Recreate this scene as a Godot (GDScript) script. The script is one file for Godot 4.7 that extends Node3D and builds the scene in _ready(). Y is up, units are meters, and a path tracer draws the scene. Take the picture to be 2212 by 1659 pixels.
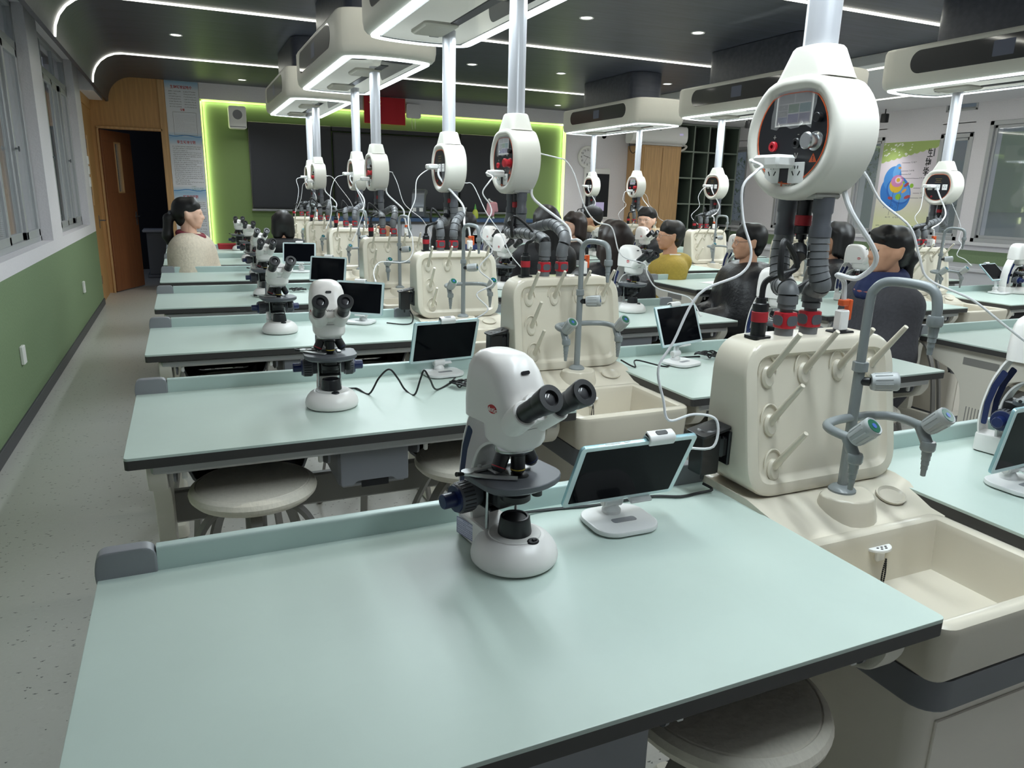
extends Node3D

# ---------------------------------------------------------------- mesh builder
class MB:
	var T := PackedVector3Array()
	var X := Transform3D.IDENTITY

	func emit(L: PackedVector3Array, flip: bool) -> void:
		if X.basis.determinant() < 0.0:
			flip = not flip
		for i in range(0, L.size(), 3):
			var a := X * L[i]
			var b := X * L[i + 1]
			var c := X * L[i + 2]
			if (b - a).cross(c - a).length_squared() < 1e-19:
				continue
			T.append(a)
			if flip:
				T.append(c)
				T.append(b)
			else:
				T.append(b)
				T.append(c)

	func loft(rings: Array, cap0 := true, cap1 := true, closed := true, force := 0) -> void:
		var L := PackedVector3Array()
		var n: int = rings[0].size()
		var m := n if closed else n - 1
		var mid := Vector3.ZERO
		for r in rings:
			for p in r:
				mid += p
		mid /= float(n * rings.size())
		for i in rings.size() - 1:
			var r0: PackedVector3Array = rings[i]
			var r1: PackedVector3Array = rings[i + 1]
			for j in m:
				var k := (j + 1) % n
				L.append(r0[j]); L.append(r0[k]); L.append(r1[k])
				L.append(r0[j]); L.append(r1[k]); L.append(r1[j])
		if cap0:
			cap(L, rings[0], true)
		if cap1:
			cap(L, rings[rings.size() - 1], false)
		var vol := 0.0
		for i in range(0, L.size(), 3):
			vol += (L[i] - mid).dot((L[i + 1] - mid).cross(L[i + 2] - mid))
		emit(L, vol < 0.0 if force == 0 else force < 0)

	func cap(L: PackedVector3Array, ring: PackedVector3Array, rev: bool) -> void:
		var nrm := Vector3.ZERO
		var n := ring.size()
		for i in n:
			nrm += (ring[i] - ring[0]).cross(ring[(i + 1) % n] - ring[0])
		var ax := nrm.abs().max_axis_index()
		var P := PackedVector2Array()
		for p in ring:
			P.append(Vector2(p.y, p.z) if ax == 0 else (Vector2(p.z, p.x) if ax == 1 else Vector2(p.x, p.y)))
		var sgn: float = nrm[ax]
		var I := Geometry2D.triangulate_polygon(P)
		for t in range(0, I.size(), 3):
			var a := P[I[t]]
			var s := (P[I[t + 1]] - a).cross(P[I[t + 2]] - a)
			var same := s * sgn > 0.0
			L.append(ring[I[t]])
			if same != rev:
				L.append(ring[I[t + 1]]); L.append(ring[I[t + 2]])
			else:
				L.append(ring[I[t + 2]]); L.append(ring[I[t + 1]])

	# box with chamfered edges, centre c, full size s
	func box(c: Vector3, s: Vector3, b := 0.0) -> void:
		var h := s * 0.5
		b = minf(b, minf(h.x, minf(h.y, h.z)) * 0.9)
		if b <= 0.0:
			var o := PackedVector2Array([Vector2(h.x, h.z), Vector2(-h.x, h.z), Vector2(-h.x, -h.z), Vector2(h.x, -h.z)])
			for i in 4:
				o[i] += Vector2(c.x, c.z)
			loft([up(o, c.y - h.y), up(o, c.y + h.y)])
			return
		loft([ring4(c, h.x - b, h.z - b, -h.y, b * 0.1), ring4(c, h.x, h.z, -h.y + b, b), ring4(c, h.x, h.z, h.y - b, b), ring4(c, h.x - b, h.z - b, h.y, b * 0.1)])

	func ring4(c: Vector3, x: float, z: float, y: float, b: float) -> PackedVector3Array:
		var R := PackedVector3Array()
		for q in [[1, -1, 0], [1, 1, 0], [1, 1, 1], [-1, 1, 1], [-1, 1, 0], [-1, -1, 0], [-1, -1, 1], [1, -1, 1]]:
			var qx: float = q[0]
			var qz: float = q[1]
			var on: float = q[2]
			R.append(c + Vector3(qx * (x - b * on), y, qz * (z - b * (1.0 - on))))
		return R

	# extrude outline (x, z) from y0 to y1 with bevel b0 at the bottom and b1 at the top
	func prism(o: PackedVector2Array, y0: float, y1: float, b0 := 0.0, b1 := 0.0) -> void:
		var rings := []
		if b0 > 0.0:
			rings.append(up(inset(o, b0), y0))
			rings.append(up(inset(o, b0 * 0.29), y0 + b0 * 0.29))
		rings.append(up(o, y0 + b0))
		rings.append(up(o, y1 - b1))
		if b1 > 0.0:
			rings.append(up(inset(o, b1 * 0.29), y1 - b1 * 0.29))
			rings.append(up(inset(o, b1), y1))
		loft(rings)

	# layers: array of [y, inset]
	func layers(o: PackedVector2Array, ls: Array, cap0 := true, cap1 := true, force := 0) -> void:
		var rings := []
		for l in ls:
			rings.append(up(inset(o, l[1]), l[0]))
		loft(rings, cap0, cap1, true, force)

	func up(o: PackedVector2Array, y: float) -> PackedVector3Array:
		var R := PackedVector3Array()
		for p in o:
			R.append(Vector3(p.x, y, p.y))
		return R

	func inset(o: PackedVector2Array, d: float) -> PackedVector2Array:
		if d == 0.0:
			return o
		var n := o.size()
		var area := 0.0
		for i in n:
			area += o[i].cross(o[(i + 1) % n])
		var sg := 1.0 if area > 0.0 else -1.0
		var R := PackedVector2Array()
		for i in n:
			var e0 := (o[i] - o[(i + n - 1) % n]).normalized()
			var e1 := (o[(i + 1) % n] - o[i]).normalized()
			var n0 := Vector2(-e0.y, e0.x) * sg
			var n1 := Vector2(-e1.y, e1.x) * sg
			var mm := (n0 + n1)
			var l := mm.length()
			if l < 1e-5:
				R.append(o[i])
				continue
			mm /= l
			R.append(o[i] + mm * d / maxf(mm.dot(n0), 0.4))
		return R

	func lathe(prof: Array, seg := 24, force := 0) -> void:
		var rings := []
		for p in prof:
			var R := PackedVector3Array()
			for j in seg:
				var a := TAU * j / seg
				R.append(Vector3(p.x * cos(a), p.y, p.x * sin(a)))
			rings.append(R)
		loft(rings, false, false, true, force)

	func cyl(r: float, y0: float, y1: float, seg := 20, b := 0.0, r1 := -1.0) -> void:
		if r1 < 0.0:
			r1 = r
		var pf := [Vector2(0, y0), Vector2(r - b, y0), Vector2(r, y0 + b), Vector2(r1, y1 - b), Vector2(r1 - b, y1), Vector2(0, y1)]
		if b == 0.0:
			pf = [Vector2(0, y0), Vector2(r, y0), Vector2(r1, y1), Vector2(0, y1)]
		lathe(pf, seg)

	# cylinder between two points
	func rod(a: Vector3, b: Vector3, r: float, seg := 12, r1 := -1.0, bev := 0.0) -> void:
		var old := X
		X = old * along(a, b)
		cyl(r, 0.0, a.distance_to(b), seg, bev, r1)
		X = old

	static func along(a: Vector3, b: Vector3) -> Transform3D:
		var y := (b - a).normalized()
		var x := y.cross(Vector3.FORWARD if absf(y.z) < 0.9 else Vector3.RIGHT).normalized()
		return Transform3D(Basis(x, y, x.cross(y)), a)

	func ball(c: Vector3, r: Vector3, seg := 16, rows := 9) -> void:
		var old := X
		X = old * Transform3D(Basis.from_scale(r), c)
		var pf := []
		for i in rows + 1:
			var a := -PI / 2 + PI * i / rows
			pf.append(Vector2(cos(a) if i > 0 and i < rows else 0.0, sin(a)))
		lathe(pf, seg)
		X = old

	func tube(path: PackedVector3Array, rad, seg := 8, caps := true) -> void:
		var n := path.size()
		var nrm := Vector3.ZERO
		var rings := []
		var L := PackedVector3Array()
		for i in n:
			var t := (path[mini(i + 1, n - 1)] - path[maxi(i - 1, 0)]).normalized()
			if i == 0:
				nrm = t.cross(Vector3.UP if absf(t.y) < 0.9 else Vector3.RIGHT).normalized()
			else:
				nrm = (nrm - t * nrm.dot(t)).normalized()
			var bi := t.cross(nrm)
			var r: float = rad if rad is float else rad[i]
			var R := PackedVector3Array()
			for j in seg:
				var a := TAU * j / seg
				R.append(path[i] + (nrm * cos(a) + bi * sin(a)) * r)
			rings.append(R)
		for i in n - 1:
			for j in seg:
				var k := (j + 1) % seg
				L.append(rings[i][j]); L.append(rings[i][k]); L.append(rings[i + 1][k])
				L.append(rings[i][j]); L.append(rings[i + 1][k]); L.append(rings[i + 1][j])
		if caps:
			for j in seg:
				var k := (j + 1) % seg
				L.append(path[0]); L.append(rings[0][k]); L.append(rings[0][j])
				L.append(path[n - 1]); L.append(rings[n - 1][j]); L.append(rings[n - 1][k])
		emit(L, false)

	# rectangle ribbon of given half width (along side) and half thickness along a path
	func strap(path: PackedVector3Array, side: Vector3, w: float, th: float) -> void:
		var rings := []
		var n := path.size()
		for i in n:
			var t := (path[mini(i + 1, n - 1)] - path[maxi(i - 1, 0)]).normalized()
			var s := (side - t * side.dot(t)).normalized()
			var u := t.cross(s)
			rings.append(PackedVector3Array([path[i] + s * w + u * th, path[i] - s * w + u * th, path[i] - s * w - u * th, path[i] + s * w - u * th]))
		loft(rings, true, true)

	func mesh(crease := 38.0) -> ArrayMesh:
		var n := T.size()
		var fn := PackedVector3Array()
		var un := PackedVector3Array()
		var ids := PackedInt32Array()
		ids.resize(n)
		var look := {}
		var adj: Array[PackedInt32Array] = []
		for i in range(0, n, 3):
			var f := (T[i + 1] - T[i]).cross(T[i + 2] - T[i])
			fn.append(f)
			un.append(f.normalized())
			for k in 3:
				var p := T[i + k] * 30000.0
				var key := Vector3i(roundi(p.x), roundi(p.y), roundi(p.z))
				var id: int = look.get(key, -1)
				if id < 0:
					id = adj.size()
					look[key] = id
					adj.append(PackedInt32Array())
				ids[i + k] = id
				adj[id].append(i / 3)
		var ct := cos(deg_to_rad(crease))
		var V := PackedVector3Array()
		var N := PackedVector3Array()
		V.resize(n)
		N.resize(n)
		for i in n:
			var t := i / 3
			var s := Vector3.ZERO
			var u := un[t]
			for o in adj[ids[i]]:
				if un[o].dot(u) > ct:
					s += fn[o]
			var q: int = t * 3 + [0, 2, 1][i % 3]
			V[q] = T[i]
			N[q] = s.normalized()
		var A := []
		A.resize(Mesh.ARRAY_MAX)
		A[Mesh.ARRAY_VERTEX] = V
		A[Mesh.ARRAY_NORMAL] = N
		var M := ArrayMesh.new()
		M.add_surface_from_arrays(Mesh.PRIMITIVE_TRIANGLES, A)
		return M


# ---------------------------------------------------------------- outlines and paths
func rrect(w: float, h: float, r: float, n := 5, c := Vector2.ZERO) -> PackedVector2Array:
	var o := PackedVector2Array()
	for q in 4:
		var cx := (w / 2 - r) * (1 if q == 0 or q == 3 else -1)
		var cy := (h / 2 - r) * (1 if q < 2 else -1)
		for i in n + 1:
			var a := PI / 2 * (q + float(i) / n)
			o.append(c + Vector2(cx + r * cos(a), cy + r * sin(a)))
	return o

func ellipse(a: float, b: float, n := 24, c := Vector2.ZERO) -> PackedVector2Array:
	var o := PackedVector2Array()
	for i in n:
		o.append(c + Vector2(a * cos(TAU * i / n), b * sin(TAU * i / n)))
	return o

func poly(a: Array) -> PackedVector2Array:
	var o := PackedVector2Array()
	for i in range(0, a.size(), 2):
		o.append(Vector2(a[i], a[i + 1]))
	return o

# round the corners of a polygon with radius r
func rounded(o: PackedVector2Array, r: float, n := 4) -> PackedVector2Array:
	var R := PackedVector2Array()
	var c := o.size()
	for i in c:
		var p := o[i]
		var a := o[(i + c - 1) % c] - p
		var b := o[(i + 1) % c] - p
		var d := minf(r, minf(a.length(), b.length()) * 0.45)
		var p0 := p + a.normalized() * d
		var p1 := p + b.normalized() * d
		for k in n + 1:
			var t := float(k) / n
			R.append(p0 * (1 - t) * (1 - t) + p * 2 * t * (1 - t) + p1 * t * t)
	return R

func spl(pts: Array, n := 8) -> PackedVector3Array:
	var P := PackedVector3Array()
	var c := pts.size()
	for i in c - 1:
		var p0: Vector3 = pts[maxi(i - 1, 0)]
		var p1: Vector3 = pts[i]
		var p2: Vector3 = pts[i + 1]
		var p3: Vector3 = pts[mini(i + 2, c - 1)]
		for k in n:
			P.append(p1.cubic_interpolate(p2, p0, p3, float(k) / n))
	P.append(pts[c - 1])
	return P

func v(x: float, y: float, z: float) -> Vector3:
	return Vector3(x, y, z)

func turn(ax: String, deg: float, at := Vector3.ZERO) -> Transform3D:
	var d := deg_to_rad(deg)
	return Transform3D(Basis(Vector3.RIGHT if ax == "x" else (Vector3.UP if ax == "y" else Vector3.BACK), d), at)

# ---------------------------------------------------------------- naming
var used := {}

func numbered(called: String) -> String:
	var k: int = used.get(called, 0)
	used[called] = k + 1
	return called if k == 0 else "%s_%03d" % [called, k]

func tag(o: Node, label: String, category: String, group := "") -> Node:
	o.set_meta("label", label)
	o.set_meta("category", category)
	if group != "":
		o.set_meta("group", group)
	return o

func thing(called: String, label: String, category: String, at := Vector3.ZERO, yaw := 0.0, group := "") -> Node3D:
	var o := Node3D.new()
	o.name = numbered(called)
	add_child(o)
	o.position = at
	o.rotation.y = deg_to_rad(yaw)
	tag(o, label, category, group)
	return o

func put(called: String, me: Mesh, m: Material, parent: Node = null) -> MeshInstance3D:
	var o := MeshInstance3D.new()
	o.mesh = me
	o.material_override = m
	if parent == null:
		o.name = numbered(called)
		add_child(o)
	else:
		var nm := called
		var k := 0
		while parent.has_node(nm):
			k += 1
			nm = "%s_%03d" % [called, k]
		o.name = nm
		parent.add_child(o)
	return o

func obj(called: String, b: MB, m: Material, parent: Node = null, crease := 38.0) -> MeshInstance3D:
	return put(called, b.mesh(crease), m, parent)

func struct(called: String, b: MB, m: Material, parent: Node = null) -> MeshInstance3D:
	var o := obj(called, b, m, parent)
	if parent == null:
		o.set_meta("kind", "structure")
	return o

func dup(src: Node3D, called: String, label: String, category: String, at: Vector3, yaw := 0.0, group := "") -> Node3D:
	var o: Node3D = src.duplicate()
	o.name = numbered(called)
	add_child(o)
	o.position = at
	o.rotation = Vector3(0, deg_to_rad(yaw), 0)
	tag(o, label, category, group)
	return o

func text(s: String, size: float, depth := 0.001) -> TextMesh:
	var t := TextMesh.new()
	t.text = s
	t.font_size = 32
	t.pixel_size = size / 32.0
	t.depth = depth
	t.curve_step = 1.0
	return t

# a flat sheet with texture coordinates, lower-left corner a, u along ux, v along uy
func sheet(a: Vector3, ux: Vector3, uy: Vector3) -> ArrayMesh:
	var A := []
	A.resize(Mesh.ARRAY_MAX)
	var nn := ux.cross(uy).normalized()
	A[Mesh.ARRAY_VERTEX] = PackedVector3Array([a, a + uy, a + ux + uy, a, a + ux + uy, a + ux])
	A[Mesh.ARRAY_NORMAL] = PackedVector3Array([nn, nn, nn, nn, nn, nn])
	A[Mesh.ARRAY_TEX_UV] = PackedVector2Array([Vector2(0, 1), Vector2(0, 0), Vector2(1, 0), Vector2(0, 1), Vector2(1, 0), Vector2(1, 1)])
	var M := ArrayMesh.new()
	M.add_surface_from_arrays(Mesh.PRIMITIVE_TRIANGLES, A)
	return M

# ---------------------------------------------------------------- materials
var M := {}

func mk(nm: String, hex: String, rough := 0.5, metal := 0.0) -> StandardMaterial3D:
	var m := StandardMaterial3D.new()
	m.resource_name = nm
	m.albedo_color = Color(hex)
	m.roughness = rough
	m.metallic = metal
	M[nm] = m
	return m

func glow(nm: String, hex: String, e: float) -> StandardMaterial3D:
	var m := mk(nm, "ffffff", 0.6)
	m.emission_enabled = true
	m.emission = Color(hex)
	m.emission_energy_multiplier = e
	return m

func img_mat(nm: String, im: Image, rough := 0.5) -> StandardMaterial3D:
	var m := mk(nm, "ffffff", rough)
	m.albedo_texture = ImageTexture.create_from_image(im)
	return m

func grain(m: StandardMaterial3D, sc: Vector3, amount: float, freq := 0.02, seed := 1, bump := 0.0) -> void:
	# gentle tone variation, world triplanar
	var nz := FastNoiseLite.new()
	nz.seed = seed
	nz.frequency = freq
	nz.fractal_octaves = 4
	var t := NoiseTexture2D.new()
	t.width = 256
	t.height = 256
	t.seamless = true
	t.noise = nz
	var g := Gradient.new()
	var a := 1.0 - amount
	g.set_color(0, Color(a, a, a))
	g.set_color(1, Color(1, 1, 1))
	t.color_ramp = g
	m.albedo_texture = t
	m.uv1_triplanar = true
	m.uv1_world_triplanar = true
	m.uv1_scale = sc
	if bump > 0.0:
		var b := NoiseTexture2D.new()
		b.width = 256
		b.height = 256
		b.seamless = true
		b.noise = nz
		b.as_normal_map = true
		b.bump_strength = bump
		m.normal_enabled = true
		m.normal_texture = b

func floor_image() -> Image:
	var im := Image.create(1024, 1024, false, Image.FORMAT_RGB8)
	im.fill(Color("c6c5c0"))
	var r := RandomNumberGenerator.new()
	r.seed = 11
	for i in 9000:
		var x := r.randi_range(0, 1010)
		var y := r.randi_range(0, 1010)
		var t := r.randf_range(-0.022, 0.022)
		im.fill_rect(Rect2i(x, y, r.randi_range(2, 9), r.randi_range(2, 5)), Color(0.775 + t, 0.772 + t, 0.752 + t))
	for i in 620:
		var x := r.randi_range(4, 1000)
		var y := r.randi_range(4, 1010)
		var l := r.randi_range(2, 11)
		var t := r.randf_range(0.2, 0.36)
		var sl := r.randf_range(-0.4, 0.4)
		for k in l:
			var hh := 1 + int(2.2 * sin(PI * (k + 0.5) / l))
			im.fill_rect(Rect2i(mini(x + k, 1020), clampi(y + int(k * sl), 0, 1018), 1, hh), Color(t, t, t))
	return im

func materials() -> void:
	var m := mk("mint laminate", "c0d0c8", 0.4)
	grain(m, Vector3(0.7, 0.7, 0.7), 0.035, 0.01, 3)
	mk("dark core", "3b3a39", 0.5)
	mk("mint rail", "b4c6c2", 0.38, 0.15)
	mk("rail cap", "84868b", 0.42)
	mk("aluminium", "c3c5c6", 0.38, 0.55)
	mk("warm white", "e0dcd0", 0.42)
	mk("beam grey", "8b8985", 0.5)
	mk("shell grey", "77797f", 0.45)
	mk("shell black", "121216", 0.6)
	mk("drawer grey", "84868c", 0.45)
	mk("seat cream", "ece5d6", 0.5)
	grain(M["seat cream"], Vector3(6, 6, 6), 0.05, 0.05, 4, 1.2)
	mk("leg grey", "85827f", 0.42, 0.2)
	mk("sink cream", "d6cfbf", 0.2)
	mk("sink cabinet", "e6dfd3", 0.4)
	mk("sink band", "6d6f75", 0.45)
	mk("tap grey", "868c8e", 0.25)
	mk("tap knob", "a9adae", 0.35)
	mk("tap green", "1f5a45", 0.2)
	mk("tap blue", "2a55a8", 0.3)
	mk("black plastic", "17181b", 0.32)
	mk("black rubber", "101012", 0.45)
	mk("scope white", "e4e1de", 0.3)
	mk("scope light", "d2d0cc", 0.35)
	mk("scope grey", "55575d", 0.42)
	mk("scope black", "15161a", 0.35)
	mk("scope blue", "16234f", 0.3)
	mk("silver", "b9bbbd", 0.25, 0.9)
	mk("red", "b51f2c", 0.35)
	mk("red matt", "a81e2a", 0.55)
	mk("yellow band", "c9b23c", 0.4)
	mk("white", "eeeeec", 0.4)
	mk("white matt", "e8e8e6", 0.6)
	mk("ink", "1c1c20", 0.6)
	var l := mk("lens", "0c0a14", 0.05)
	l.clearcoat_enabled = true
	mk("tablet rim", "cfe0e2", 0.3, 0.3)
	mk("tablet edge", "9cc3cc", 0.25, 0.5)
	var s := mk("tablet glass", "0a0c10", 0.08)
	s.metallic_specular = 0.18
	mk("stand white", "e3e3e2", 0.33)
	mk("drum white", "dedbd2", 0.42)
	mk("drum grey", "a6a59f", 0.45)
	mk("orange", "d25a2a", 0.4)
	mk("panel black", "15171d", 0.3)
	mk("canopy white", "dad8d0", 0.45)
	mk("canopy under", "bfc1c1", 0.5)
	mk("canopy cover", "b3b0a5", 0.5)
	var cp := mk("canopy panel", "10131c", 0.06)
	cp.clearcoat_enabled = true
	mk("pole alu", "c6c7cd", 0.33, 0.35)
	mk("hose grey", "696b6e", 0.42)
	mk("hose inner", "2d5fa8", 0.4)
	mk("brass", "8f7a4c", 0.4, 0.6)
	mk("cable white", "e2e2e4", 0.35)
	mk("ceiling dark", "4a4d5a", 0.42)
	grain(M["ceiling dark"], Vector3(0.25, 3.0, 3.0), 0.22, 0.02, 7)
	mk("ceiling white", "d9d9dc", 0.7)
	mk("wall white", "ece9ee", 0.8)
	grain(M["wall white"], Vector3(3, 3, 3), 0.025, 0.06, 9, 0.6)
	mk("wall green", "809672", 0.8)
	grain(M["wall green"], Vector3(3, 3, 3), 0.05, 0.06, 10, 0.6)
	mk("feature green", "748c58", 0.75)
	mk("board", "1b1d25", 0.42)
	mk("board screen", "2b2d35", 0.3)
	mk("baseboard", "4b4b50", 0.5)
	mk("wood pale", "d3aa78", 0.5)
	grain(M["wood pale"], Vector3(6, 0.35, 6), 0.12, 0.02, 12)
	mk("wood door", "cfa068", 0.5)
	grain(M["wood door"], Vector3(6, 0.35, 6), 0.12, 0.02, 13)
	mk("wood brown", "96603e", 0.5)
	grain(M["wood brown"], Vector3(6, 0.35, 6), 0.15, 0.02, 14)
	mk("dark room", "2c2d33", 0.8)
	mk("frame alu", "b9bbbe", 0.4, 0.3)
	mk("frame grey", "7c7d80", 0.5)
	var g := mk("pane", "eef4f4", 0.03)
	g.transparency = BaseMaterial3D.TRANSPARENCY_ALPHA
	g.albedo_color = Color(0.9, 0.95, 0.95, 0.12)
	var fm := mk("film", "ffffff", 0.12)
	fm.transparency = BaseMaterial3D.TRANSPARENCY_ALPHA
	fm.albedo_color = Color(1, 1, 1, 0.1)
	mk("shelf green", "5d6a60", 0.6)
	mk("shelf dark", "2d342f", 0.7)
	mk("shelf pale", "8d988c", 0.6)
	mk("gold", "c9a13a", 0.5)
	mk("flag red", "c2202e", 0.7)
	mk("flag star", "e8c93c", 0.6)
	mk("bench blue", "3b5578", 0.35)
	mk("bench white", "c9cad0", 0.5)
	mk("letter grey", "8f9096", 0.6)
	mk("tile pale", "cfd0b8", 0.4)
	mk("grout", "8f927f", 0.8)
	mk("outside grey", "8b939b", 0.7)
	mk("leaf", "2e5226", 0.7)
	mk("outside wall", "c7bdb9", 0.9)
	mk("pink towel", "d39aa0", 0.9)
	mk("bottle green", "4fa33c", 0.35)
	mk("soap", "b7c24a", 0.2)
	mk("grey metal", "70747a", 0.35, 0.5)
	mk("hair black", "100e10", 0.45)
	mk("hair brown", "231815", 0.42)
	mk("skin", "d3a183", 0.55)
	mk("skin pale", "deb39b", 0.55)
	mk("lips", "a5605a", 0.5)
	mk("cloth cream", "d9ccb8", 0.8)
	mk("cloth red", "a51722", 0.75)
	mk("cloth wine", "7d2a37", 0.85)
	mk("cloth navy", "1d2b56", 0.8)
	mk("cloth black", "15161b", 0.62)
	mk("cloth puffer", "17181d", 0.4)
	mk("cloth mustard", "b39a3e", 0.75)
	mk("cloth grey", "4c4c52", 0.95)
	mk("cloth jean", "23262f", 0.9)
	mk("cloth white", "d8d4cc", 0.85)
	mk("fur", "b8a384", 1.0)
	mk("bag tan", "b4835f", 0.5)
	mk("bag wine", "5a1a24", 0.45)
	var fl := img_mat("floor vinyl", floor_image(), 0.34)
	fl.uv1_triplanar = true
	fl.uv1_world_triplanar = true
	fl.uv1_scale = Vector3(0.75, 0.75, 0.75)
	for nm in ["cloth cream", "cloth puffer", "cloth mustard", "cloth black", "cloth grey", "cloth red"]:
		grain(M[nm], Vector3(5, 5, 5), 0.12, 0.03, 21, 2.0)

# ---------------------------------------------------------------- drawn lettering (strokes on a 10 x 10 grid)
const GLYPH := {
	"生": "2014 1282 2575 0999 5059", "物": "1013 0343 2029 0746 6053 53929777 7357 8458", "实": "4151 03019193 2334 1444 0797 5337 5799",
	"验": "01313505 35494938 7043 7095 5484 5565 6577 8577 5999", "室": "4151 03019193 1484 4425258 5 1797 5559 0999", "简": "1003 1242 6053 6292 0509 04949969 35656838 3565",
	"介": "5005 5095 3439 6469", "学": "1022 4052 8062 04039394 25757546 46595939 0797", "守": "4151 03019193 1585 65696949 3647", "则": "00404606 0006 2124 2649 2609 6066 80898969",
	"规": "0141 0444 202409 2449 50909555 50 7255 7579 7999", "让": "0022 04242939 5059 5484 4999", "上": "4049 4484 0999", "好": "201849 301809 0343 5090 9064 6469 6949 5494",
	"一": "0595", "堂": "5053 1122 8162 03039394 25656727 25 1888 4849 0999", "课": "0121 04242939 40909444 40 4292 6069 4696 6638 6698",
	"0": "306082876939171230", ".": "48595848", "1": "31504959", "2": "12206071831999", "-": "2575", "+": "2575 5258", "V": "104990",
}

func stroke(im: Image, a: Vector2, b: Vector2, th: float, c: Color) -> void:
	var n := int(a.distance_to(b) / maxf(th * 0.5, 0.7)) + 1
	var w := maxi(1, int(round(th)))
	for i in n + 1:
		var p := a.lerp(b, float(i) / n) - Vector2(w, w) * 0.5
		im.fill_rect(Rect2i(int(round(p.x)), int(round(p.y)), w, w), c)

func glyph(im: Image, ch: String, x: float, y: float, sx: float, sy: float, th: float, c: Color) -> void:
	var s: String = GLYPH.get(ch, "1191 9199 9919 1911")
	for part in s.split(" "):
		for i in range(0, part.length() - 3, 2):
			stroke(im, Vector2(x + part[i].to_int() * sx / 9.0, y + part[i + 1].to_int() * sy / 9.0), Vector2(x + part[i + 2].to_int() * sx / 9.0, y + part[i + 3].to_int() * sy / 9.0), th, c)

func words(im: Image, s: String, x: float, y: float, sz: float, gap: float, th: float, c: Color) -> void:
	for i in s.length():
		glyph(im, s[i], x + i * (sz + gap), y, sz, sz, th, c)

# lines of small print, too small to read in the photograph
func small_print(im: Image, x: int, y: int, w: int, h: int, pitch: int, ch: int, c: Color, r: RandomNumberGenerator) -> void:
	var yy := y
	while yy < y + h:
		var xx := x
		var stop := x + w if r.randf() < 0.75 else x + int(w * r.randf_range(0.3, 0.9))
		while xx < stop:
			for k in 4:
				if r.randf() < 0.5:
					im.fill_rect(Rect2i(xx + r.randi_range(0, ch / 2), yy + r.randi_range(0, ch - 2), r.randi_range(2, ch - 1), 1), c)
				else:
					im.fill_rect(Rect2i(xx + r.randi_range(0, ch - 2), yy, 1, r.randi_range(ch / 2, ch)), c)
			xx += ch + 1
		yy += pitch

func dot(im: Image, c: Vector2, a: float, b: float, col: Color, rot := 0.0) -> void:
	var R := int(maxf(a, b)) + 1
	for y in range(-R, R + 1):
		for x in range(-R, R + 1):
			var p := Vector2(x, y).rotated(-rot)
			if p.x * p.x / (a * a) + p.y * p.y / (b * b) <= 1.0:
				var q := Vector2i(int(c.x) + x, int(c.y) + y)
				if q.x >= 0 and q.y >= 0 and q.x < im.get_width() and q.y < im.get_height():
					im.set_pixelv(q, col)

func rules_image() -> Image:
	var W := 300
	var H := 1500
	var im := Image.create(W, H, false, Image.FORMAT_RGB8)
	var r := RandomNumberGenerator.new()
	r.seed = 5
	var tops := [0, 440, 880, H]
	for s in 3:
		var a: int = tops[s]
		var b: int = tops[s + 1]
		for y in range(a, b):
			var t := float(y - a) / (b - a)
			var k := clampf(1.0 - t * 7.0, 0, 1) + clampf((t - 0.9) * 8.0, 0, 1)
			im.fill_rect(Rect2i(0, y, W, 1), Color("dfe3ec").lerp(Color("7fb4dd"), k * 0.75))
		for x in W:
			im.fill_rect(Rect2i(x, b - 16 + int(6 * sin(x * 0.03 + s)), 1, 7), Color("3f83c4"))
	var red := Color("b02a30")
	words(im, "生物实验室简介", 50, 34, 22, 6, 3, red)
	small_print(im, 30, 76, 105, 130, 20, 9, Color("24262c"), r)
	small_print(im, 165, 76, 110, 130, 20, 9, Color("24262c"), r)
	words(im, "守则", 125, 214, 15, 6, 3, red)
	for q in [[52, 240, 210, 2], [52, 420, 210, 2], [52, 240, 2, 182], [262, 240, 2, 182]]:
		im.fill_rect(Rect2i(q[0], q[1], q[2], q[3]), Color("50525a"))
	small_print(im, 70, 262, 176, 130, 14, 8, Color("c3c7d0"), r)
	words(im, "学生实验守则", 70, 466, 22, 7, 3, red)
	for k in 5:
		small_print(im, 24, 510 + k * 64, 252, 52, 16, 9, Color("2a2c33"), r)
	small_print(im, 170, 832, 100, 30, 14, 8, Color("2f6a4a"), r)
	words(im, "实验室规则", 84, 910, 22, 7, 3, red)
	for k in 8:
		small_print(im, 24, 952 + k * 64, 252, 52, 15, 9, Color("2a2c33"), r)
	return im

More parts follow.
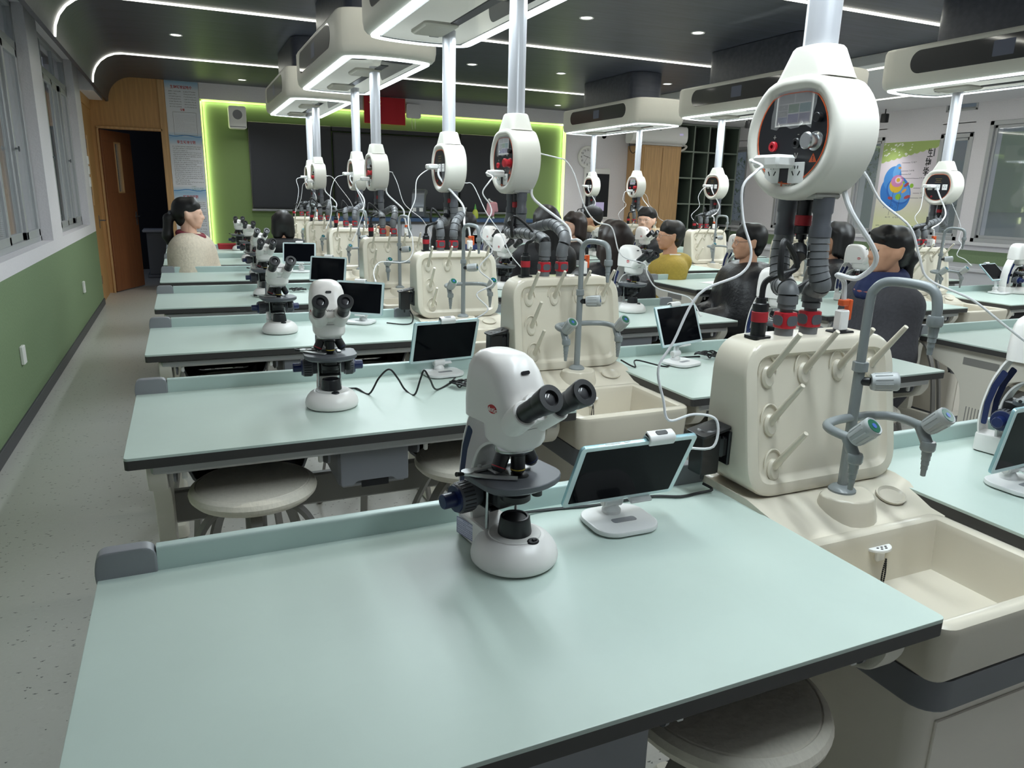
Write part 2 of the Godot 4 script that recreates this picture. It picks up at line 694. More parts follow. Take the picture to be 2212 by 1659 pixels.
func cell_image() -> Image:
	var W := 420
	var H := 580
	var im := Image.create(W, H, false, Image.FORMAT_RGB8)
	var r := RandomNumberGenerator.new()
	r.seed = 8
	for y in H:
		var t := float(y) / H
		im.fill_rect(Rect2i(0, y, W, 1), Color("ded6df").lerp(Color("dfe2b4"), clampf((t - 0.45) * 2.6, 0, 1)))
	for x in W:
		var e := 118 - x * 0.2 + 7 * absf(sin(x * 0.075))
		im.fill_rect(Rect2i(x, 0, 1, int(e)), Color("a9bf72"))
	for k in 26:
		var p := Vector2(r.randf_range(10, 230), r.randf_range(8, 80))
		var z := r.randf_range(3, 8)
		dot(im, p, z, z * 0.6, Color("eef0ea"), r.randf() * 3)
		dot(im, p + Vector2(z, -z * 0.4), z * 0.8, z * 0.5, Color("eef0ea"), r.randf() * 3)
	# the cell, cut open
	dot(im, Vector2(150, 300), 124, 104, Color("3c7fcf"), 0.5)
	dot(im, Vector2(112, 210), 74, 62, Color("4a8fd8"), -1.0)
	dot(im, Vector2(140, 168), 26, 44, Color("6aa9e6"), 0.35)
	dot(im, Vector2(172, 290), 100, 70, Color("2f6bc0"), 0.45)
	dot(im, Vector2(176, 286), 92, 62, Color("5b9be0"), 0.45)
	dot(im, Vector2(150, 252), 52, 46, Color("e0b93c"))
	dot(im, Vector2(154, 228), 48, 36, Color("c985b4"))
	dot(im, Vector2(162, 222), 26, 20, Color("e7c9dd"))
	dot(im, Vector2(160, 222), 14, 12, Color("e0b93c"))
	dot(im, Vector2(158, 150), 12, 7, Color("d8924a"))
	for q in [[228, 250, 20, 9, "b04a52", -0.6], [118, 330, 20, 9, "b04a52", 0.1], [246, 322, 24, 10, "b04a52", -0.3], [268, 256, 14, 13, "8fbf3f", 0.0], [178, 322, 22, 18, "8fbf3f", 0.0], [216, 286, 20, 9, "e0a35a", -0.6], [204, 236, 9, 6, "8fbf3f", 0.4]]:
		dot(im, Vector2(q[0], q[1]), q[2], q[3], Color(q[4]), q[5])
	for k in 16:
		dot(im, Vector2(r.randf_range(70, 190), r.randf_range(360, 390)), 3, 3, Color("2c5fae"))
	var ink := Color("3a3a42")
	for q in [[172, 122, 232, 122], [172, 170, 226, 170], [172, 190, 226, 190], [176, 212, 312, 214], [284, 270, 332, 270], [286, 300, 332, 300], [262, 328, 332, 328], [136, 290, 122, 434], [194, 300, 184, 436]]:
		stroke(im, Vector2(q[0], q[1]), Vector2(q[2], q[3]), 2, ink)
	for q in [[240, 116], [232, 164], [232, 184], [318, 208], [338, 264], [338, 294], [338, 322], [98, 442], [162, 442]]:
		small_print(im, q[0], q[1], 38, 8, 20, 9, ink, r)
	var k := 0
	for ch in ["生", "物", "学"]:
		glyph(im, ch, 350 - k * 6, 48 + k * 52, 34, 42, 5, Color("1c1c22"))
		k += 1
	im.fill_rect(Rect2i(390, 46, 9, 44), Color("55565e"))
	small_print(im, 34, 494, 90, 8, 20, 10, Color("33352f"), r)
	for x in range(136, 380):
		im.fill_rect(Rect2i(x, 492 + r.randi_range(0, 5), 1, 12), Color("4f7f3a"))
	small_print(im, 30, 516, 350, 60, 11, 7, Color("6a6d58"), r)
	return im

func screen_image() -> Image:
	var im := Image.create(240, 160, false, Image.FORMAT_RGB8)
	im.fill(Color("c6c8cd"))
	for q in [[8, 8, 108, 48, "8d9097"], [122, 8, 110, 48, "8d9097"], [8, 62, 66, 26, "84878c"], [8, 92, 66, 26, "84878c"], [8, 122, 66, 30, "3c4a8f"], [80, 62, 72, 42, "3f7a45"], [158, 62, 74, 42, "2f7c86"], [80, 110, 72, 42, "5a4b9c"], [158, 110, 74, 42, "503c86"]]:
		im.fill_rect(Rect2i(q[0], q[1], q[2], q[3]), Color(q[4]))
	var r := RandomNumberGenerator.new()
	r.seed = 3
	for x in [30, 144]:
		words(im, "0.0", x, 20, 13, 4, 2, Color("3a3c42"))
		small_print(im, x + 52, 18, 30, 24, 12, 8, Color("3a3c42"), r)
	for q in [[28, 70], [28, 100], [28, 132], [86, 92], [164, 92], [86, 138], [164, 138]]:
		small_print(im, q[0], q[1], 22, 8, 20, 9, Color("e6e6ea"), r)
	return im

func sticker_image() -> Image:
	var im := Image.create(200, 100, false, Image.FORMAT_RGB8)
	im.fill(Color("c9c9dc"))
	var b := Color("2c3468")
	var r := RandomNumberGenerator.new()
	r.seed = 4
	for q in [[2, 2, 196, 3], [2, 95, 196, 3], [2, 2, 3, 96], [195, 2, 3, 96], [2, 24, 196, 2], [2, 48, 150, 2], [2, 72, 150, 2], [150, 24, 2, 72], [150, 48, 48, 2]]:
		im.fill_rect(Rect2i(q[0], q[1], q[2], q[3]), b)
	small_print(im, 50, 8, 100, 10, 30, 10, b, r)
	for y in [32, 56, 80]:
		small_print(im, 10, y, 132, 9, 30, 9, b, r)
	small_print(im, 158, 32, 30, 9, 30, 9, b, r)
	words(im, "12", 156, 56, 16, 4, 3, b)
	return im

func motto_image() -> Image:
	var im := Image.create(640, 72, false, Image.FORMAT_RGB8)
	im.fill(Color("c9cad0"))
	words(im, "让学生上好一堂实验课", 20, 10, 44, 14, 4, Color("8a8b92"))
	return im

func clock_image() -> Image:
	var im := Image.create(200, 200, false, Image.FORMAT_RGB8)
	im.fill(Color("e4e4e6"))
	for k in 60:
		var d := Vector2(sin(TAU * k / 60), -cos(TAU * k / 60))
		stroke(im, Vector2(100, 100) + d * (90 if k % 5 else 86), Vector2(100, 100) + d * 94, 1 if k % 5 else 2, Color("33343a"))
	return im

# ---------------------------------------------------------------- scene
const ORD := ["nearest", "second", "third", "fourth", "fifth", "sixth", "seventh"]
const COLS := ["leftmost", "second", "third", "rightmost"]

func zf(n: int) -> float:
	return -0.63 - 1.175 * (n - 1)

func row_words(n: int) -> String:
	return "nearest row" if n == 1 else ("farthest row" if n == 7 else "%s row" % ORD[n - 1])

func area(nm: String, at: Vector3, dir: Vector3, up: Vector3, sz: Vector2, e: float, col: Color) -> void:
	var a := AreaLight3D.new()
	a.name = nm
	a.transform = Transform3D(Basis.looking_at(dir, up), at)
	a.area_size = sz
	a.light_energy = e
	a.light_color = col
	a.area_range = 14.0
	a.shadow_enabled = true
	add_child(a, true)

func _ready() -> void:
	var cam := Camera3D.new()
	cam.name = "camera"
	cam.position = v(0, 1.395, 0)
	cam.rotation_order = EULER_ORDER_YXZ
	cam.rotation = v(-0.2549, -0.42266, 0.02517)
	cam.fov = 55.77
	cam.near = 0.05
	cam.far = 100.0
	add_child(cam)
	cam.current = true
	var we := WorldEnvironment.new()
	we.name = "environment"
	var env := Environment.new()
	var sky := Sky.new()
	var sm := ProceduralSkyMaterial.new()
	sm.sky_top_color = Color(0.55, 0.6, 0.68)
	sm.sky_horizon_color = Color(0.72, 0.74, 0.78)
	sm.ground_bottom_color = Color(0.3, 0.3, 0.3)
	sm.ground_horizon_color = Color(0.5, 0.5, 0.52)
	sm.sun_angle_max = 1.0
	sm.sky_energy_multiplier = 1.1
	sky.sky_material = sm
	env.background_mode = Environment.BG_SKY
	env.sky = sky
	env.tonemap_mode = Environment.TONE_MAPPER_LINEAR
	env.tonemap_exposure = 1.0
	env.sdfgi_enabled = true
	env.ssao_enabled = true
	env.ssil_enabled = true
	we.environment = env
	add_child(we)
	var E_CAN := 1.3
	var E_STRIP := 1.6
	var E_DOWN := 1.0
	var GLOW := 3.0
	var canopies := [[1.215, -0.88], [1.215, -3.17], [1.215, -5.46], [1.215, -7.78], [4.80, -0.88], [4.85, -3.10], [4.81, -5.40], [4.77, -7.74]]
	for c in canopies:
		for s in [-1, 1]:
			area("canopy_light_source", v(c[0] + s * 0.222, 2.148, c[1]), Vector3.DOWN, Vector3.FORWARD, Vector2(0.036, 1.25), E_CAN, Color(0.93, 0.98, 1.0))
	var strips := [-9.1, -6.52, -4.18, -1.83]
	for z in strips:
		area("ceiling_strip_source", v(2.7, 2.70, z), Vector3.DOWN, Vector3.FORWARD, Vector2(5.9, 0.03), E_STRIP, Color(1.0, 1.0, 0.95))
	for x in [6.08, 7.88]:
		area("soffit_strip_source", v(x, 2.612, -5.4), Vector3.DOWN, Vector3.FORWARD, Vector2(0.03, 9.3), E_STRIP * 1.3, Color(1.0, 1.0, 0.97))
	var downs := [[0.08, -7.77], [0.83, -10.4], [2.95, -5.34], [3.99, -5.33], [2.93, -7.75], [3.99, -7.75], [5.41, -7.74], [5.31, -10.38]]
	for q in downs:
		var sp := SpotLight3D.new()
		sp.name = "downlight_source"
		sp.position = v(q[0], 2.700, q[1])
		sp.rotation.x = -PI / 2
		sp.spot_angle = 50.0
		sp.spot_range = 12.0
		sp.spot_attenuation = 2.0
		sp.light_size = 0.03
		sp.light_energy = E_DOWN
		sp.light_color = Color(1.0, 0.99, 0.96)
		sp.shadow_enabled = true
		add_child(sp, true)

	materials()
	glow("lamp ring", "eefcff", GLOW)
	glow("lamp strip", "fffff0", GLOW)
	glow("lamp green", "dcff7a", 1.3)
	glow("lamp disc", "fffdf4", GLOW * 1.4)
	var pg := glow("panel glow", "59606e", 0.25)
	pg.albedo_color = Color("2a2e38")
	var pl := glow("panel lilac", "cfc6ee", 0.5)
	pl.albedo_color = Color("5a5668")
	img_mat("rules print", rules_image(), 0.3)
	img_mat("cell print", cell_image(), 0.5)
	img_mat("clock print", clock_image(), 0.5)
	img_mat("motto print", motto_image(), 0.5)
	img_mat("sticker print", sticker_image(), 0.5)
	var sp2 := img_mat("screen print", screen_image(), 0.3)
	sp2.emission_enabled = true
	sp2.emission_texture = sp2.albedo_texture
	sp2.emission = Color.WHITE
	sp2.emission_operator = BaseMaterial3D.EMISSION_OP_MULTIPLY
	sp2.emission_energy_multiplier = 0.15
	M["button"] = M["silver"]

	room()
	wall_things()
	ceiling_things(strips, downs)
	canopy_things(canopies)
	furniture()
	scopes()
	tablets()
	pendants()
	leads()
	people()

func ceiling_things(strips: Array, downs: Array) -> void:
	var k := 0
	for z in strips:
		var pts := []
		for i in 7:
			var a := PI - PI / 2 * i / 6
			pts.append(v(-0.43 + 0.3 * cos(a), 2.415 + 0.3 * sin(a), z))
		pts.append(v(1.0, 2.715, z))
		pts.append(v(5.65, 2.715, z))
		var P := PackedVector3Array()
		for i in 7:
			P.append(pts[i])
		P.append(pts[7])
		P.append(pts[8])
		var b := MB.new()
		b.strap(P, Vector3.BACK, 0.014, 0.006)
		var w := ["farthest from the camera, curling down at the window side", "second from the blackboard, curling down at the window side", "over the middle of the room", "nearest the camera"]
		tag(obj("ceiling_strip", b, M["lamp strip"]), "long glowing light strip across the dark ceiling, " + w[k], "strip light", "light strips in the dark ceiling")
		k += 1
	k = 0
	for x in [6.08, 7.88]:
		var b := MB.new()
		b.box(v(x, 2.627, -5.4), v(0.035, 0.012, 9.4), 0.003)
		tag(obj("soffit_strip", b, M["lamp strip"]), ["long glowing strip in the white soffit beside the dark ceiling", "long glowing strip in the white soffit towards the right wall"][k], "strip light")
		k += 1
	k = 0
	var where := ["by the window-side curve of the dark ceiling", "in front of the loudspeaker at the far end", "left one of the nearer pair in the middle of the dark ceiling", "right one of the nearer pair in the middle of the dark ceiling", "in the farther row, left of the other two", "in the farther row, middle one", "in the farther row, rightmost one", "at the far right corner of the dark ceiling"]
	for q in downs:
		var t := thing("downlight", "small bright round downlight " + where[k], "downlight", v(q[0], 2.72, q[1]), 0.0, "downlights in the dark ceiling")
		var b := MB.new()
		b.lathe([Vector2(0.042, -0.001), Vector2(0.055, -0.006), Vector2(0.058, -0.003), Vector2(0.058, 0.002), Vector2(0.042, 0.002), Vector2(0.042, -0.001)], 24)
		obj("rim", b, M["white"], t)
		b = MB.new()
		b.cyl(0.042, -0.003, 0.001, 24)
		obj("lamp_disc", b, M["lamp disc"], t)
		k += 1
	# two black cylinder spotlights near the right wall
	k = 0
	for q in [[8.75, -7.45], [7.95, -9.2]]:
		var t := thing("cylinder_spotlight", ["short black cylinder spotlight hanging near the right wall above the cell poster", "short black cylinder spotlight hanging near the cubbyhole shelf"][k], "spotlight", v(q[0], 2.63, q[1]))
		var b := MB.new()
		b.cyl(0.008, -0.06, 0.0, 8)
		b.lathe([Vector2(0, -0.06), Vector2(0.045, -0.06), Vector2(0.05, -0.065), Vector2(0.05, -0.17), Vector2(0.046, -0.17), Vector2(0.044, -0.155), Vector2(0, -0.155)], 20)
		obj("housing", b, M["black plastic"], t)
		b = MB.new()
		b.cyl(0.043, -0.158, -0.154, 18)
		obj("lamp_disc", b, M["lamp disc"], t)
		var sp := SpotLight3D.new()
		sp.name = "spotlight_source"
		sp.position = v(q[0], 2.45, q[1])
		sp.rotation.x = -PI / 2
		sp.spot_angle = 45.0
		sp.spot_range = 10.0
		sp.light_size = 0.03
		sp.light_energy = 0.8
		sp.shadow_enabled = true
		add_child(sp, true)
		k += 1

func canopy_things(cs: Array) -> void:
	var src := make_canopy()
	var w := ["out of view above the nearest left tables", "over the left sinks, cut by the top of the picture", "middle one over the left sinks", "farthest one over the left sinks, near the flag", "out of view above the nearest right tables", "over the right sinks, at the right edge of the picture", "middle one over the right sinks", "farthest one over the right sinks, near the clock"]
	for i in cs.size():
		var c: Array = cs[i]
		var l: String = "white oval lamp canopy, " + w[i]
		if i == 0:
			src.position = v(c[0], 2.165, c[1])
			tag(src, l, "ceiling lamp", "white lamp canopies over the sinks")
		else:
			dup(src, "canopy_lamp", l, "ceiling lamp", v(c[0], 2.165, c[1]), 0.0, "white lamp canopies over the sinks")

func furniture() -> void:
	var xs := [0.429, 2.045, 3.875, 5.49]
	var tb := make_table()
	var st := make_stool()
	var sk := make_sink()
	var fc := make_faucet()
	var first := [true, true, true, true]
	for c in 4:
		for n in range(1, 8):
			if (c == 2 and n < 2) or (c == 3 and n < 3):
				continue
			var l := "mint-topped lab table with dark edge, %s, %s column of tables" % [row_words(n), COLS[c]]
			var at := v(xs[c], 0, zf(n) - 0.3)
			if first[0]:
				first[0] = false
				tb.position = at
				tag(tb, l, "table", "mint-topped lab tables")
			else:
				dup(tb, "lab_table", l, "table", at, 0.0, "mint-topped lab tables")
			for s in [-1, 1]:
				if c == 0 and n == 1 and s == -1:
					continue
				if taken(c, n, s):
					continue
				var l2 := "round cream stool under the %s half of the %s table, %s column" % ["left" if s < 0 else "right", row_words(n), COLS[c]]
				var a2 := v(xs[c] + s * 0.31, 0, zf(n) - 0.145)
				if first[1]:
					first[1] = false
					st.position = a2
					tag(st, l2, "stool", "cream stools under the tables")
				else:
					dup(st, "stool", l2, "stool", a2, (n * 37 + c * 11 + s * 5) % 72, "cream stools under the tables")
	for c in 2:
		for n in range(1, 8):
			if c == 1 and n < 3:
				continue
			var side := "between the left table columns" if c == 0 else "between the right table columns"
			var sx := 1.2425 if c == 0 else 4.685
			var l := "cream sink unit with pegged drying rack, %s, %s" % [row_words(n), side]
			var at := v(sx, 0, zf(n))
			if first[2]:
				first[2] = false
				sk.position = at
				tag(sk, l, "sink", "cream sink units")
			else:
				dup(sk, "sink_unit", l, "sink", at, 0.0, "cream sink units")
			var l2 := "grey lab tap with gooseneck and two valves, %s, %s" % [row_words(n), side]
			var a2 := v(sx, 0.801, zf(n) - 0.40)
			if first[3]:
				first[3] = false
				fc.position = a2
				tag(fc, l2, "faucet", "grey lab taps")
			else:
				dup(fc, "lab_faucet", l2, "faucet", a2, 0.0, "grey lab taps")

# seats that people use: column, row, half
func taken(c: int, n: int, s: int) -> bool:
	return [c, n, s] in [[0, 6, -1], [0, 7, 1], [1, 5, -1], [1, 6, 1], [1, 5, 1], [2, 6, -1], [1, 4, 1], [2, 7, 1], [2, 5, -1], [2, 6, 1], [2, 4, -1], [2, 4, 1], [2, 3, -1]]

func scopes() -> void:
	var hump := make_scope(true)
	var plain := make_scope(false)
	var spots := [
		[0, 1, 0.482, -1.045, 12.0, true], [0, 2, 0.36, -2.09, -4.0, true], [0, 3, 0.357, -3.31, 6.0, false], [0, 4, 0.42, -4.5, 4.0, false], [0, 5, 0.49, -5.66, 10.0, false], [0, 6, 0.524, -6.9, 0.0, false], [0, 7, 0.515, -7.98, 0.0, false],
		[1, 1, 1.90, -1.02, 14.0, true], [1, 2, 2.13, -2.16, 16.0, true], [1, 3, 2.25, -3.40, 10.0, true], [1, 4, 1.95, -4.5, 10.0, true], [1, 5, 2.32, -5.62, 10.0, true], [1, 6, 2.35, -6.85, 10.0, false],
		[2, 3, 3.93, -3.36, 20.0, true], [2, 4, 3.92, -4.47, 20.0, true], [2, 5, 3.84, -5.66, 8.0, true], [2, 6, 4.06, -6.85, 8.0, false], [3, 3, 5.6, -3.40, 80.0, true]]
	var f := [true, true]
	for q in spots:
		var h: bool = q[5]
		var l := "%s on the table in the %s, %s column" % ["white microscope with camera hump" if h else "white low-headed microscope", row_words(q[1]), COLS[q[0]]]
		var at := v(q[2], 0.78, q[3])
		var src := hump if h else plain
		var k := 0 if h else 1
		if f[k]:
			f[k] = false
			src.position = at
			src.rotation.y = deg_to_rad(q[4])
			tag(src, l, "microscope", "white microscopes on the tables")
		else:
			dup(src, "microscope", l, "microscope", at, q[4], "white microscopes on the tables")
	# property sticker on the nearest microscope's foot
	var s := put("property_sticker", sheet(v(-0.0385, 0.009, -0.128), v(0.004, 0, 0.075), v(0.0, 0.033, 0)), M["sticker print"], hump)
	s.set_meta("label", "blue-printed property sticker")

func tablets() -> void:
	var q := [
		[0, 1, 0.732, 0.898, -1.08, -1.0, 26.0, 0.73, -1.10], [0, 2, 0.80, 0.898, -2.36, 7.0, 17.0, 0.79, -2.35], [0, 3, 0.745, 0.90, -3.46, -38.0, -12.0, 0.745, -3.45], [0, 4, 0.81, 0.915, -4.66, -38.0, -12.0, 0.80, -4.62], [0, 5, 0.80, 0.925, -5.82, -16.0, -20.0, 0.80, -5.78],
		[1, 1, 1.70, 0.905, -0.93, 2.0, 9.0, 1.69, -0.93], [1, 2, 1.72, 0.925, -2.27, 16.0, -20.0, 1.71, -2.22], [1, 6, 2.62, 0.93, -6.9, 0.0, -15.0, 2.55, -6.85], [2, 3, 4.25, 0.92, -3.40, -8.0, -25.0, 4.24, -3.36], [2, 6, 4.22, 0.93, -6.98, 5.0, -10.0, 4.22, -6.95], [3, 3, 5.46, 0.93, -3.50, 10.0, -46.0, 5.44, -3.42], [3, 5, 5.6, 0.93, -5.75, 20.0, -12.0, 5.6, -5.7]]
	for r in q:
		var w := "on the table in the %s, %s column" % [row_words(r[1]), COLS[r[0]]]
		make_tablet(v(r[2], r[3], r[4]), r[5], r[6], v(r[7], 0.78, r[8]), "pale-framed tablet in a white stand " + w, "white desk stand holding a tablet " + w, 0.04 if r[1] == 1 and r[0] == 0 else 0.0)

func pendants() -> void:
	# [column, row, x, z, kind]
	var ps := [[0, 1, 1.21, -1.21, 0], [0, 2, 1.22, -2.74, 0], [0, 3, 1.29, -3.74, 1], [0, 4, 1.22, -5.02, 0], [0, 5, 1.32, -6.09, 1], [0, 6, 1.23, -7.40, 0], [0, 7, 1.30, -8.27, 1], [1, 3, 4.98, -3.67, 1], [1, 4, 4.85, -4.98, 0], [1, 5, 4.82, -5.95, 1], [1, 6, 4.85, -7.41, 0], [1, 7, 4.80, -8.35, 1]]
	var y := 1.527
	M["button"] = M["silver"]
	var a0 := make_pendant("screen", 0.65)
	M["button"] = M["red"]
	var a := make_pendant("screen", 0.65)
	var b := make_pendant("plain", 0.65)
	var f := [true, true]
	for q in ps:
		var k: int = q[4]
		var col := "left" if q[0] == 0 else "right"
		var l := "white service drum with %s over the %s sinks, %s" % [["screen and red stop button", "three sockets"][k], col, row_words(q[1])]
		var D := v(q[2], y, q[3])
		if q[1] == 1:
			a0.position = D
			tag(a0, "large white service drum with lit screen and silver button, nearest the camera", "pendant", "service drums on poles")
		else:
			var src := a if k == 0 else b
			if f[k]:
				f[k] = false
				src.position = D
				tag(src, l, "pendant", "service drums on poles")
			else:
				dup(src, "service_pendant", l, "pendant", D, 0.0, "service drums on poles")
		charger("white charger block plugged into the drum over the %s sinks, %s" % [col, row_words(q[1])], D, -0.012 if k == 0 else -0.045, -0.052 if k == 0 else 0.0)
		var n: int = q[1]
		var sx := 1.2425 if q[0] == 0 else 4.685
		var top := v(sx, 1.1135, zf(n) - 0.55)
		var d := D - top
		var mids := []
		if n == 1 and q[0] == 0:
			mids = [[v(-0.03, 0.16, -0.075), v(-0.045, 0.105, -0.05), v(-0.06, 0.105, -0.02)], [v(-0.02, 0.15, 0.025), v(-0.01, 0.11, 0.03)]]
		else:
			var o := d + v(0.0, -0.25, 0.0)
			mids = [[o + v(0.0, -0.03, -0.04), o.lerp(v(-0.07, 0.13, 0), 0.5) + v(-0.01, -0.005, 0), v(-0.068, 0.13, -0.015)], [o + v(0.02, -0.02, 0.05), o.lerp(v(0.0, 0.15, 0), 0.5) + v(0.05, 0.02, 0.02), v(0.02, 0.14, -0.02)]]
		var pf := D + (v(0.05, -0.10, 0.06) if k == 0 else v(-0.055, -0.012, 0.0))
		hose_set("grey ribbed hoses from the drum to the %s sinks, %s" % [col, row_words(n)], D, sx, zf(n), mids, n <= 3, pf)

func leads() -> void:
	var C := {
		"r1L": [v(1.09, 1.475, -1.24), v(1.02, 1.46, -1.13), v(1.00, 1.45, -1.12), v(0.97, 1.42, -1.12), v(0.97, 1.36, -1.11), v(0.98, 1.30, -1.09), v(0.96, 1.26, -1.09), v(0.89, 1.22, -1.12), v(0.84, 1.13, -1.12), v(0.81, 1.08, -1.12), v(0.82, 1.02, -1.11), v(0.83, 0.98, -1.10), v(0.88, 0.99, -1.09), v(0.92, 0.98, -1.07), v(0.91, 0.93, -1.06), v(0.865, 0.925, -1.085)],
		"r1R": [v(1.27, 1.50, -1.16), v(1.30, 1.45, -1.13), v(1.34, 1.40, -1.12), v(1.40, 1.35, -1.09), v(1.43, 1.29, -1.08), v(1.46, 1.24, -1.07), v(1.55, 1.20, -1.03), v(1.62, 1.15, -1.00), v(1.68, 1.11, -0.98), v(1.76, 1.07, -0.97), v(1.83, 0.96, -0.96)],
		"r2L": [v(1.11, 1.475, -2.76), v(1.09, 1.46, -2.65), v(1.06, 1.44, -2.61), v(1.03, 1.40, -2.60), v(1.05, 1.36, -2.58), v(1.05, 1.33, -2.56), v(1.03, 1.30, -2.55), v(1.00, 1.25, -2.54), v(1.02, 1.22, -2.52), v(1.03, 1.19, -2.50), v(0.98, 1.13, -2.50), v(1.02, 1.08, -2.46), v(0.96, 1.04, -2.47), v(0.99, 0.99, -2.43), v(0.93, 0.95, -2.44)],
		"r2R": [v(1.28, 1.56, -2.70), v(1.37, 1.54, -2.66), v(1.40, 1.53, -2.65), v(1.43, 1.48, -2.63), v(1.46, 1.36, -2.59), v(1.50, 1.30, -2.56), v(1.56, 1.28, -2.54), v(1.58, 1.19, -2.51), v(1.61, 1.16, -2.49), v(1.68, 1.14, -2.47), v(1.69, 1.10, -2.46), v(1.72, 1.05, -2.44), v(1.78, 1.03, -2.41), v(1.84, 1.01, -2.37), v(1.86, 0.95, -2.32)],
		"r3L": [v(1.23, 1.52, -3.79), v(1.19, 1.51, -3.79), v(1.13, 1.46, -3.78), v(1.11, 1.36, -3.75), v(1.07, 1.28, -3.73), v(1.06, 1.22, -3.70), v(1.07, 1.17, -3.67), v(1.06, 1.09, -3.64), v(1.01, 1.05, -3.63), v(0.90, 1.05, -3.66), v(0.85, 1.01, -3.60), v(0.84, 0.97, -3.53)],
		"r3R": [v(1.36, 1.45, -3.76), v(1.41, 1.45, -3.80), v(1.45, 1.44, -3.80), v(1.50, 1.32, -3.76), v(1.53, 1.27, -3.75), v(1.59, 1.18, -3.72), v(1.63, 1.08, -3.69), v(1.70, 0.99, -3.65)],
		"r4L": [v(1.16, 1.47, -5.10), v(1.12, 1.46, -5.20), v(1.12, 1.41, -5.20), v(1.14, 1.33, -5.13), v(1.14, 1.27, -5.08), v(1.09, 1.16, -5.03), v(1.04, 1.07, -4.99)],
		"r4R": [v(1.29, 1.53, -5.10), v(1.37, 1.53, -5.2), v(1.41, 1.52, -5.31), v(1.44, 1.45, -5.30), v(1.47, 1.33, -5.27), v(1.52, 1.27, -5.25), v(1.60, 1.20, -5.21), v(1.66, 1.08, -5.17)],
		"r5L": [v(1.25, 1.52, -6.14), v(1.17, 1.50, -6.16), v(1.13, 1.43, -6.16), v(1.11, 1.34, -6.15), v(1.11, 1.22, -6.12), v(1.06, 1.10, -6.1)],
		"r6L": [v(1.16, 1.47, -7.42), v(1.09, 1.45, -7.42), v(1.07, 1.36, -7.42), v(1.05, 1.29, -7.4), v(1.0, 1.19, -7.4)],
		"r6R": [v(1.30, 1.53, -7.40), v(1.36, 1.52, -7.40), v(1.42, 1.43, -7.36), v(1.5, 1.31, -7.3), v(1.53, 1.24, -7.28)],
		"r7L": [v(1.24, 1.52, -8.3), v(1.15, 1.50, -8.3), v(1.16, 1.38, -8.26), v(1.11, 1.18, -8.22)],
		"R3L": [v(4.91, 1.53, -3.72), v(4.87, 1.52, -3.73), v(4.86, 1.47, -3.72), v(4.83, 1.37, -3.70), v(4.79, 1.30, -3.70), v(4.84, 1.21, -3.65), v(4.84, 1.13, -3.64)],
		"R3R": [v(5.05, 1.45, -3.65), v(5.16, 1.26, -3.61), v(5.17, 1.16, -3.61), v(5.18, 1.12, -3.59), v(5.15, 1.05, -3.59), v(5.20, 1.02, -3.56), v(5.25, 0.98, -3.54)],
		"R5L": [v(4.75, 1.52, -5.97), v(4.69, 1.50, -5.98), v(4.64, 1.42, -5.98), v(4.64, 1.33, -5.95), v(4.56, 1.24, -5.96), v(4.61, 1.16, -5.91)],
		"R6L": [v(4.78, 1.47, -7.42), v(4.71, 1.46, -7.42), v(4.67, 1.37, -7.39), v(4.69, 1.31, -7.35), v(4.59, 1.21, -7.34), v(4.61, 1.12, -7.28)],
		"R6R": [v(4.92, 1.48, -7.42), v(5.0, 1.42, -7.40), v(5.03, 1.32, -7.38), v(5.09, 1.26, -7.33), v(5.12, 1.17, -7.29), v(5.2, 1.13, -7.25)],
	}
	for k in C:
		var n: int = int(k[1])
		var side := "left" if k[2] == "L" else "right"
		var grp := "left" if k[0] == "r" else "right"
		cable("white charging cable on the %s of the drum over the %s sinks, %s" % [side, grp, row_words(n)], C[k])
	cable("black power lead lying on the nearest table behind the tablet", [v(0.985, 0.80, -1.17), v(1.0, 0.789, -1.155), v(0.963, 0.784, -1.160), v(0.919, 0.784, -1.158), v(0.854, 0.784, -1.182), v(0.730, 0.784, -1.183), v(0.612, 0.784, -1.20), v(0.47, 0.80, -1.175)], true)
	cable("black zigzag power lead between microscope and tablet in the second row", [v(0.40, 0.80, -2.20), v(0.459, 0.784, -2.25), v(0.470, 0.784, -2.234), v(0.489, 0.784, -2.170), v(0.519, 0.834, -2.163), v(0.550, 0.861, -2.156), v(0.575, 0.832, -2.150), v(0.605, 0.786, -2.177), v(0.618, 0.784, -2.114), v(0.637, 0.837, -2.109), v(0.648, 0.862, -2.106), v(0.664, 0.834, -2.101), v(0.699, 0.786, -2.145), v(0.765, 0.784, -2.210), v(0.811, 0.784, -2.280)], true)
	coil("black bundled lead on the table in the second row, leftmost column", v(0.80, 0.79, -2.16), 0.045)
	coil("black bundled lead beside the tablet stand, second row, second column", v(1.90, 0.79, -2.28), 0.06)
	coil("black bundled lead on the table in the fourth row, leftmost column", v(0.62, 0.79, -4.66), 0.05)
	cable("black power lead from tablet to sink on the third-row table", [v(0.86, 0.784, -3.40), v(0.92, 0.784, -3.34), v(0.97, 0.784, -3.36), v(1.005, 0.80, -3.45), v(1.005, 0.82, -3.50)], true)
	cable("black power lead crossing the table beside the second-row drying rack", [v(1.475, 0.80, -2.28), v(1.50, 0.784, -2.22), v(1.53, 0.80, -2.26), v(1.62, 0.784, -2.19), v(1.72, 0.784, -2.30), v(1.86, 0.784, -2.30)], true)
	for n in [1, 2, 3]:
		adapter("black power adapter with raised flap on the side of the drying rack, %s" % row_words(n), v(1.0265, 0.885, zf(n) - 0.54))

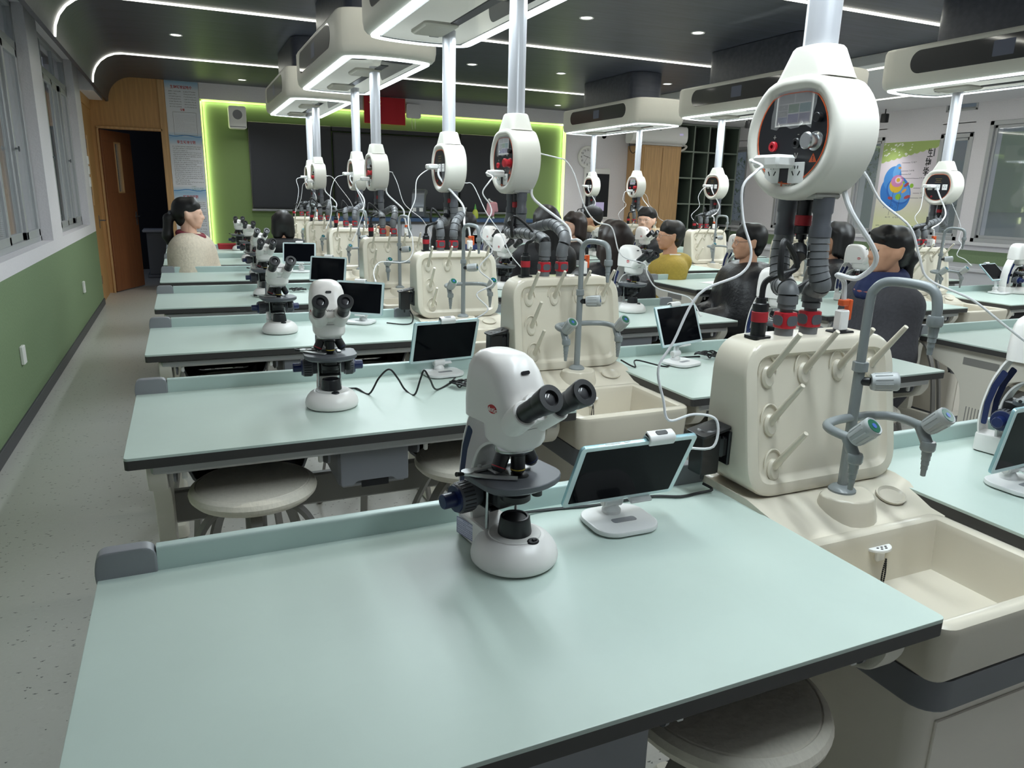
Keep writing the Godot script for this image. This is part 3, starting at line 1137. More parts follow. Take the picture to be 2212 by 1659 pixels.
func coil(label: String, at: Vector3, r: float) -> void:
	var b := MB.new()
	var pts := []
	for k in 34:
		var a := TAU * k / 8.0
		pts.append(v(r * cos(a) * (1.0 - 0.008 * k), 0.006 + 0.012 * absf(sin(k * 1.3)), r * 0.62 * sin(a + 0.15 * k)))
	b.tube(spl(pts, 3), 0.003, 6)
	var t := thing("power_lead", label, "cable", at)
	t.position.y = 0.783
	obj("coil", b, M["black rubber"], t)

func seat_under(p: Vector3, hy: float) -> void:
	pass

func people() -> void:
	var L := [
		["woman_a", v(0.05, 0, -6.22), 72.0, {"hy": 1.19, "look": 10.0, "hair": "pony", "coat": "cloth cream", "collar": "cloth wine", "puff": true, "thick": 0.04, "hair_tie": 1, "cuff": "cloth wine", "skin": "skin pale"}, "person in a cream padded coat with dark red collar and a long ponytail"],
		["b", v(0.87, 0, -7.34), 176.0, {"hy": 1.075, "hair": "bob", "coat": "cloth black", "hood": 1, "thick": 0.05, "bulk": 1.2}, "person in a black hooded coat seen from behind, far end of the leftmost column"],
		["c", v(1.72, 0, -5.02), 170.0, {"hy": 1.115, "hair": "long", "coat": "cloth red", "hood": 1, "thick": 0.045, "look": -14.0}, "person in a bright red coat with long black hair, behind the left sinks"],
		["d", v(2.30, 0, -6.2), 178.0, {"hy": 1.11, "hair": "short", "coat": "cloth navy", "thick": 0.035}, "person with short black hair in a navy jacket seen from behind"],
		["e", v(2.52, 0, -5.05), 172.0, {"hy": 1.2, "hair": "long", "coat": "cloth black", "thick": 0.03}, "person with long black hair half hidden behind the grey hoses"],
		["f", v(3.38, 0, -6.18), -112.0, {"hy": 1.13, "hair": "bob", "coat": "cloth black", "look": 22.0, "glasses": 1, "skin": "skin pale", "hair_color": "hair brown"}, "person with brown fringe and round glasses turned to the left, behind others"],
		["g", v(2.40, 0, -3.88), 178.0, {"hy": 1.135, "hair": "long", "coat": "cloth puffer", "puff": true, "thick": 0.05, "hair_color": "hair brown"}, "person with dark brown hair in a glossy black padded coat seen from behind"],
		["h", v(4.22, 0, -7.3), -130.0, {"hy": 1.16, "hair": "short", "cap": 1, "coat": "cloth black", "fur": 1, "thick": 0.05}, "person in a dark cap and coat with a pale fur hood edge"],
		["i", v(4.15, 0, -6.12), -78.0, {"hy": 1.185, "hair": "short", "coat": "cloth puffer", "look": 20.0, "glasses": 1, "fur": 1, "thick": 0.045, "skin": "skin pale"}, "person with short black hair and glasses facing left, in a dark coat"],
		["j", v(3.60, 0, -4.96), -108.0, {"hy": 1.10, "hair": "short", "coat": "cloth mustard", "hood": 1, "lining": "cloth white", "thick": 0.045, "glasses": 1}, "person in a mustard yellow hooded jacket seated facing left"],
		["k", v(3.42, 0, -3.84), -112.0, {"hy": 1.125, "hair": "short", "coat": "cloth puffer", "puff": true, "hood": 1, "thick": 0.055, "glasses": 1, "skirt": 1}, "person in a long black padded coat and glasses facing left"],
		["l", v(4.22, 0, -3.86), -125.0, {"hy": 1.14, "hair": "bob", "coat": "cloth puffer", "puff": true, "collar": "cloth cream", "thick": 0.05}, "person in a black padded coat with pale collar behind the near hoses"],
		["m", v(3.24, 0, -2.62), -104.0, {"hy": 1.165, "hair": "bun", "coat": "cloth grey", "scarf": "cloth navy", "scarf_trim": "lips", "thick": 0.04, "seam": 1, "skirt": 1, "hand_x": 0.05, "hand_y": 0.04}, "person in a grey wool coat and navy patterned scarf, hair pinned up, facing left"],
	]
	var st: Node3D = get_node("stool")
	for q in L:
		var t := person(q[4], q[1], q[2], q[3])
		var s := dup(st, "stool", "cream stool under the seated " + " ".join(q[4].split(" ").slice(0, 9)), "stool", q[1])
		s.scale = v(1, (q[3].hy - 0.665 - 0.075) / 0.636, 1)
	# things people have with them
	var ph := thing("tablet", "dark handheld tablet in the hands of the person in the grey coat", "tablet", v(2.93, 0.77, -2.70), -104.0)
	var b := MB.new()
	b.X = turn("x", -25)
	b.prism(rrect(0.13, 0.19, 0.008, 3), 0.0, 0.008, 0.001, 0.001)
	obj("case", b, M["rail cap"], ph)
	b = MB.new()
	b.X = turn("x", -25)
	b.prism(rrect(0.118, 0.175, 0.004, 2), 0.0079, 0.0088)
	obj("screen", b, M["tablet glass"], ph)
	var bag := thing("handbag", "tan leather handbag with black strap on the sixth-row table behind the sinks", "bag", v(1.68, 0.78, -6.75))
	b = MB.new()
	b.X = Transform3D(Basis(v(1, 0, 0), v(0, 0, 1), v(0, 1, 0)), v(0, 0.15, -0.06))
	b.prism(rounded(poly([-0.17, -0.15, 0.17, -0.15, 0.14, 0.10, 0.07, 0.16, -0.07, 0.16, -0.14, 0.10]), 0.06, 5), 0.0, 0.12, 0.03, 0.03)
	obj("body", b, M["bag tan"], bag)
	b = MB.new()
	b.tube(spl([v(-0.12, 0.22, 0.05), v(-0.08, 0.30, 0.06), v(0.0, 0.33, 0.06), v(0.08, 0.30, 0.06), v(0.12, 0.22, 0.05)], 5), 0.008, 8)
	obj("strap", b, M["black rubber"], bag)
	var wb := thing("handbag", "dark wine-red leather bag lying beside the yellow jacket", "bag", v(2.92, 0.0, -4.95))
	wb.position = v(3.55, 0.78, -5.62)
	b = MB.new()
	b.X = Transform3D(Basis(v(1, 0, 0), v(0, 0, 1), v(0, 1, 0)), v(0, 0.13, -0.07))
	b.prism(rounded(poly([-0.18, -0.13, 0.18, -0.13, 0.15, 0.06, 0.0, 0.12, -0.15, 0.06]), 0.06, 5), 0.0, 0.14, 0.04, 0.04)
	obj("body", b, M["bag wine"], wb)
	b = MB.new()
	b.tube(spl([v(-0.13, 0.18, 0.0), v(-0.09, 0.26, 0.02), v(0.09, 0.26, 0.02), v(0.13, 0.18, 0.0)], 5), 0.009, 8)
	obj("strap", b, M["black rubber"], wb)
	var rd := thing("tray", "flat dark red tray behind the microscope at the far end of the leftmost column", "tray", v(0.62, 0.78, -8.18))
	b = MB.new()
	b.layers(rrect(0.62, 0.1, 0.02, 4), [[0.0, 0.006], [0.05, 0.0], [0.055, 0.004], [0.012, 0.012]])
	obj("body", b, M["red matt"], rd)
	var pp := thing("paper", "printed white sheet lying on the table in the fourth row, third column", "paper", v(3.72, 0.781, -4.40), 15.0)
	b = MB.new()
	b.prism(rrect(0.21, 0.297, 0.001, 1), 0.0, 0.0006)
	obj("sheet", b, M["white matt"], pp)

# ---------------------------------------------------------------- furniture
func make_table() -> Node3D:
	var t := thing("lab_table", "", "table")
	var o := rrect(1.2, 0.6, 0.011, 4)
	var b := MB.new()
	b.prism(o, 0.7735, 0.78, 0.0, 0.0012)
	obj("tabletop", b, M["mint laminate"], t)
	b = MB.new()
	b.prism(o, 0.75, 0.7735, 0.0008, 0.0)
	obj("edge_band", b, M["dark core"], t)
	# raised rail along the far edge
	b = MB.new()
	b.X = Transform3D(Basis(), v(-0.512, 0, -0.302)) * turn("z", -90)
	b.prism(rounded(poly([-0.822, -0.011, -0.822, 0.011, -0.765, 0.011, -0.765, -0.011]), 0.006, 3), 0.0, 1.024)
	obj("back_rail", b, M["mint rail"], t)
	for s in [-1, 1]:
		b = MB.new()
		b.X = Transform3D(Basis(v(s, 0, 0), v(0, 0, 1), v(0, 1, 0)), v(0, 0, -0.316))
		b.prism(rounded(poly([0.512, 0.762, 0.601, 0.762, 0.604, 0.79, 0.598, 0.826, 0.512, 0.826]), 0.022, 5), 0.0, 0.028, 0.003, 0.003)
		obj("rail_cap", b, M["rail cap"], t)
	b = MB.new()
	b.box(v(0, 0.735, 0.262), v(1.1, 0.03, 0.03), 0.008)
	obj("front_rail", b, M["aluminium"], t)
	b = MB.new()
	b.box(v(0, 0.735, -0.25), v(1.1, 0.03, 0.03), 0.004)
	b.box(v(0, 0.50, -0.06), v(1.08, 0.1, 0.03), 0.006)
	obj("cross_beam", b, M["beam grey"], t)
	for s in [-1, 1]:
		var up := poly([-0.27, 0.75, 0.27, 0.75, 0.275, 0.715, 0.25, 0.672, 0.13, 0.632, 0.085, 0.575, 0.066, 0.48, 0.062, 0.05, -0.062, 0.05, -0.066, 0.48, -0.085, 0.575, -0.13, 0.632, -0.25, 0.672, -0.275, 0.715])
		b = MB.new()
		b.X = Transform3D(Basis(v(0, 0, 1), v(1, 0, 0), v(0, 1, 0)), v(s * 0.535 - 0.022, 0, 0))
		b.prism(rounded(up, 0.03, 4), 0.0, 0.044, 0.005, 0.005)
		var leg := obj("leg_panel", b, M["warm white"], t)
		b = MB.new()
		for k in 5:
			b.box(v(s * 0.5575, 0.28, -0.03 + k * 0.015), v(0.001, 0.4, 0.004))
		b.box(v(s * 0.5573, 0.69, 0), v(0.0008, 0.035, 0.17))
		obj("groove", b, M["beam grey"], leg)
		b = MB.new()
		b.X = Transform3D(Basis(), v(s * 0.535, 0, 0))
		b.layers(rounded(poly([-0.03, -0.28, 0.03, -0.28, 0.03, 0.28, -0.03, 0.28]), 0.028, 5), [[0.008, 0.004], [0.014, 0.0], [0.045, 0.002], [0.06, 0.012]])
		var foot := obj("foot", b, M["warm white"], t)
		b = MB.new()
		b.X = Transform3D(Basis(), v(s * 0.535, 0, 0))
		for q in [-0.215, 0.215]:
			b.layers(ellipse(0.024, 0.05, 16, Vector2(0, q)), [[0.0, 0.003], [0.008, 0.0]])
			b.layers(ellipse(0.012, 0.014, 14, Vector2(0, q)), [[0.055, 0.0], [0.0605, 0.0]])
		obj("foot_pad", b, M["shell grey"], foot)
	# two hanging trays and the drawer between them
	for s in [-1, 1]:
		var oo := poly([-0.19, 0.722, -0.186, 0.70, -0.15, 0.61, -0.125, 0.588, -0.09, 0.582, 0.09, 0.582, 0.125, 0.588, 0.15, 0.61, 0.186, 0.70, 0.19, 0.722])
		var prof := PackedVector2Array(oo)
		var ins := [0.183, 0.722, 0.179, 0.70, 0.144, 0.614, 0.122, 0.595, 0.09, 0.589, -0.09, 0.589, -0.122, 0.595, -0.144, 0.614, -0.179, 0.70, -0.183, 0.722]
		prof.append_array(poly(ins))
		b = MB.new()
		b.X = Transform3D(Basis(v(1, 0, 0), v(0, 0, -1), v(0, 1, 0)), v(s * 0.31, 0, 0.04))
		b.prism(prof, 0.0, 0.26)
		var tr := obj("book_tray", b, M["shell grey"], t)
		b = MB.new()
		b.X = Transform3D(Basis(v(1, 0, 0), v(0, 0, -1), v(0, 1, 0)), v(s * 0.31, 0, 0.036))
		var li := PackedVector2Array(poly([-0.1825, 0.7225, -0.1785, 0.70, -0.1435, 0.6145, -0.1215, 0.5957, -0.09, 0.5897, 0.09, 0.5897, 0.1215, 0.5957, 0.1435, 0.6145, 0.1785, 0.70, 0.1825, 0.7225]))
		li.append_array(poly([0.1815, 0.7225, 0.1775, 0.70, 0.1425, 0.6155, 0.121, 0.5967, 0.09, 0.5907, -0.09, 0.5907, -0.121, 0.5967, -0.1425, 0.6155, -0.1775, 0.70, -0.1815, 0.7225]))
		b.prism(li, 0.0, 0.254)
		b.box(v(0, 0.655, 0) * 0 + v(0, 0.25, 0.66), v(0.3, 0.003, 0.13))
		obj("tray_lining", b, M["shell black"], tr)
		# side wings that reach forward to the front rail
		b = MB.new()
		for w in [-1, 1]:
			b.X = Transform3D(Basis(v(0, 0, 1), v(1, 0, 0), v(0, 1, 0)), v(s * 0.31 + w * 0.187 - 0.003, 0, 0))
			b.prism(rounded(poly([0.035, 0.72, 0.255, 0.72, 0.25, 0.69, 0.17, 0.665, 0.035, 0.66]), 0.02, 3), 0.0, 0.006)
		obj("tray_wing", b, M["shell grey"], tr)
		b = MB.new()
		for w in [-1, 1]:
			b.box(v(s * 0.31 + w * 0.165, 0.706, 0.246), v(0.012, 0.022, 0.012), 0.003)
		obj("tray_clip", b, M["white"], tr)
	b = MB.new()
	b.box(v(0, 0.665, 0.06), v(0.195, 0.118, 0.36), 0.012)
	var dr := obj("drawer", b, M["drawer grey"], t)
	b = MB.new()
	b.X = Transform3D(Basis(v(1, 0, 0), v(0, 0, 1), v(0, 1, 0)), v(0, 0, 0.238))
	b.prism(rounded(poly([-0.094, 0.718, 0.094, 0.718, 0.094, 0.616, 0.06, 0.616, 0.05, 0.628, -0.05, 0.628, -0.06, 0.616, -0.094, 0.616]), 0.008, 3), 0.0, 0.012, 0.0, 0.003)
	obj("drawer_front", b, M["drawer grey"], dr)
	b = MB.new()
	b.box(v(0, 0.618, 0.246), v(0.075, 0.018, 0.004))
	obj("handle_slot", b, M["shell black"], dr)
	return t

func make_stool() -> Node3D:
	var t := thing("stool", "", "stool")
	var b := MB.new()
	var pf := [Vector2(0, 0.585), Vector2(0.13, 0.585), Vector2(0.152, 0.592), Vector2(0.163, 0.604), Vector2(0.165, 0.613), Vector2(0.160, 0.624), Vector2(0.15, 0.631), Vector2(0.1475, 0.6315), Vector2(0.1455, 0.6295), Vector2(0.143, 0.632), Vector2(0.12, 0.634), Vector2(0, 0.636)]
	b.lathe(pf, 48)
	obj("seat", b, M["seat cream"], t, 30)
	b = MB.new()
	b.cyl(0.035, 0.565, 0.586, 20)
	b.cyl(0.028, 0.42, 0.567, 20, 0.004)
	obj("column", b, M["leg grey"], t)
	for k in 5:
		var a := TAU * (k + 0.25) / 5
		var d := v(cos(a), 0, sin(a))
		b = MB.new()
		b.strap(spl([v(0, 0.575, 0) + d * 0.02, v(0, 0.573, 0) + d * 0.07, v(0, 0.555, 0) + d * 0.115, v(0, 0.50, 0) + d * 0.155, v(0, 0.36, 0) + d * 0.21, v(0, 0.02, 0) + d * 0.27], 5), d.cross(Vector3.UP), 0.014, 0.006)
		b.ball(v(0, 0.012, 0) + d * 0.271, v(0.016, 0.012, 0.016), 10, 6)
		obj("leg", b, M["leg grey"], t)
	return t

func make_sink() -> Node3D:
	# x 0 at the middle, z 0 at the row's front edge, away from the camera is -z
	var t := thing("sink_unit", "", "sink")
	var W := 0.412
	var o := rrect(W, 0.33, 0.035, 6, Vector2(0, -0.165))
	var b := MB.new()
	b.layers(o, [[0.645, 0.012], [0.652, 0.006], [0.735, 0.0], [0.747, 0.003], [0.752, 0.010], [0.752, 0.024], [0.748, 0.031], [0.735, 0.036], [0.66, 0.046], [0.625, 0.056], [0.607, 0.075], [0.60, 0.11]], true, true)
	var bas := obj("basin", b, M["sink cream"], t)
	b = MB.new()
	b.X = Transform3D(Basis(), v(0, 0.601, -0.17))
	b.lathe([Vector2(0, 0.002), Vector2(0.03, 0.002), Vector2(0.034, 0.0), Vector2(0.034, -0.002)], 20)
	obj("drain", b, M["silver"], bas)
	# sloping shelf between basin and rack
	b = MB.new()
	var sec := [[-0.30, 0.752, 0.70], [-0.335, 0.757, 0.70], [-0.37, 0.772, 0.70], [-0.405, 0.787, 0.70], [-0.445, 0.795, 0.70], [-0.60, 0.797, 0.70]]
	var rings := []
	for q in sec:
		var w: float = W / 2 + (0.0 if q[0] > -0.4 else 0.012)
		rings.append(PackedVector3Array([v(-w, q[1], q[0]), v(-w + 0.03, q[1] - 0.006, q[0]), v(w - 0.03, q[1] - 0.006, q[0]), v(w, q[1], q[0]), v(w, q[2], q[0]), v(-w, q[2], q[0])]))
	b.loft(rings)
	obj("shelf", b, M["sink cream"], t, 50)
	b = MB.new()
	b.X = Transform3D(Basis(), v(0, 0, -0.395))
	var eo := PackedVector2Array()
	for i in 24:
		var a := TAU * i / 24
		eo.append(Vector2(0.062 * cos(a), (0.062 if sin(a) > 0 else 0.03) * sin(a)))
	b.layers(eo, [[0.74, -0.012], [0.775, -0.004], [0.797, 0.0], [0.801, 0.004]])
	obj("tap_mound", b, M["sink cream"], t, 50)
	b = MB.new()
	b.X = Transform3D(Basis(), v(0.135, 0.775, -0.385)) * turn("x", 22)
	b.layers(ellipse(0.034, 0.026, 24), [[0.0, -0.003], [0.004, -0.003], [0.0045, 0.0], [0.001, 0.004], [-0.004, 0.012]], true, true)
	obj("soap_dish", b, M["sink cream"], t)
	# overflow grate with plug chain on the far wall of the bowl
	b = MB.new()
	b.X = Transform3D(Basis(), v(0.0, 0.716, -0.282))
	var half := PackedVector2Array()
	for i in 13:
		var a := PI * i / 12
		half.append(Vector2(0.03 * cos(a), 0.022 * sin(a) - 0.012))
	b.prism(half, 0.0, 0.006, 0.001, 0.002)
	b.box(v(0.0, -0.012, -0.006), v(0.022, 0.024, 0.012), 0.003)
	var gr := obj("overflow_grate", b, M["white"], t)
	b = MB.new()
	for q in [[-0.011, -0.004], [0, -0.004], [0.011, -0.004], [-0.006, 0.002], [0.006, 0.002]]:
		b.layers(ellipse(0.0032, 0.0022, 8, Vector2(q[0], q[1])), [[0.7218, 0.0], [0.7224, 0.0]])
	b.X = Transform3D(Basis(), v(0, 0, -0.282))
	obj("grate_hole", b, M["shell black"], gr).position = v(0, 0, -0.282)
	b = MB.new()
	for k in 17:
		var a := float(k) / 16
		b.ball(v(0.004 * sin(a * PI), 0.702 - 0.07 * a, -0.272), Vector3.ONE * 0.0022, 6, 4)
		b.ball(v(-0.004 * sin(a * PI), 0.702 - 0.07 * a, -0.272), Vector3.ONE * 0.0022, 6, 4)
	obj("plug_chain", b, M["black rubber"], t)
	# grey skirt and cabinet
	b = MB.new()
	b.layers(rrect(W - 0.012, 0.56, 0.05, 6, Vector2(0, -0.286)), [[0.585, 0.004], [0.591, 0.0], [0.646, 0.0], [0.646, 0.008], [0.585, 0.014]], false, false)
	obj("skirt_band", b, M["sink band"], t)
	b = MB.new()
	b.prism(rrect(W - 0.05, 0.53, 0.04, 6, Vector2(0, -0.29)), 0.05, 0.59)
	var cab := obj("cabinet", b, M["sink cabinet"], t)
	b = MB.new()
	b.box(v(0, 0.32, -0.0245), v(W - 0.11, 0.47, 0.006), 0.002)
	obj("cabinet_door", b, M["sink cabinet"], cab)
	b = MB.new()
	b.prism(rrect(W - 0.08, 0.5, 0.03, 4, Vector2(0, -0.29)), 0.0, 0.051)
	obj("plinth", b, M["sink band"], t)
	# drying rack
	b = MB.new()
	var fo := rack_outline(0.0)
	rings = []
	# [depth fraction from front, inset]
	rings.append(rack_ring(fo, 0.012, b.inset(fo, 0.042)))
	rings.append(rack_ring(fo, 0.010, b.inset(fo, 0.036)))
	rings.append(rack_ring(fo, 0.0, b.inset(fo, 0.028)))
	rings.append(rack_ring(fo, 0.0, b.inset(fo, 0.010)))
	rings.append(rack_ring(fo, 0.003, b.inset(fo, 0.003)))
	rings.append(rack_ring(fo, 0.010, fo))
	var back := PackedVector3Array()
	for p in fo:
		back.append(v(p.x, p.y, -0.592))
	rings.append(back)
	var back2 := PackedVector3Array()
	for p in b.inset(fo, 0.008):
		back2.append(v(p.x, p.y, -0.60))
	rings.append(back2)
	b.loft(rings)
	var rack := obj("drying_rack", b, M["sink cream"], t)
	for q in [[-0.15, 1.045], [-0.05, 1.045], [0.05, 1.045], [0.148, 1.045], [-0.146, 0.945], [-0.14, 0.85]]:
		var x: float = q[0]
		var y: float = q[1]
		var z := -0.44 - (y - 0.79) * 0.19 - 0.012
		b = MB.new()
		b.X = Transform3D(Basis(), v(x, y, z)) * turn("x", 79)
		b.layers(ellipse(0.017, 0.024, 18, Vector2(0, 0.006)), [[-0.002, 0.0], [0.004, 0.0], [0.008, 0.005]])
		var ros := obj("peg_rosette", b, M["sink cream"], rack)
		b = MB.new()
		var arc := []
		for i in 9:
			var a := PI * (1.0 + float(i) / 8)
			arc.append(v(x + 0.024 * cos(a) , y + 0.004 - 0.034 * sin(a), z + 0.002 - 0.006 * absf(sin(a)) ))
		b.tube(spl(arc, 2), 0.0022, 6)
		obj("drip_lip", b, M["sink cream"], ros)
		b = MB.new()
		var root := v(x, y, z + 0.004)
		b.tube(spl([root, root + v(0, 0.02, 0.014), root + v(0.0, 0.092, 0.068), root + v(0, 0.098, 0.0725)], 3), PackedFloat32Array([0.0085, 0.008, 0.0078, 0.0075, 0.0068, 0.006, 0.0056, 0.005, 0.004, 0.002]), 10)
		obj("peg", b, M["sink cream"], rack)
	return t

func rack_outline(_d: float) -> PackedVector2Array:
	return rounded(poly([-0.218, 0.79, -0.214, 1.115, 0.214, 1.115, 0.218, 0.79]), 0.075, 8)

func rack_ring(_fo: PackedVector2Array, dz: float, o: PackedVector2Array) -> PackedVector3Array:
	var R := PackedVector3Array()
	for p in o:
		R.append(v(p.x, p.y, -0.44 - (p.y - 0.79) * 0.19 - dz))
	return R

func make_faucet() -> Node3D:
	# base at y 0.80 over the mound
	var t := thing("lab_faucet", "", "faucet")
	var g: Material = M["tap grey"]
	var b := MB.new()
	b.lathe([Vector2(0, 0), Vector2(0.028, 0), Vector2(0.028, 0.004), Vector2(0.022, 0.01), Vector2(0.013, 0.015), Vector2(0, 0.015)], 24)
	obj("base_flange", b, g, t)
	b = MB.new()
	b.cyl(0.0108, 0.01, 0.275, 18)
	b.tube(spl([v(0, 0.27, 0), v(0, 0.40, 0), v(0.001, 0.43, 0.006), v(0.008, 0.448, 0.03), v(0.022, 0.448, 0.085), v(0.03, 0.438, 0.112), v(0.033, 0.41, 0.121), v(0.033, 0.385, 0.121)], 6), 0.0092, 16)
	obj("pipe", b, g, t)
	b = MB.new()
	b.cyl(0.0155, 0.262, 0.282, 6, 0.001)
	obj("nut", b, g, t, 20)
	b = MB.new()
	b.rod(v(0, 0.242, 0), v(0.012, 0.243, 0.018), 0.009, 14)
	obj("valve_stem", b, M["black plastic"], t)
	knob(t, v(0.008, 0.242, 0.014), v(0.8, 0.1, 0.6))
	nozzle(t, v(0.033, 0.39, 0.121), 0.07)
	b = MB.new()
	for s in [-1, 1]:
		b.tube(spl([v(0, 0.163, 0), v(s * 0.045, 0.163, 0.002), v(s * 0.088, 0.162, 0.016), v(s * 0.104, 0.16, 0.044), v(s * 0.102, 0.157, 0.088)], 6), 0.0092, 14)
	obj("branch_pipe", b, g, t)
	for s in [-1, 1]:
		b = MB.new()
		b.rod(v(s * 0.102, 0.157, 0.08), v(s * 0.102, 0.12, 0.104), 0.0115, 14)
		obj("valve_body", b, g, t)
		nozzle(t, v(s * 0.102, 0.128, 0.103), 0.07)
		knob(t, v(s * 0.102, 0.152, 0.088), v(0.14, 0.72, 0.68))
	return t

func knob(t: Node3D, at: Vector3, dir: Vector3) -> void:
	var d := dir.normalized()
	var b := MB.new()
	b.X = MB.along(at, at + d)
	b.lathe([Vector2(0, 0.008), Vector2(0.016, 0.008), Vector2(0.0175, 0.012), Vector2(0.0195, 0.052), Vector2(0.0195, 0.056), Vector2(0.0175, 0.059), Vector2(0.0155, 0.0575), Vector2(0, 0.0575)], 24)
	var k := obj("knob", b, M["tap knob"], t)
	b = MB.new()
	b.X = MB.along(at, at + d)
	for i in 12:
		var a := TAU * i / 12
		var r := v(cos(a), 0, sin(a))
		b.rod(r * 0.0172 + v(0, 0.014, 0), r * 0.0187 + v(0, 0.046, 0), 0.0016, 5)
	obj("knob_ribs", b, M["tap knob"], k)
	b = MB.new()
	b.X = MB.along(at, at + d)
	b.cyl(0.0148, 0.057, 0.0585, 20, 0.0005)
	obj("knob_disc", b, M["tap green"], k)
	b = MB.new()
	b.X = MB.along(at, at + d)
	b.cyl(0.0055, 0.058, 0.0592, 12)
	obj("knob_mark", b, M["tap blue"], k)

func nozzle(t: Node3D, at: Vector3, l: float) -> void:
	var b := MB.new()
	b.X = Transform3D(Basis(), at)
	b.lathe([Vector2(0, 0.004), Vector2(0.013, 0.004), Vector2(0.0145, 0), Vector2(0.0145, -0.012), Vector2(0.0125, -0.016), Vector2(0.0095, -0.017), Vector2(0.0095, -0.026), Vector2(0.0085, -0.027), Vector2(0.0087, -0.036), Vector2(0.0075, -0.037), Vector2(0.0077, -0.046), Vector2(0.0065, -0.047), Vector2(0.0066, -0.056), Vector2(0.0055, -0.057), Vector2(0.005, -l), Vector2(0.003, -l - 0.001), Vector2(0, -l + 0.004)], 20)
	obj("nozzle", b, M["tap grey"], t, 50)

# ---------------------------------------------------------------- equipment
func make_scope(hump: bool) -> Node3D:
	# front (eyepieces) towards +z, optical axis at the origin
	var t := thing("microscope", "", "microscope")
	var b := MB.new()
	b.lathe([Vector2(0, 0.003), Vector2(0.072, 0.003), Vector2(0.0755, 0.007), Vector2(0.0765, 0.014), Vector2(0.0745, 0.024), Vector2(0.069, 0.034), Vector2(0.061, 0.043), Vector2(0.052, 0.048), Vector2(0.05, 0.0487), Vector2(0, 0.050)], 48)
	b.X = Transform3D(Basis(v(1, 0, 0), v(0, 1, 0), v(0, 0, 1)), v(0, 0.003, -0.085))
	b.prism(rounded(poly([-0.031, -0.055, 0.031, -0.055, 0.04, 0.06, -0.04, 0.06]), 0.012, 4), 0.0, 0.046, 0.002, 0.004)
	var base := obj("base", b, M["scope white"], t, 42)
	b = MB.new()
	b.layers(ellipse(0.046, 0.046, 32), [[0.0496, 0.0], [0.0512, 0.0015]])
	obj("base_plate", b, M["scope light"], base)
	b = MB.new()
	b.layers(ellipse(0.066, 0.066, 32), [[0.0, 0.002], [0.004, 0.0]])
	b.box(v(0, 0.002, -0.125), v(0.05, 0.004, 0.02))
	obj("base_foot", b, M["black rubber"], base)
	b = MB.new()
	b.lathe([Vector2(0, 0.05), Vector2(0.029, 0.05), Vector2(0.0295, 0.054), Vector2(0.026, 0.080), Vector2(0.0245, 0.082), Vector2(0.021, 0.082), Vector2(0.020, 0.078), Vector2(0, 0.078)], 28)
	obj("light_collector", b, M["scope black"], t)
	b = MB.new()
	b.cyl(0.018, 0.0785, 0.080, 20)
	obj("collector_lens", b, M["lens"], t)
	b = MB.new()
	b.X = Transform3D(Basis(), v(0.006, 0.048, 0.044)) * turn("x", 20)
	b.layers(ellipse(0.0115, 0.008, 18), [[0.0, 0.0], [0.003, 0.0], [0.005, 0.002]])
	b.box(v(0.002, 0.006, 0), v(0.009, 0.004, 0.005), 0.001)
	obj("power_switch", b, M["scope black"], t)
	# arm
	var side := rounded(poly([-0.132, 0.03, -0.141, 0.075, -0.139, 0.13, -0.128, 0.19, -0.106, 0.245, -0.08, 0.27, 0.0, 0.25, 0.0, 0.212, -0.04, 0.205, -0.07, 0.185, -0.088, 0.15, -0.093, 0.11, -0.088, 0.045, -0.07, 0.03]), 0.02, 4)
	b = MB.new()
	b.X = Transform3D(Basis(v(0, 0, 1), v(1, 0, 0), v(0, 1, 0)), v(-0.03, 0, 0))
	b.prism(side, 0.0, 0.06, 0.006, 0.006)
	var arm := obj("arm", b, M["scope white"], t)
	b = MB.new()
	for s in [-1, 1]:
		b.X = Transform3D(Basis(v(0, 0, 1), v(1, 0, 0), v(0, 1, 0)), v(s * 0.0302 - 0.0005, 0, 0))
		b.prism(rounded(poly([-0.13, 0.075, -0.117, 0.075, -0.116, 0.13, -0.107, 0.175, -0.09, 0.215, -0.104, 0.223, -0.121, 0.18, -0.13, 0.13]), 0.005, 3), 0.0, 0.001)
	obj("arm_stripe", b, M["scope blue"], arm)
	# stage carrier, condenser
	b = MB.new()
	b.box(v(0, 0.115, -0.066), v(0.056, 0.062, 0.05), 0.004)
	b.box(v(0, 0.118, -0.03), v(0.05, 0.05, 0.03), 0.003)
	b.box(v(0, 0.086, -0.055), v(0.062, 0.006, 0.05), 0.002)
	var car := obj("focus_block", b, M["scope black"], t)
	b = MB.new()
	for s in [-1, 1]:
		b.rod(v(s * 0.031, 0.05, -0.04), v(s * 0.031, 0.15, -0.04), 0.0032, 10)
	obj("guide_rod", b, M["silver"], car)
	b = MB.new()
	b.cyl(0.026, 0.112, 0.126, 24, 0.002)
	b.cyl(0.021, 0.126, 0.152, 24)
	b.box(v(0, 0.134, -0.012), v(0.06, 0.008, 0.05), 0.002)
	obj("condenser", b, M["scope black"], t)
	# stage
	var so := PackedVector2Array()
	so.append_array(poly([-0.066, -0.06, 0.066, -0.06, 0.074, -0.048, 0.075, 0.015]))
	for i in 13:
		var a := PI * i / 12
		so.append(Vector2(0.075 * cos(a), 0.015 + 0.05 * sin(a)))
	so.append_array(poly([-0.075, 0.015, -0.074, -0.048]))
	var s2 := PackedVector2Array()
	for p in so:
		if s2.is_empty() or s2[s2.size() - 1].distance_to(p) > 0.0005:
			s2.append(p)
	b = MB.new()
	b.layers(s2, [[0.142, 0.012], [0.149, 0.001], [0.158, 0.0], [0.1592, 0.0012]])
	var st := obj("stage", b, M["scope grey"], t)
	b = MB.new()
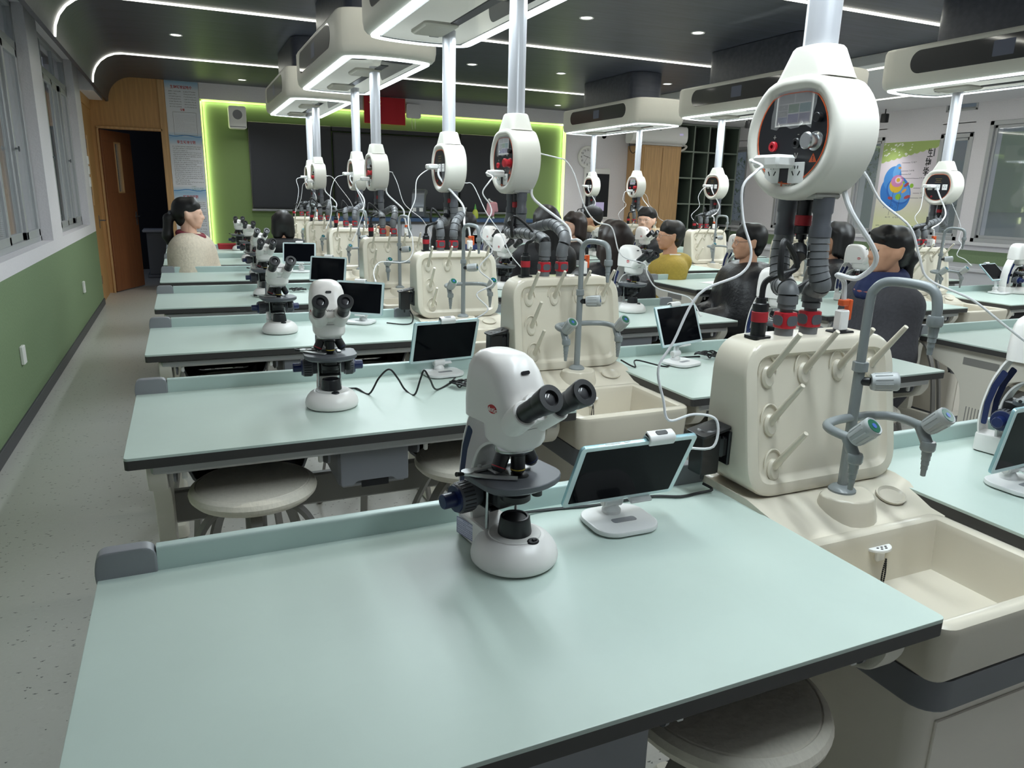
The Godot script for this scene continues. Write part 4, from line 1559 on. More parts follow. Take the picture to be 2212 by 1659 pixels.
	b.layers(rrect(0.03, 0.046, 0.0145, 6, Vector2(0, 0.002)), [[0.1588, 0.0], [0.1596, 0.0]])
	obj("stage_opening", b, M["scope black"], st)
	b = MB.new()
	b.lathe([Vector2(0, 0.1594), Vector2(0.0095, 0.1594), Vector2(0.0095, 0.162), Vector2(0.007, 0.1625), Vector2(0.006, 0.161), Vector2(0, 0.161)], 18)
	obj("condenser_lens", b, M["lens"], st)
	b = MB.new()
	b.box(v(-0.012, 0.162, -0.043), v(0.12, 0.005, 0.014), 0.001)
	b.box(v(-0.028, 0.1612, -0.026), v(0.012, 0.003, 0.026), 0.0008)
	b.box(v(0.026, 0.1612, -0.016), v(0.012, 0.003, 0.03), 0.0008)
	var cr := []
	for i in 9:
		var f := float(i) / 8
		cr.append(v(-0.074 + 0.058 * f, 0.1625, -0.036 + 0.062 * pow(f, 0.7)))
	b.strap(spl(cr, 2), v(0.75, 0, -0.65), 0.006, 0.0012)
	b.rod(v(-0.072, 0.16, -0.04), v(-0.072, 0.1655, -0.04), 0.011, 18)
	for x in [-0.045, -0.015]:
		b.rod(v(x, 0.164, -0.045), v(x, 0.1685, -0.045), 0.0035, 8)
	obj("slide_clip", b, M["aluminium"], st)
	b = MB.new()
	b.rod(v(-0.079, 0.162, -0.038), v(-0.097, 0.166, -0.035), 0.0028, 8, 0.0042)
	obj("clip_lever", b, M["black rubber"], st)
	b = MB.new()
	b.rod(v(0.05, 0.147, -0.005), v(0.05, 0.128, -0.005), 0.0125, 16, -1.0, 0.001)
	b.rod(v(0.05, 0.128, -0.005), v(0.05, 0.106, -0.005), 0.0095, 16, -1.0, 0.001)
	obj("stage_knob", b, M["black plastic"], st)
	# focus knobs
	for s in [-1, 1]:
		b = MB.new()
		b.X = Transform3D(Basis(v(0, -s, 0), v(s, 0, 0), v(0, 0, 1)), v(0, 0.104, -0.072))
		b.lathe([Vector2(0, 0.03), Vector2(0.02, 0.03), Vector2(0.022, 0.045), Vector2(0.0265, 0.046), Vector2(0.027, 0.048), Vector2(0.0265, 0.072), Vector2(0.025, 0.075), Vector2(0, 0.075)], 32)
		var kb := obj("coarse_knob", b, M["scope grey"], t)
		b = MB.new()
		b.X = Transform3D(Basis(v(0, -s, 0), v(s, 0, 0), v(0, 0, 1)), v(0, 0.104, -0.072))
		for i in 22:
			var a := TAU * i / 22
			b.rod(v(cos(a) * 0.0267, 0.05, sin(a) * 0.0267), v(cos(a) * 0.0262, 0.071, sin(a) * 0.0262), 0.0016, 5)
		obj("knob_ribs", b, M["scope black"], kb)
		b = MB.new()
		b.X = Transform3D(Basis(v(0, -s, 0), v(s, 0, 0), v(0, 0, 1)), v(0, 0.104, -0.072))
		b.lathe([Vector2(0, 0.074), Vector2(0.0245, 0.0745), Vector2(0.0235, 0.078), Vector2(0.0135, 0.0785), Vector2(0.0135, 0.1), Vector2(0.012, 0.102), Vector2(0, 0.102)], 24)
		obj("fine_knob", b, M["scope blue"], t)
	# nosepiece and objectives
	b = MB.new()
	b.X = Transform3D(Basis(), v(0, 0.2, -0.006)) * turn("x", -9)
	b.lathe([Vector2(0, -0.006), Vector2(0.026, -0.006), Vector2(0.034, 0.0), Vector2(0.035, 0.005), Vector2(0.032, 0.012), Vector2(0, 0.012)], 32)
	obj("nosepiece", b, M["silver"], t)
	var bands := ["yellow band", "red", "scope blue", "silver"]
	var tilt := [[0.0, 0.004, 0.0, 0.0], [-0.024, -0.006, -0.5, 0.1], [0.024, -0.006, 0.5, 0.1], [0.0, -0.03, 0.0, -0.55]]
	for i in 4:
		var q: Array = tilt[i]
		var p0 := v(q[0], 0.196, q[1])
		var d := v(q[2], -1.0, q[3]).normalized()
		var l := 0.036 if i == 0 else 0.03
		b = MB.new()
		b.rod(p0, p0 + d * (l * 0.85), 0.0125, 18, -1.0, 0.001)
		b.rod(p0 + d * (l * 0.85), p0 + d * l, 0.0115, 18, 0.008)
		var ob := obj("objective", b, M["scope black"], t)
		b = MB.new()
		b.rod(p0 + d * (l * 0.70), p0 + d * (l * 0.75), 0.0128, 18)
		obj("colour_band", b, M[bands[i]], ob)
	# head
	b = MB.new()
	var hr := [[0.208, 0.058, 0.062, 0.02, -0.004], [0.214, 0.076, 0.078, 0.026, -0.004], [0.222, 0.088, 0.09, 0.03, -0.006], [0.248, 0.09, 0.094, 0.03, -0.008]]
	head_loft(b, hr)
	obj("head_housing", b, M["scope white"], t, 50)
	b = MB.new()
	head_loft(b, [[0.248, 0.0885, 0.0925, 0.03, -0.008], [0.2495, 0.0885, 0.0925, 0.03, -0.008]])
	obj("head_seam", b, M["scope black"], t)
	b = MB.new()
	if hump:
		head_loft(b, [[0.2495, 0.098, 0.145, 0.03, -0.032], [0.275, 0.098, 0.145, 0.03, -0.033], [0.31, 0.096, 0.135, 0.032, -0.038], [0.335, 0.091, 0.122, 0.034, -0.043], [0.350, 0.082, 0.106, 0.034, -0.046], [0.359, 0.066, 0.084, 0.03, -0.048], [0.3635, 0.044, 0.056, 0.02, -0.049], [0.3645, 0.02, 0.026, 0.009, -0.049]])
	else:
		head_loft(b, [[0.2495, 0.088, 0.098, 0.03, -0.010], [0.27, 0.082, 0.092, 0.03, -0.012], [0.29, 0.06, 0.07, 0.026, -0.014], [0.30, 0.04, 0.045, 0.018, -0.014], [0.303, 0.02, 0.02, 0.009, -0.014]])
	var hd := obj("head", b, M["scope white"], t, 50)
	if hump:
		b = MB.new()
		b.X = Transform3D(Basis(), v(0.0, 0.338, 0.0175)) * turn("x", 68)
		b.layers(rrect(0.016, 0.006, 0.0029, 4), [[-0.004, 0.0], [0.0016, 0.0]])
		obj("vent_slot", b, M["scope black"], hd)
		for s in [-1, 1]:
			b = MB.new()
			b.X = Transform3D(Basis(v(0, 0, 1), v(s, 0, 0), v(0, 1, 0)), v(s * 0.0485, 0.279, -0.004))
			b.layers(ellipse(0.0125, 0.0075, 22), [[0.0, 0.0], [0.0016, 0.0005]])
			var bd := obj("badge", b, M["red"], hd)
			var tm := put("badge_lettering", text("Motic", 0.0105, 0.0006), M["white"], bd)
			tm.position = v(s * 0.0503, 0.2788, -0.004)
			tm.rotation.y = s * PI / 2
	# binocular tubes: block, two arms, hinge disc
	b = MB.new()
	b.X = Transform3D(Basis(), v(0, 0.268, 0.026)) * turn("x", -35)
	b.prism(rounded(poly([-0.03, -0.034, 0.03, -0.034, 0.036, 0.02, -0.036, 0.02]), 0.012, 4), -0.018, 0.03, 0.003, 0.006)
	obj("binocular_block", b, M["scope white"], t)
	var dir := v(0, 0.545, 0.84)
	for s in [-1, 1]:
		b = MB.new()
		var c0 := v(s * 0.024, 0.256, 0.018)
		var c1 := v(s * 0.033, 0.288, 0.066)
		b.rod(c0, c1, 0.0235, 22, 0.0215, 0.002)
		obj("tube_housing", b, M["scope white"], t)
		b = MB.new()
		b.X = MB.along(c1 - dir * 0.003, c1 + dir)
		b.lathe([Vector2(0, 0), Vector2(0.0165, 0), Vector2(0.0165, 0.03), Vector2(0.0175, 0.031), Vector2(0.0175, 0.044), Vector2(0.0192, 0.046), Vector2(0.0215, 0.066), Vector2(0.0222, 0.072), Vector2(0.0210, 0.0745), Vector2(0.0125, 0.0745), Vector2(0.0105, 0.069), Vector2(0, 0.069)], 28)
		var ey := obj("eyepiece", b, M["scope black"], t)
		b = MB.new()
		b.X = MB.along(c1 + dir * 0.0662, c1 + dir)
		b.ball(Vector3.ZERO, v(0.0102, 0.0015, 0.0102), 18, 6)
		obj("eye_lens", b, M["lens"], ey)
	b = MB.new()
	b.X = MB.along(v(0, 0.284, 0.042), v(0, 0.284, 0.042) + dir)
	b.lathe([Vector2(0, 0), Vector2(0.024, 0), Vector2(0.025, 0.008), Vector2(0.0235, 0.012), Vector2(0, 0.0125)], 30)
	var dc := obj("hinge_disc", b, M["scope white"], t)
	var lt := put("disc_lettering", text("Motic", 0.009, 0.0005), M["ink"], dc)
	var zz := dir.normalized()
	var xx := Vector3.RIGHT
	lt.transform = Transform3D(Basis(xx, zz.cross(xx), zz), v(0, 0.284, 0.042) + dir * 0.0127)
	return t

func head_loft(b: MB, rows: Array) -> void:
	var rings := []
	for q in rows:
		rings.append(b.up(rrect(q[1], q[2], q[3], 5, Vector2(0, q[4])), q[0]))
	b.loft(rings)

func make_tablet(at: Vector3, yaw: float, tilt: float, base_at: Vector3, l1: String, l2: String, dx := 0.0) -> void:
	# the stand, then the tablet held in it
	var st := thing("tablet_stand", l2, "tablet stand", base_at, yaw, "tablet stands on the lab tables")
	var loc := st.transform.affine_inverse() * at
	var tb := Transform3D(Basis(Vector3.RIGHT, deg_to_rad(tilt)), loc)
	var b := MB.new()
	b.prism(rrect(0.135, 0.122, 0.04, 7), 0.003, 0.013, 0.002, 0.003)
	var base := obj("base", b, M["stand white"], st)
	b = MB.new()
	b.layers(rrect(0.052, 0.018, 0.006, 4, Vector2(0.004, 0.012)), [[0.0128, 0.0], [0.0134, 0.0]])
	obj("base_slot", b, M["rail cap"], base)
	b = MB.new()
	b.layers(rrect(0.115, 0.102, 0.035, 6), [[0.0, 0.0], [0.0032, 0.0]])
	obj("base_pad", b, M["black rubber"], base)
	b = MB.new()
	var hp := v(0, 0.013, -0.03)
	b.X = Transform3D(Basis(), hp)
	b.lathe([Vector2(0, 0), Vector2(0.019, 0), Vector2(0.019, 0.006), Vector2(0.016, 0.01), Vector2(0.012, 0.016), Vector2(0, 0.018)], 24)
	b.X = Transform3D.IDENTITY
	b.rod(hp + v(-0.02, 0.024, 0), hp + v(0.02, 0.024, 0), 0.0125, 22, -1.0, 0.002)
	var hg := obj("hinge", b, M["stand white"], st)
	b = MB.new()
	b.rod(hp + v(-0.0215, 0.024, 0), hp + v(0.0215, 0.024, 0), 0.009, 20)
	obj("hinge_cap", b, M["scope light"], hg)
	var bk := tb * v(dx, -0.05, -0.014)
	b = MB.new()
	for s in [-0.008, 0.008]:
		b.rod(hp + v(s, 0.024, 0), bk + v(s, 0, 0), 0.0055, 12)
	b.X = tb
	b.box(v(dx, -0.02, -0.0125), v(0.06, 0.09, 0.008), 0.003)
	obj("neck", b, M["stand white"], st)
	# clips
	b = MB.new()
	b.X = tb * Transform3D(Basis(), v(dx, 0.079, 0))
	b.X = b.X * Transform3D(Basis(v(0, 0, 1), v(1, 0, 0), v(0, 1, 0)), v(-0.028, 0, 0))
	b.prism(rounded(poly([-0.016, -0.05, -0.01, -0.05, -0.009, 0.0, 0.006, 0.002, 0.0075, -0.008, 0.011, -0.008, 0.012, 0.006, 0.004, 0.012, -0.012, 0.011]), 0.004, 3), 0.0, 0.056, 0.003, 0.003)
	var cl := obj("top_clip", b, M["stand white"], st)
	b = MB.new()
	b.X = tb * Transform3D(Basis(), v(dx, 0.0905, -0.002))
	b.layers(rrect(0.024, 0.010, 0.003, 3), [[0.0, 0.0], [0.0012, 0.0]])
	obj("clip_window", b, M["scope black"], cl)
	b = MB.new()
	b.X = tb
	b.box(v(dx + 0.01, -0.0835, 0.002), v(0.05, 0.007, 0.026), 0.0025)
	obj("bottom_clip", b, M["stand white"], st)
	var t := thing("tablet", l1, "tablet", at, yaw, "tablets on the lab tables")
	var tl := Transform3D(Basis(Vector3.RIGHT, deg_to_rad(tilt)), Vector3.ZERO)
	b = MB.new()
	b.X = tl * Transform3D(Basis(v(1, 0, 0), v(0, 0, 1), v(0, 1, 0)), v(0, 0, -0.004))
	b.prism(rrect(0.247, 0.158, 0.009, 5), 0.0, 0.0075, 0.002, 0.001)
	var bd := obj("back_shell", b, M["tablet edge"], t)
	b = MB.new()
	b.X = tl * Transform3D(Basis(v(1, 0, 0), v(0, 0, 1), v(0, 1, 0)), v(0, 0, 0.0033))
	b.prism(rrect(0.2455, 0.1565, 0.008, 5), 0.0, 0.0009)
	obj("bezel", b, M["tablet rim"], t)
	b = MB.new()
	b.X = tl * Transform3D(Basis(v(1, 0, 0), v(0, 0, 1), v(0, 1, 0)), v(0, 0, 0.0040))
	b.prism(rrect(0.225, 0.138, 0.002, 2), 0.0, 0.0007)
	obj("screen", b, M["tablet glass"], t)
	b = MB.new()
	b.X = tl
	b.box(v(-0.06, 0.0792, 0), v(0.03, 0.001, 0.0025), 0.0003)
	b.box(v(-0.03, 0.0792, 0), v(0.012, 0.001, 0.0025), 0.0003)
	obj("side_button", b, M["scope light"], bd)

func drum_outline(r: float) -> PackedVector2Array:
	# (z, y); a circle cut flat at the top, corners rounded
	var o := PackedVector2Array()
	var top := r * 0.90
	for i in 48:
		var a := PI / 2 + TAU * i / 48
		var p := Vector2(r * cos(a), r * sin(a))
		if p.y > top - r * 0.07:
			p.y = top - r * 0.07 + (r * 0.07) * smoothstep(0.0, 1.0, (p.y - top + r * 0.07) / (r * 0.16))
		o.append(p)
	return o

func fx(b: MB, u: float, w: float, depth := 0.0) -> void:
	# local frame on the drum's face: x right (+z), z up (+y), y outwards (-x)
	b.X = Transform3D(Basis(v(0, 0, 1), v(-1, 0, 0), v(0, 1, 0)), v(-0.0495 - depth, w, u))

func socket(t: Node3D, u: float, w: float, sz := 0.042) -> void:
	var b := MB.new()
	fx(b, u, w)
	b.prism(rrect(sz, sz, 0.002, 2), 0.0, 0.0016, 0.0, 0.0005)
	var s := obj("socket", b, M["white"], t)
	b = MB.new()
	for k in [-1, 1]:
		fx(b, u + k * sz * 0.2, w - sz * 0.02)
		b.X = b.X * turn("y", k * 30.0)
		b.box(v(0, 0.0016, 0), v(0.0026, 0.0006, 0.010))
	fx(b, u, w + sz * 0.26)
	b.box(v(-0.004, 0.0016, 0), v(0.0022, 0.0006, 0.006))
	b.box(v(0.004, 0.0016, 0), v(0.0022, 0.0006, 0.006))
	obj("socket_slot", b, M["shell black"], s)

func make_pendant(kind: String, ytop: float) -> Node3D:
	# origin at the middle of the drum; the face looks towards -x; pole rises to ytop above
	var t := thing("service_pendant", "", "pendant")
	var r := 0.129
	var o := drum_outline(r)
	var b := MB.new()
	b.X = Transform3D(Basis(v(0, 0, 1), v(1, 0, 0), v(0, 1, 0)), Vector3.ZERO)
	b.layers(o, [[-0.0485, 0.031], [-0.0485, 0.029], [-0.056, 0.020], [-0.0575, 0.013], [-0.055, 0.006], [-0.048, 0.001], [-0.04, 0.0], [0.044, 0.0], [0.052, 0.002], [0.056, 0.008]])
	var dr := obj("drum", b, M["drum white"], t)
	b = MB.new()
	b.box(v(0.008, -0.1185, 0.0), v(0.07, 0.012, 0.13), 0.004)
	obj("outlet_plate", b, M["drum grey"], dr)
	b = MB.new()
	b.X = Transform3D(Basis(v(0, 0, 1), v(1, 0, 0), v(0, 1, 0)), Vector3.ZERO)
	b.layers(o, [[-0.0495, 0.032], [-0.0505, 0.0325], [-0.0505, 0.0345], [-0.0495, 0.035]], false, false, -1)
	obj("orange_trim", b, M["orange"], dr)
	b = MB.new()
	b.X = Transform3D(Basis(v(0, 0, 1), v(1, 0, 0), v(0, 1, 0)), Vector3.ZERO)
	b.layers(o, [[-0.0480, 0.0335], [-0.0495, 0.0335]])
	var pn := obj("face_panel", b, M["panel black"], t)
	b = MB.new()
	b.loft([b.up(rrect(0.098, 0.14, 0.02, 4), 0.110), b.up(rrect(0.094, 0.132, 0.02, 4), 0.118), b.up(rrect(0.082, 0.096, 0.03, 4), 0.168), b.up(rrect(0.076, 0.09, 0.03, 4), 0.172)])
	obj("collar", b, M["drum white"], t, 50)
	b = MB.new()
	var po := PackedVector2Array()
	for i in 40:
		var a := TAU * i / 40
		var rr := 0.0335 - 0.0016 * pow(absf(cos(2 * a)), 16)
		po.append(Vector2(rr * cos(a), rr * sin(a)))
	b.prism(po, 0.165, ytop)
	obj("pole", b, M["pole alu"], t)
	if kind == "screen":
		var sm := put("screen", sheet(v(-0.0502, 0.022, -0.046), v(0, 0, 0.094), v(0, 0.064, 0)), M["screen print"], pn)
		sm.name = "screen"
		b = MB.new()
		b.box(v(-0.0499, 0.054, 0.001), v(0.0006, 0.07, 0.1))
		obj("screen_frame", b, M["scope light"], pn)
		put("screen_film", film(), M["film"], pn)
		for q in [[-0.046, -0.02, "red", 0.0105], [0.02, -0.016, "black plastic", 0.0105]]:
			b = MB.new()
			fx(b, q[0], q[1])
			b.lathe([Vector2(0.0045, 0.0), Vector2(q[3], 0.0), Vector2(q[3], 0.005), Vector2(q[3] - 0.002, 0.007), Vector2(0.0045, 0.0068), Vector2(0.0045, 0.0)], 20)
			obj("jack", b, M[q[2]], pn)
			var l := put("jack_lettering", text("V", 0.016, 0.0004), M["drum grey"], pn)
			l.position = v(-0.0497, q[1] - 0.024, q[0])
			l.rotation.y = -PI / 2
			var s := put("sign_lettering", text("+" if q[2] == "red" else "-", 0.016, 0.0004), M["drum grey"], pn)
			s.position = v(-0.0497, q[1] + 0.019, q[0])
			s.rotation.y = -PI / 2
		b = MB.new()
		fx(b, 0.073, 0.03)
		b.cyl(0.009, 0.0, 0.012, 16, 0.001)
		obj("fuse_cap", b, M["black plastic"], pn)
		b = MB.new()
		fx(b, 0.068, -0.014)
		b.lathe([Vector2(0, 0.0), Vector2(0.019, 0.0), Vector2(0.0185, 0.003), Vector2(0.014, 0.005), Vector2(0.014, 0.018), Vector2(0.0165, 0.02), Vector2(0.0165, 0.026), Vector2(0.014, 0.0285), Vector2(0, 0.0285)], 26)
		obj("stop_button", b, M["button"], pn)
		b = MB.new()
		fx(b, 0.066, -0.046)
		b.prism(rounded(poly([-0.010, -0.008, 0.010, -0.008, 0.0, 0.010]), 0.002, 2), 0.0, 0.0006)
		var wt := obj("warning_sign", b, M["orange"], pn)
		var ex := put("warning_lettering", text("!", 0.014, 0.0003), M["panel black"], wt)
		ex.position = v(-0.0503, -0.0465, 0.066)
		ex.rotation.y = -PI / 2
		socket(pn, -0.042, -0.074)
		socket(pn, 0.026, -0.074)
		b = MB.new()
		fx(b, -0.012, -0.0985)
		b.box(v(0, 0.0003, 0), v(0.004, 0.0006, 0.009))
		b.box(v(-0.0015, 0.0003, 0.006), v(0.001, 0.0006, 0.004))
		b.box(v(0.0015, 0.0003, 0.006), v(0.001, 0.0006, 0.004))
		obj("plug_icon", b, M["orange"], pn)
		var vv := put("voltage_lettering", text("~220", 0.013, 0.0003), M["drum grey"], pn)
		vv.position = v(-0.0497, -0.0985, 0.012)
		vv.rotation.y = -PI / 2
	else:
		for q in [[0.052, 0.05, 0.003], [0.040, 0.036, 0.003], [0.028, 0.052, 0.0025]]:
			b = MB.new()
			fx(b, 0.0, q[0])
			b.box(v(0, 0.0003, 0), v(q[1], 0.0006, q[2]))
			obj("faint_mark", b, M["brass"], pn)
		for u in [-0.056, 0.0, 0.056]:
			socket(pn, u, -0.006, 0.038)
		b = MB.new()
		fx(b, -0.036, -0.07)
		b.lathe([Vector2(0.004, 0), Vector2(0.007, 0), Vector2(0.007, 0.002), Vector2(0.004, 0.002), Vector2(0.004, 0)], 16)
		obj("touch_ring", b, M["red"], pn)
	return t

func film() -> ArrayMesh:
	# crumpled protective film hanging from the screen
	var b := MB.new()
	var pts := []
	for i in 5:
		var row := PackedVector3Array()
		for j in 7:
			var f := float(j) / 6
			var z := -0.056 + 0.116 * f
			var y := 0.094 - 0.018 * i - (0.006 if i == 4 else 0.0) * (1.0 + sin(j * 2.3))
			var x := -0.0512 - (0.0 if i < 3 else 0.003 * (i - 2) * (1.0 + 0.7 * sin(j * 1.9 + i)))
			row.append(v(x, y, z))
		pts.append(row)
	b.loft(pts, false, false, false, 1)
	return b.mesh(20)

func make_canopy() -> Node3D:
	# origin at the underside, long axis along z
	var t := thing("canopy_lamp", "", "ceiling lamp")
	var o := canopy_outline(0.31, 0.93, 0.15)
	var b := MB.new()
	b.layers(o, [[0.0, 0.046], [0.006, 0.022], [0.022, 0.008], [0.06, 0.0], [0.235, 0.0], [0.255, 0.012], [0.256, 0.06]])
	obj("housing", b, M["canopy white"], t, 45)
	b = MB.new()
	b.layers(b.inset(o, 0.09), [[-0.006, 0.004], [0.002, 0.0]])
	var un := obj("underside", b, M["canopy under"], t)
	b = MB.new()
	b.layers(b.inset(o, 0.04), [[0.003, 0.0], [-0.008, 0.002], [-0.008, 0.042], [0.003, 0.046]], false, false, 0)
	obj("light_ring", b, M["lamp ring"], t)
	b = MB.new()
	for q in [0.35, -0.45]:
		b.X = Transform3D(Basis(), v(0, 0, q))
		b.layers(rrect(0.17, 0.26, 0.03, 4, Vector2(-0.04, 0.0)), [[-0.022, 0.012], [-0.014, 0.0], [-0.004, 0.0]])
	obj("mount_cover", b, M["canopy cover"], un)
	b = MB.new()
	b.box(v(0.02, -0.006, 0.0), v(0.05, 0.006, 1.3), 0.002)
	obj("slide_slot", b, M["panel black"], un)
	for s in [-1, 1]:
		b = MB.new()
		b.X = Transform3D(Basis(v(0, 0, 1), v(s, 0, 0), v(0, 1, 0)), v(s * 0.3085, 0.148, 0))
		b.prism(rrect(1.25, 0.145, 0.0724, 8), 0.0, 0.0035, 0.0, 0.0008)
		var pn := obj("display_panel", b, M["canopy panel"], t)
		b = MB.new()
		b.X = Transform3D(Basis(v(0, 0, 1), v(s, 0, 0), v(0, 1, 0)), v(s * 0.312, 0.15, 0.0))
		b.prism(rrect(0.13, 0.09, 0.004, 2), 0.0, 0.0008)
		obj("panel_screen", b, M["drum grey"] if s > 3 else M["panel glow"], pn)
	b = MB.new()
	b.X = Transform3D(Basis(), v(0, 0, 0))
	b.prism(canopy_outline(0.20, 0.62, 0.16), 0.25, 0.55)
	obj("duct", b, M["ceiling dark"], t, 30)
	return t

func canopy_outline(hx: float, hz: float, bow: float) -> PackedVector2Array:
	# straight long sides, bowed ends
	var o := PackedVector2Array()
	var zz := hz - bow
	for s in [1, -1]:
		for i in 13:
			var a := PI * i / 12
			var x: float = hx * cos(a) * s
			var z: float = zz * s + bow * s * pow(sin(a), 0.75)
			o.append(Vector2(x, z))
	return rounded(o, 0.05, 2)

# ---------------------------------------------------------------- hoses, cables
func resample(P: PackedVector3Array, n: int) -> PackedVector3Array:
	var L := [0.0]
	for i in range(1, P.size()):
		L.append(L[i - 1] + P[i].distance_to(P[i - 1]))
	var R := PackedVector3Array()
	var k := 0
	for i in n + 1:
		var d: float = L[P.size() - 1] * i / n
		while k < P.size() - 2 and L[k + 1] < d:
			k += 1
		R.append(P[k].lerp(P[k + 1], clampf((d - L[k]) / maxf(L[k + 1] - L[k], 1e-6), 0, 1)))
	return R

func hose(t: Node3D, pts: Array, fine: bool) -> void:
	var n := 11
	var P := resample(spl(pts, 8), n * 5)
	var b := MB.new()
	b.tube(P, 0.0165, 10)
	var h := obj("hose", b, M["shell black"], t)
	b = MB.new()
	for k in n:
		if not fine or k % 1 == 0:
			var sub := PackedVector3Array()
			for i in 6:
				sub.append(P[k * 5 + i])
			sub[5] = sub[5].lerp(sub[4], 0.35)
			var rd := PackedFloat32Array([0.0205, 0.0208, 0.0211, 0.0214, 0.0217, 0.022])
			if fine:
				b = MB.new()
			b.tube(sub, rd, 16)
			if fine:
				obj("segment", b, M["hose grey"], h)
	if not fine:
		obj("segments", b, M["hose grey"], h)

func plug_column(t: Node3D, at: Vector3, up: float) -> void:
	# black and red round power connector; up 1 stands, -1 hangs
	var b := MB.new()
	b.X = Transform3D(Basis.from_scale(v(1, up, 1)), at)
	b.prism(rrect(0.042, 0.042, 0.006, 3), 0.0, 0.006)
	b.cyl(0.0155, 0.005, 0.036, 18, 0.001)
	b.cyl(0.0165, 0.056, 0.075, 18, 0.002)
	b.cyl(0.011, 0.074, 0.086, 14)
	var c := obj("power_plug", b, M["black plastic"], t)
	b = MB.new()
	b.X = Transform3D(Basis.from_scale(v(1, up, 1)), at)
	b.cyl(0.0172, 0.035, 0.057, 20, 0.001)
	obj("red_ring", b, M["red matt"], c)

func coupling(t: Node3D, at: Vector3) -> void:
	var b := MB.new()
	b.X = Transform3D(Basis(), at)
	b.cyl(0.0195, 0.0, 0.018, 16, 0.001)
	b.lathe([Vector2(0, 0.05), Vector2(0.0135, 0.05), Vector2(0.0135, 0.058), Vector2(0.019, 0.059), Vector2(0.019, 0.07), Vector2(0.016, 0.072), Vector2(0, 0.072)], 18)
	var c := obj("coupling", b, M["hose grey"], t)
	b = MB.new()
	b.X = Transform3D(Basis(), at)
	b.prism(rrect(0.042, 0.042, 0.014, 5), 0.017, 0.052, 0.003, 0.003)
	obj("red_sleeve", b, M["red"], c)
	b = MB.new()
	for q in [[0, 0.0208], [0, -0.0208]]:
		b.X = Transform3D(Basis(v(1, 0, 0), v(0, 0, 1), v(0, 1, 0)), at + v(0, 0.0345, q[1] - 0.0005))
		b.prism(rrect(0.028, 0.022, 0.009, 4), 0.0, 0.0012)
	for q in [0.0208, -0.0208]:
		b.X = Transform3D(Basis(v(0, 0, 1), v(1, 0, 0), v(0, 1, 0)), at + v(q - 0.0005, 0.0345, 0))
		b.prism(rrect(0.028, 0.022, 0.009, 4), 0.0, 0.0012)
	obj("grip", b, M["scope grey"], c)

func hose_set(label: String, D: Vector3, sx: float, zf: float, mid: Array, fine: bool, plug_from: Vector3) -> void:
	# from the underside of a drum at D to the top of the drying rack of the sink at sx, zf
	var top := v(sx, 1.1135, zf - 0.55)
	var t := thing("supply_hoses", label, "hoses", top, 0.0, "grey supply hoses above the sinks")
	var d := D - top
	var n := 0
	for q in [[-0.05, -0.068], [0.05, 0.002]]:
		var o := d + v(0.012, -0.122, q[0])
		var b := MB.new()
		b.X = Transform3D(Basis(), o)
		b.lathe([Vector2(0, 0.0), Vector2(0.021, 0.0), Vector2(0.021, -0.03), Vector2(0.0185, -0.034), Vector2(0.0185, -0.055), Vector2(0.0225, -0.062), Vector2(0.0225, -0.08), Vector2(0.016, -0.084), Vector2(0, -0.084)], 20)
		obj("outlet", b, M["scope grey"], t)
		coupling(t, v(q[1], 0, 0))
		var pts := [o + v(0, -0.08, 0)]
		for m in mid[n]:
			pts.append(m + d if m.y < 0 and fine and mid.size() == 3 else m)
		pts.append(v(q[1], 0.095, 0))
		pts.append(v(q[1], 0.07, 0))
		hose(t, pts, fine)
		n += 1
	plug_column(t, d + v(0.012, -0.124, 0.0), -1.0)
	plug_column(t, v(-0.145, 0, 0.005), 1.0)
	var b2 := MB.new()
	var c0 := d + v(0.012, -0.21, 0.0)
	var c1 := v(-0.145, 0.086, 0.005)
	b2.tube(spl([c0, c0 + v(-0.005, -0.04, 0.01), c0.lerp(c1, 0.45) + v(-0.06, -0.02, 0.06), c0.lerp(c1, 0.5) + v(-0.05, 0.06, 0.05), c0.lerp(c1, 0.7) + v(0.03, 0.03, 0.03), c1 + v(0.02, 0.045, 0.01), c1 + v(0.004, 0.03, 0), c1], 8), 0.0062, 9)
	obj("power_cable", b2, M["black rubber"], t)
	b2 = MB.new()
	b2.rod(d + v(-0.012, -0.225, 0.02), d + v(-0.025, -0.245, 0.035), 0.017, 16, -1.0, 0.002)
	obj("hanging_cap", b2, M["black plastic"], t)
	# data plug with orange latch
	var po := v(0.085, 0, 0.012)
	b2 = MB.new()
	b2.box(po + v(0, 0.003, 0), v(0.052, 0.006, 0.036), 0.002)
	var pb := obj("data_base", b2, M["black plastic"], t)
	b2 = MB.new()
	b2.box(po + v(0, 0.029, 0), v(0.026, 0.046, 0.022), 0.003)
	obj("data_plug", b2, M["white"], pb)
	b2 = MB.new()
	b2.X = Transform3D(Basis(), po)
	b2.box(v(0.0, 0.068, 0), v(0.018, 0.014, 0.018), 0.002)
	b2.box(v(0.017, 0.052, 0), v(0.010, 0.046, 0.016), 0.002)
	b2.box(v(0.009, 0.032, 0), v(0.018, 0.008, 0.016), 0.002)
	obj("orange_latch", b2, M["orange"], pb)
	b2 = MB.new()
	var w0 := plug_from - top
	b2.tube(spl([w0, w0 + v(0.0, -0.05, 0.03), w0.lerp(po, 0.35) + v(0.05, -0.03, 0.05), w0.lerp(po, 0.6) + v(0.03, 0.0, 0.02), po + v(-0.03, 0.13, 0.0), po + v(-0.008, 0.115, 0), po + v(0, 0.075, 0)], 7), 0.0055, 9)
	obj("data_cable", b2, M["cable white"], t)

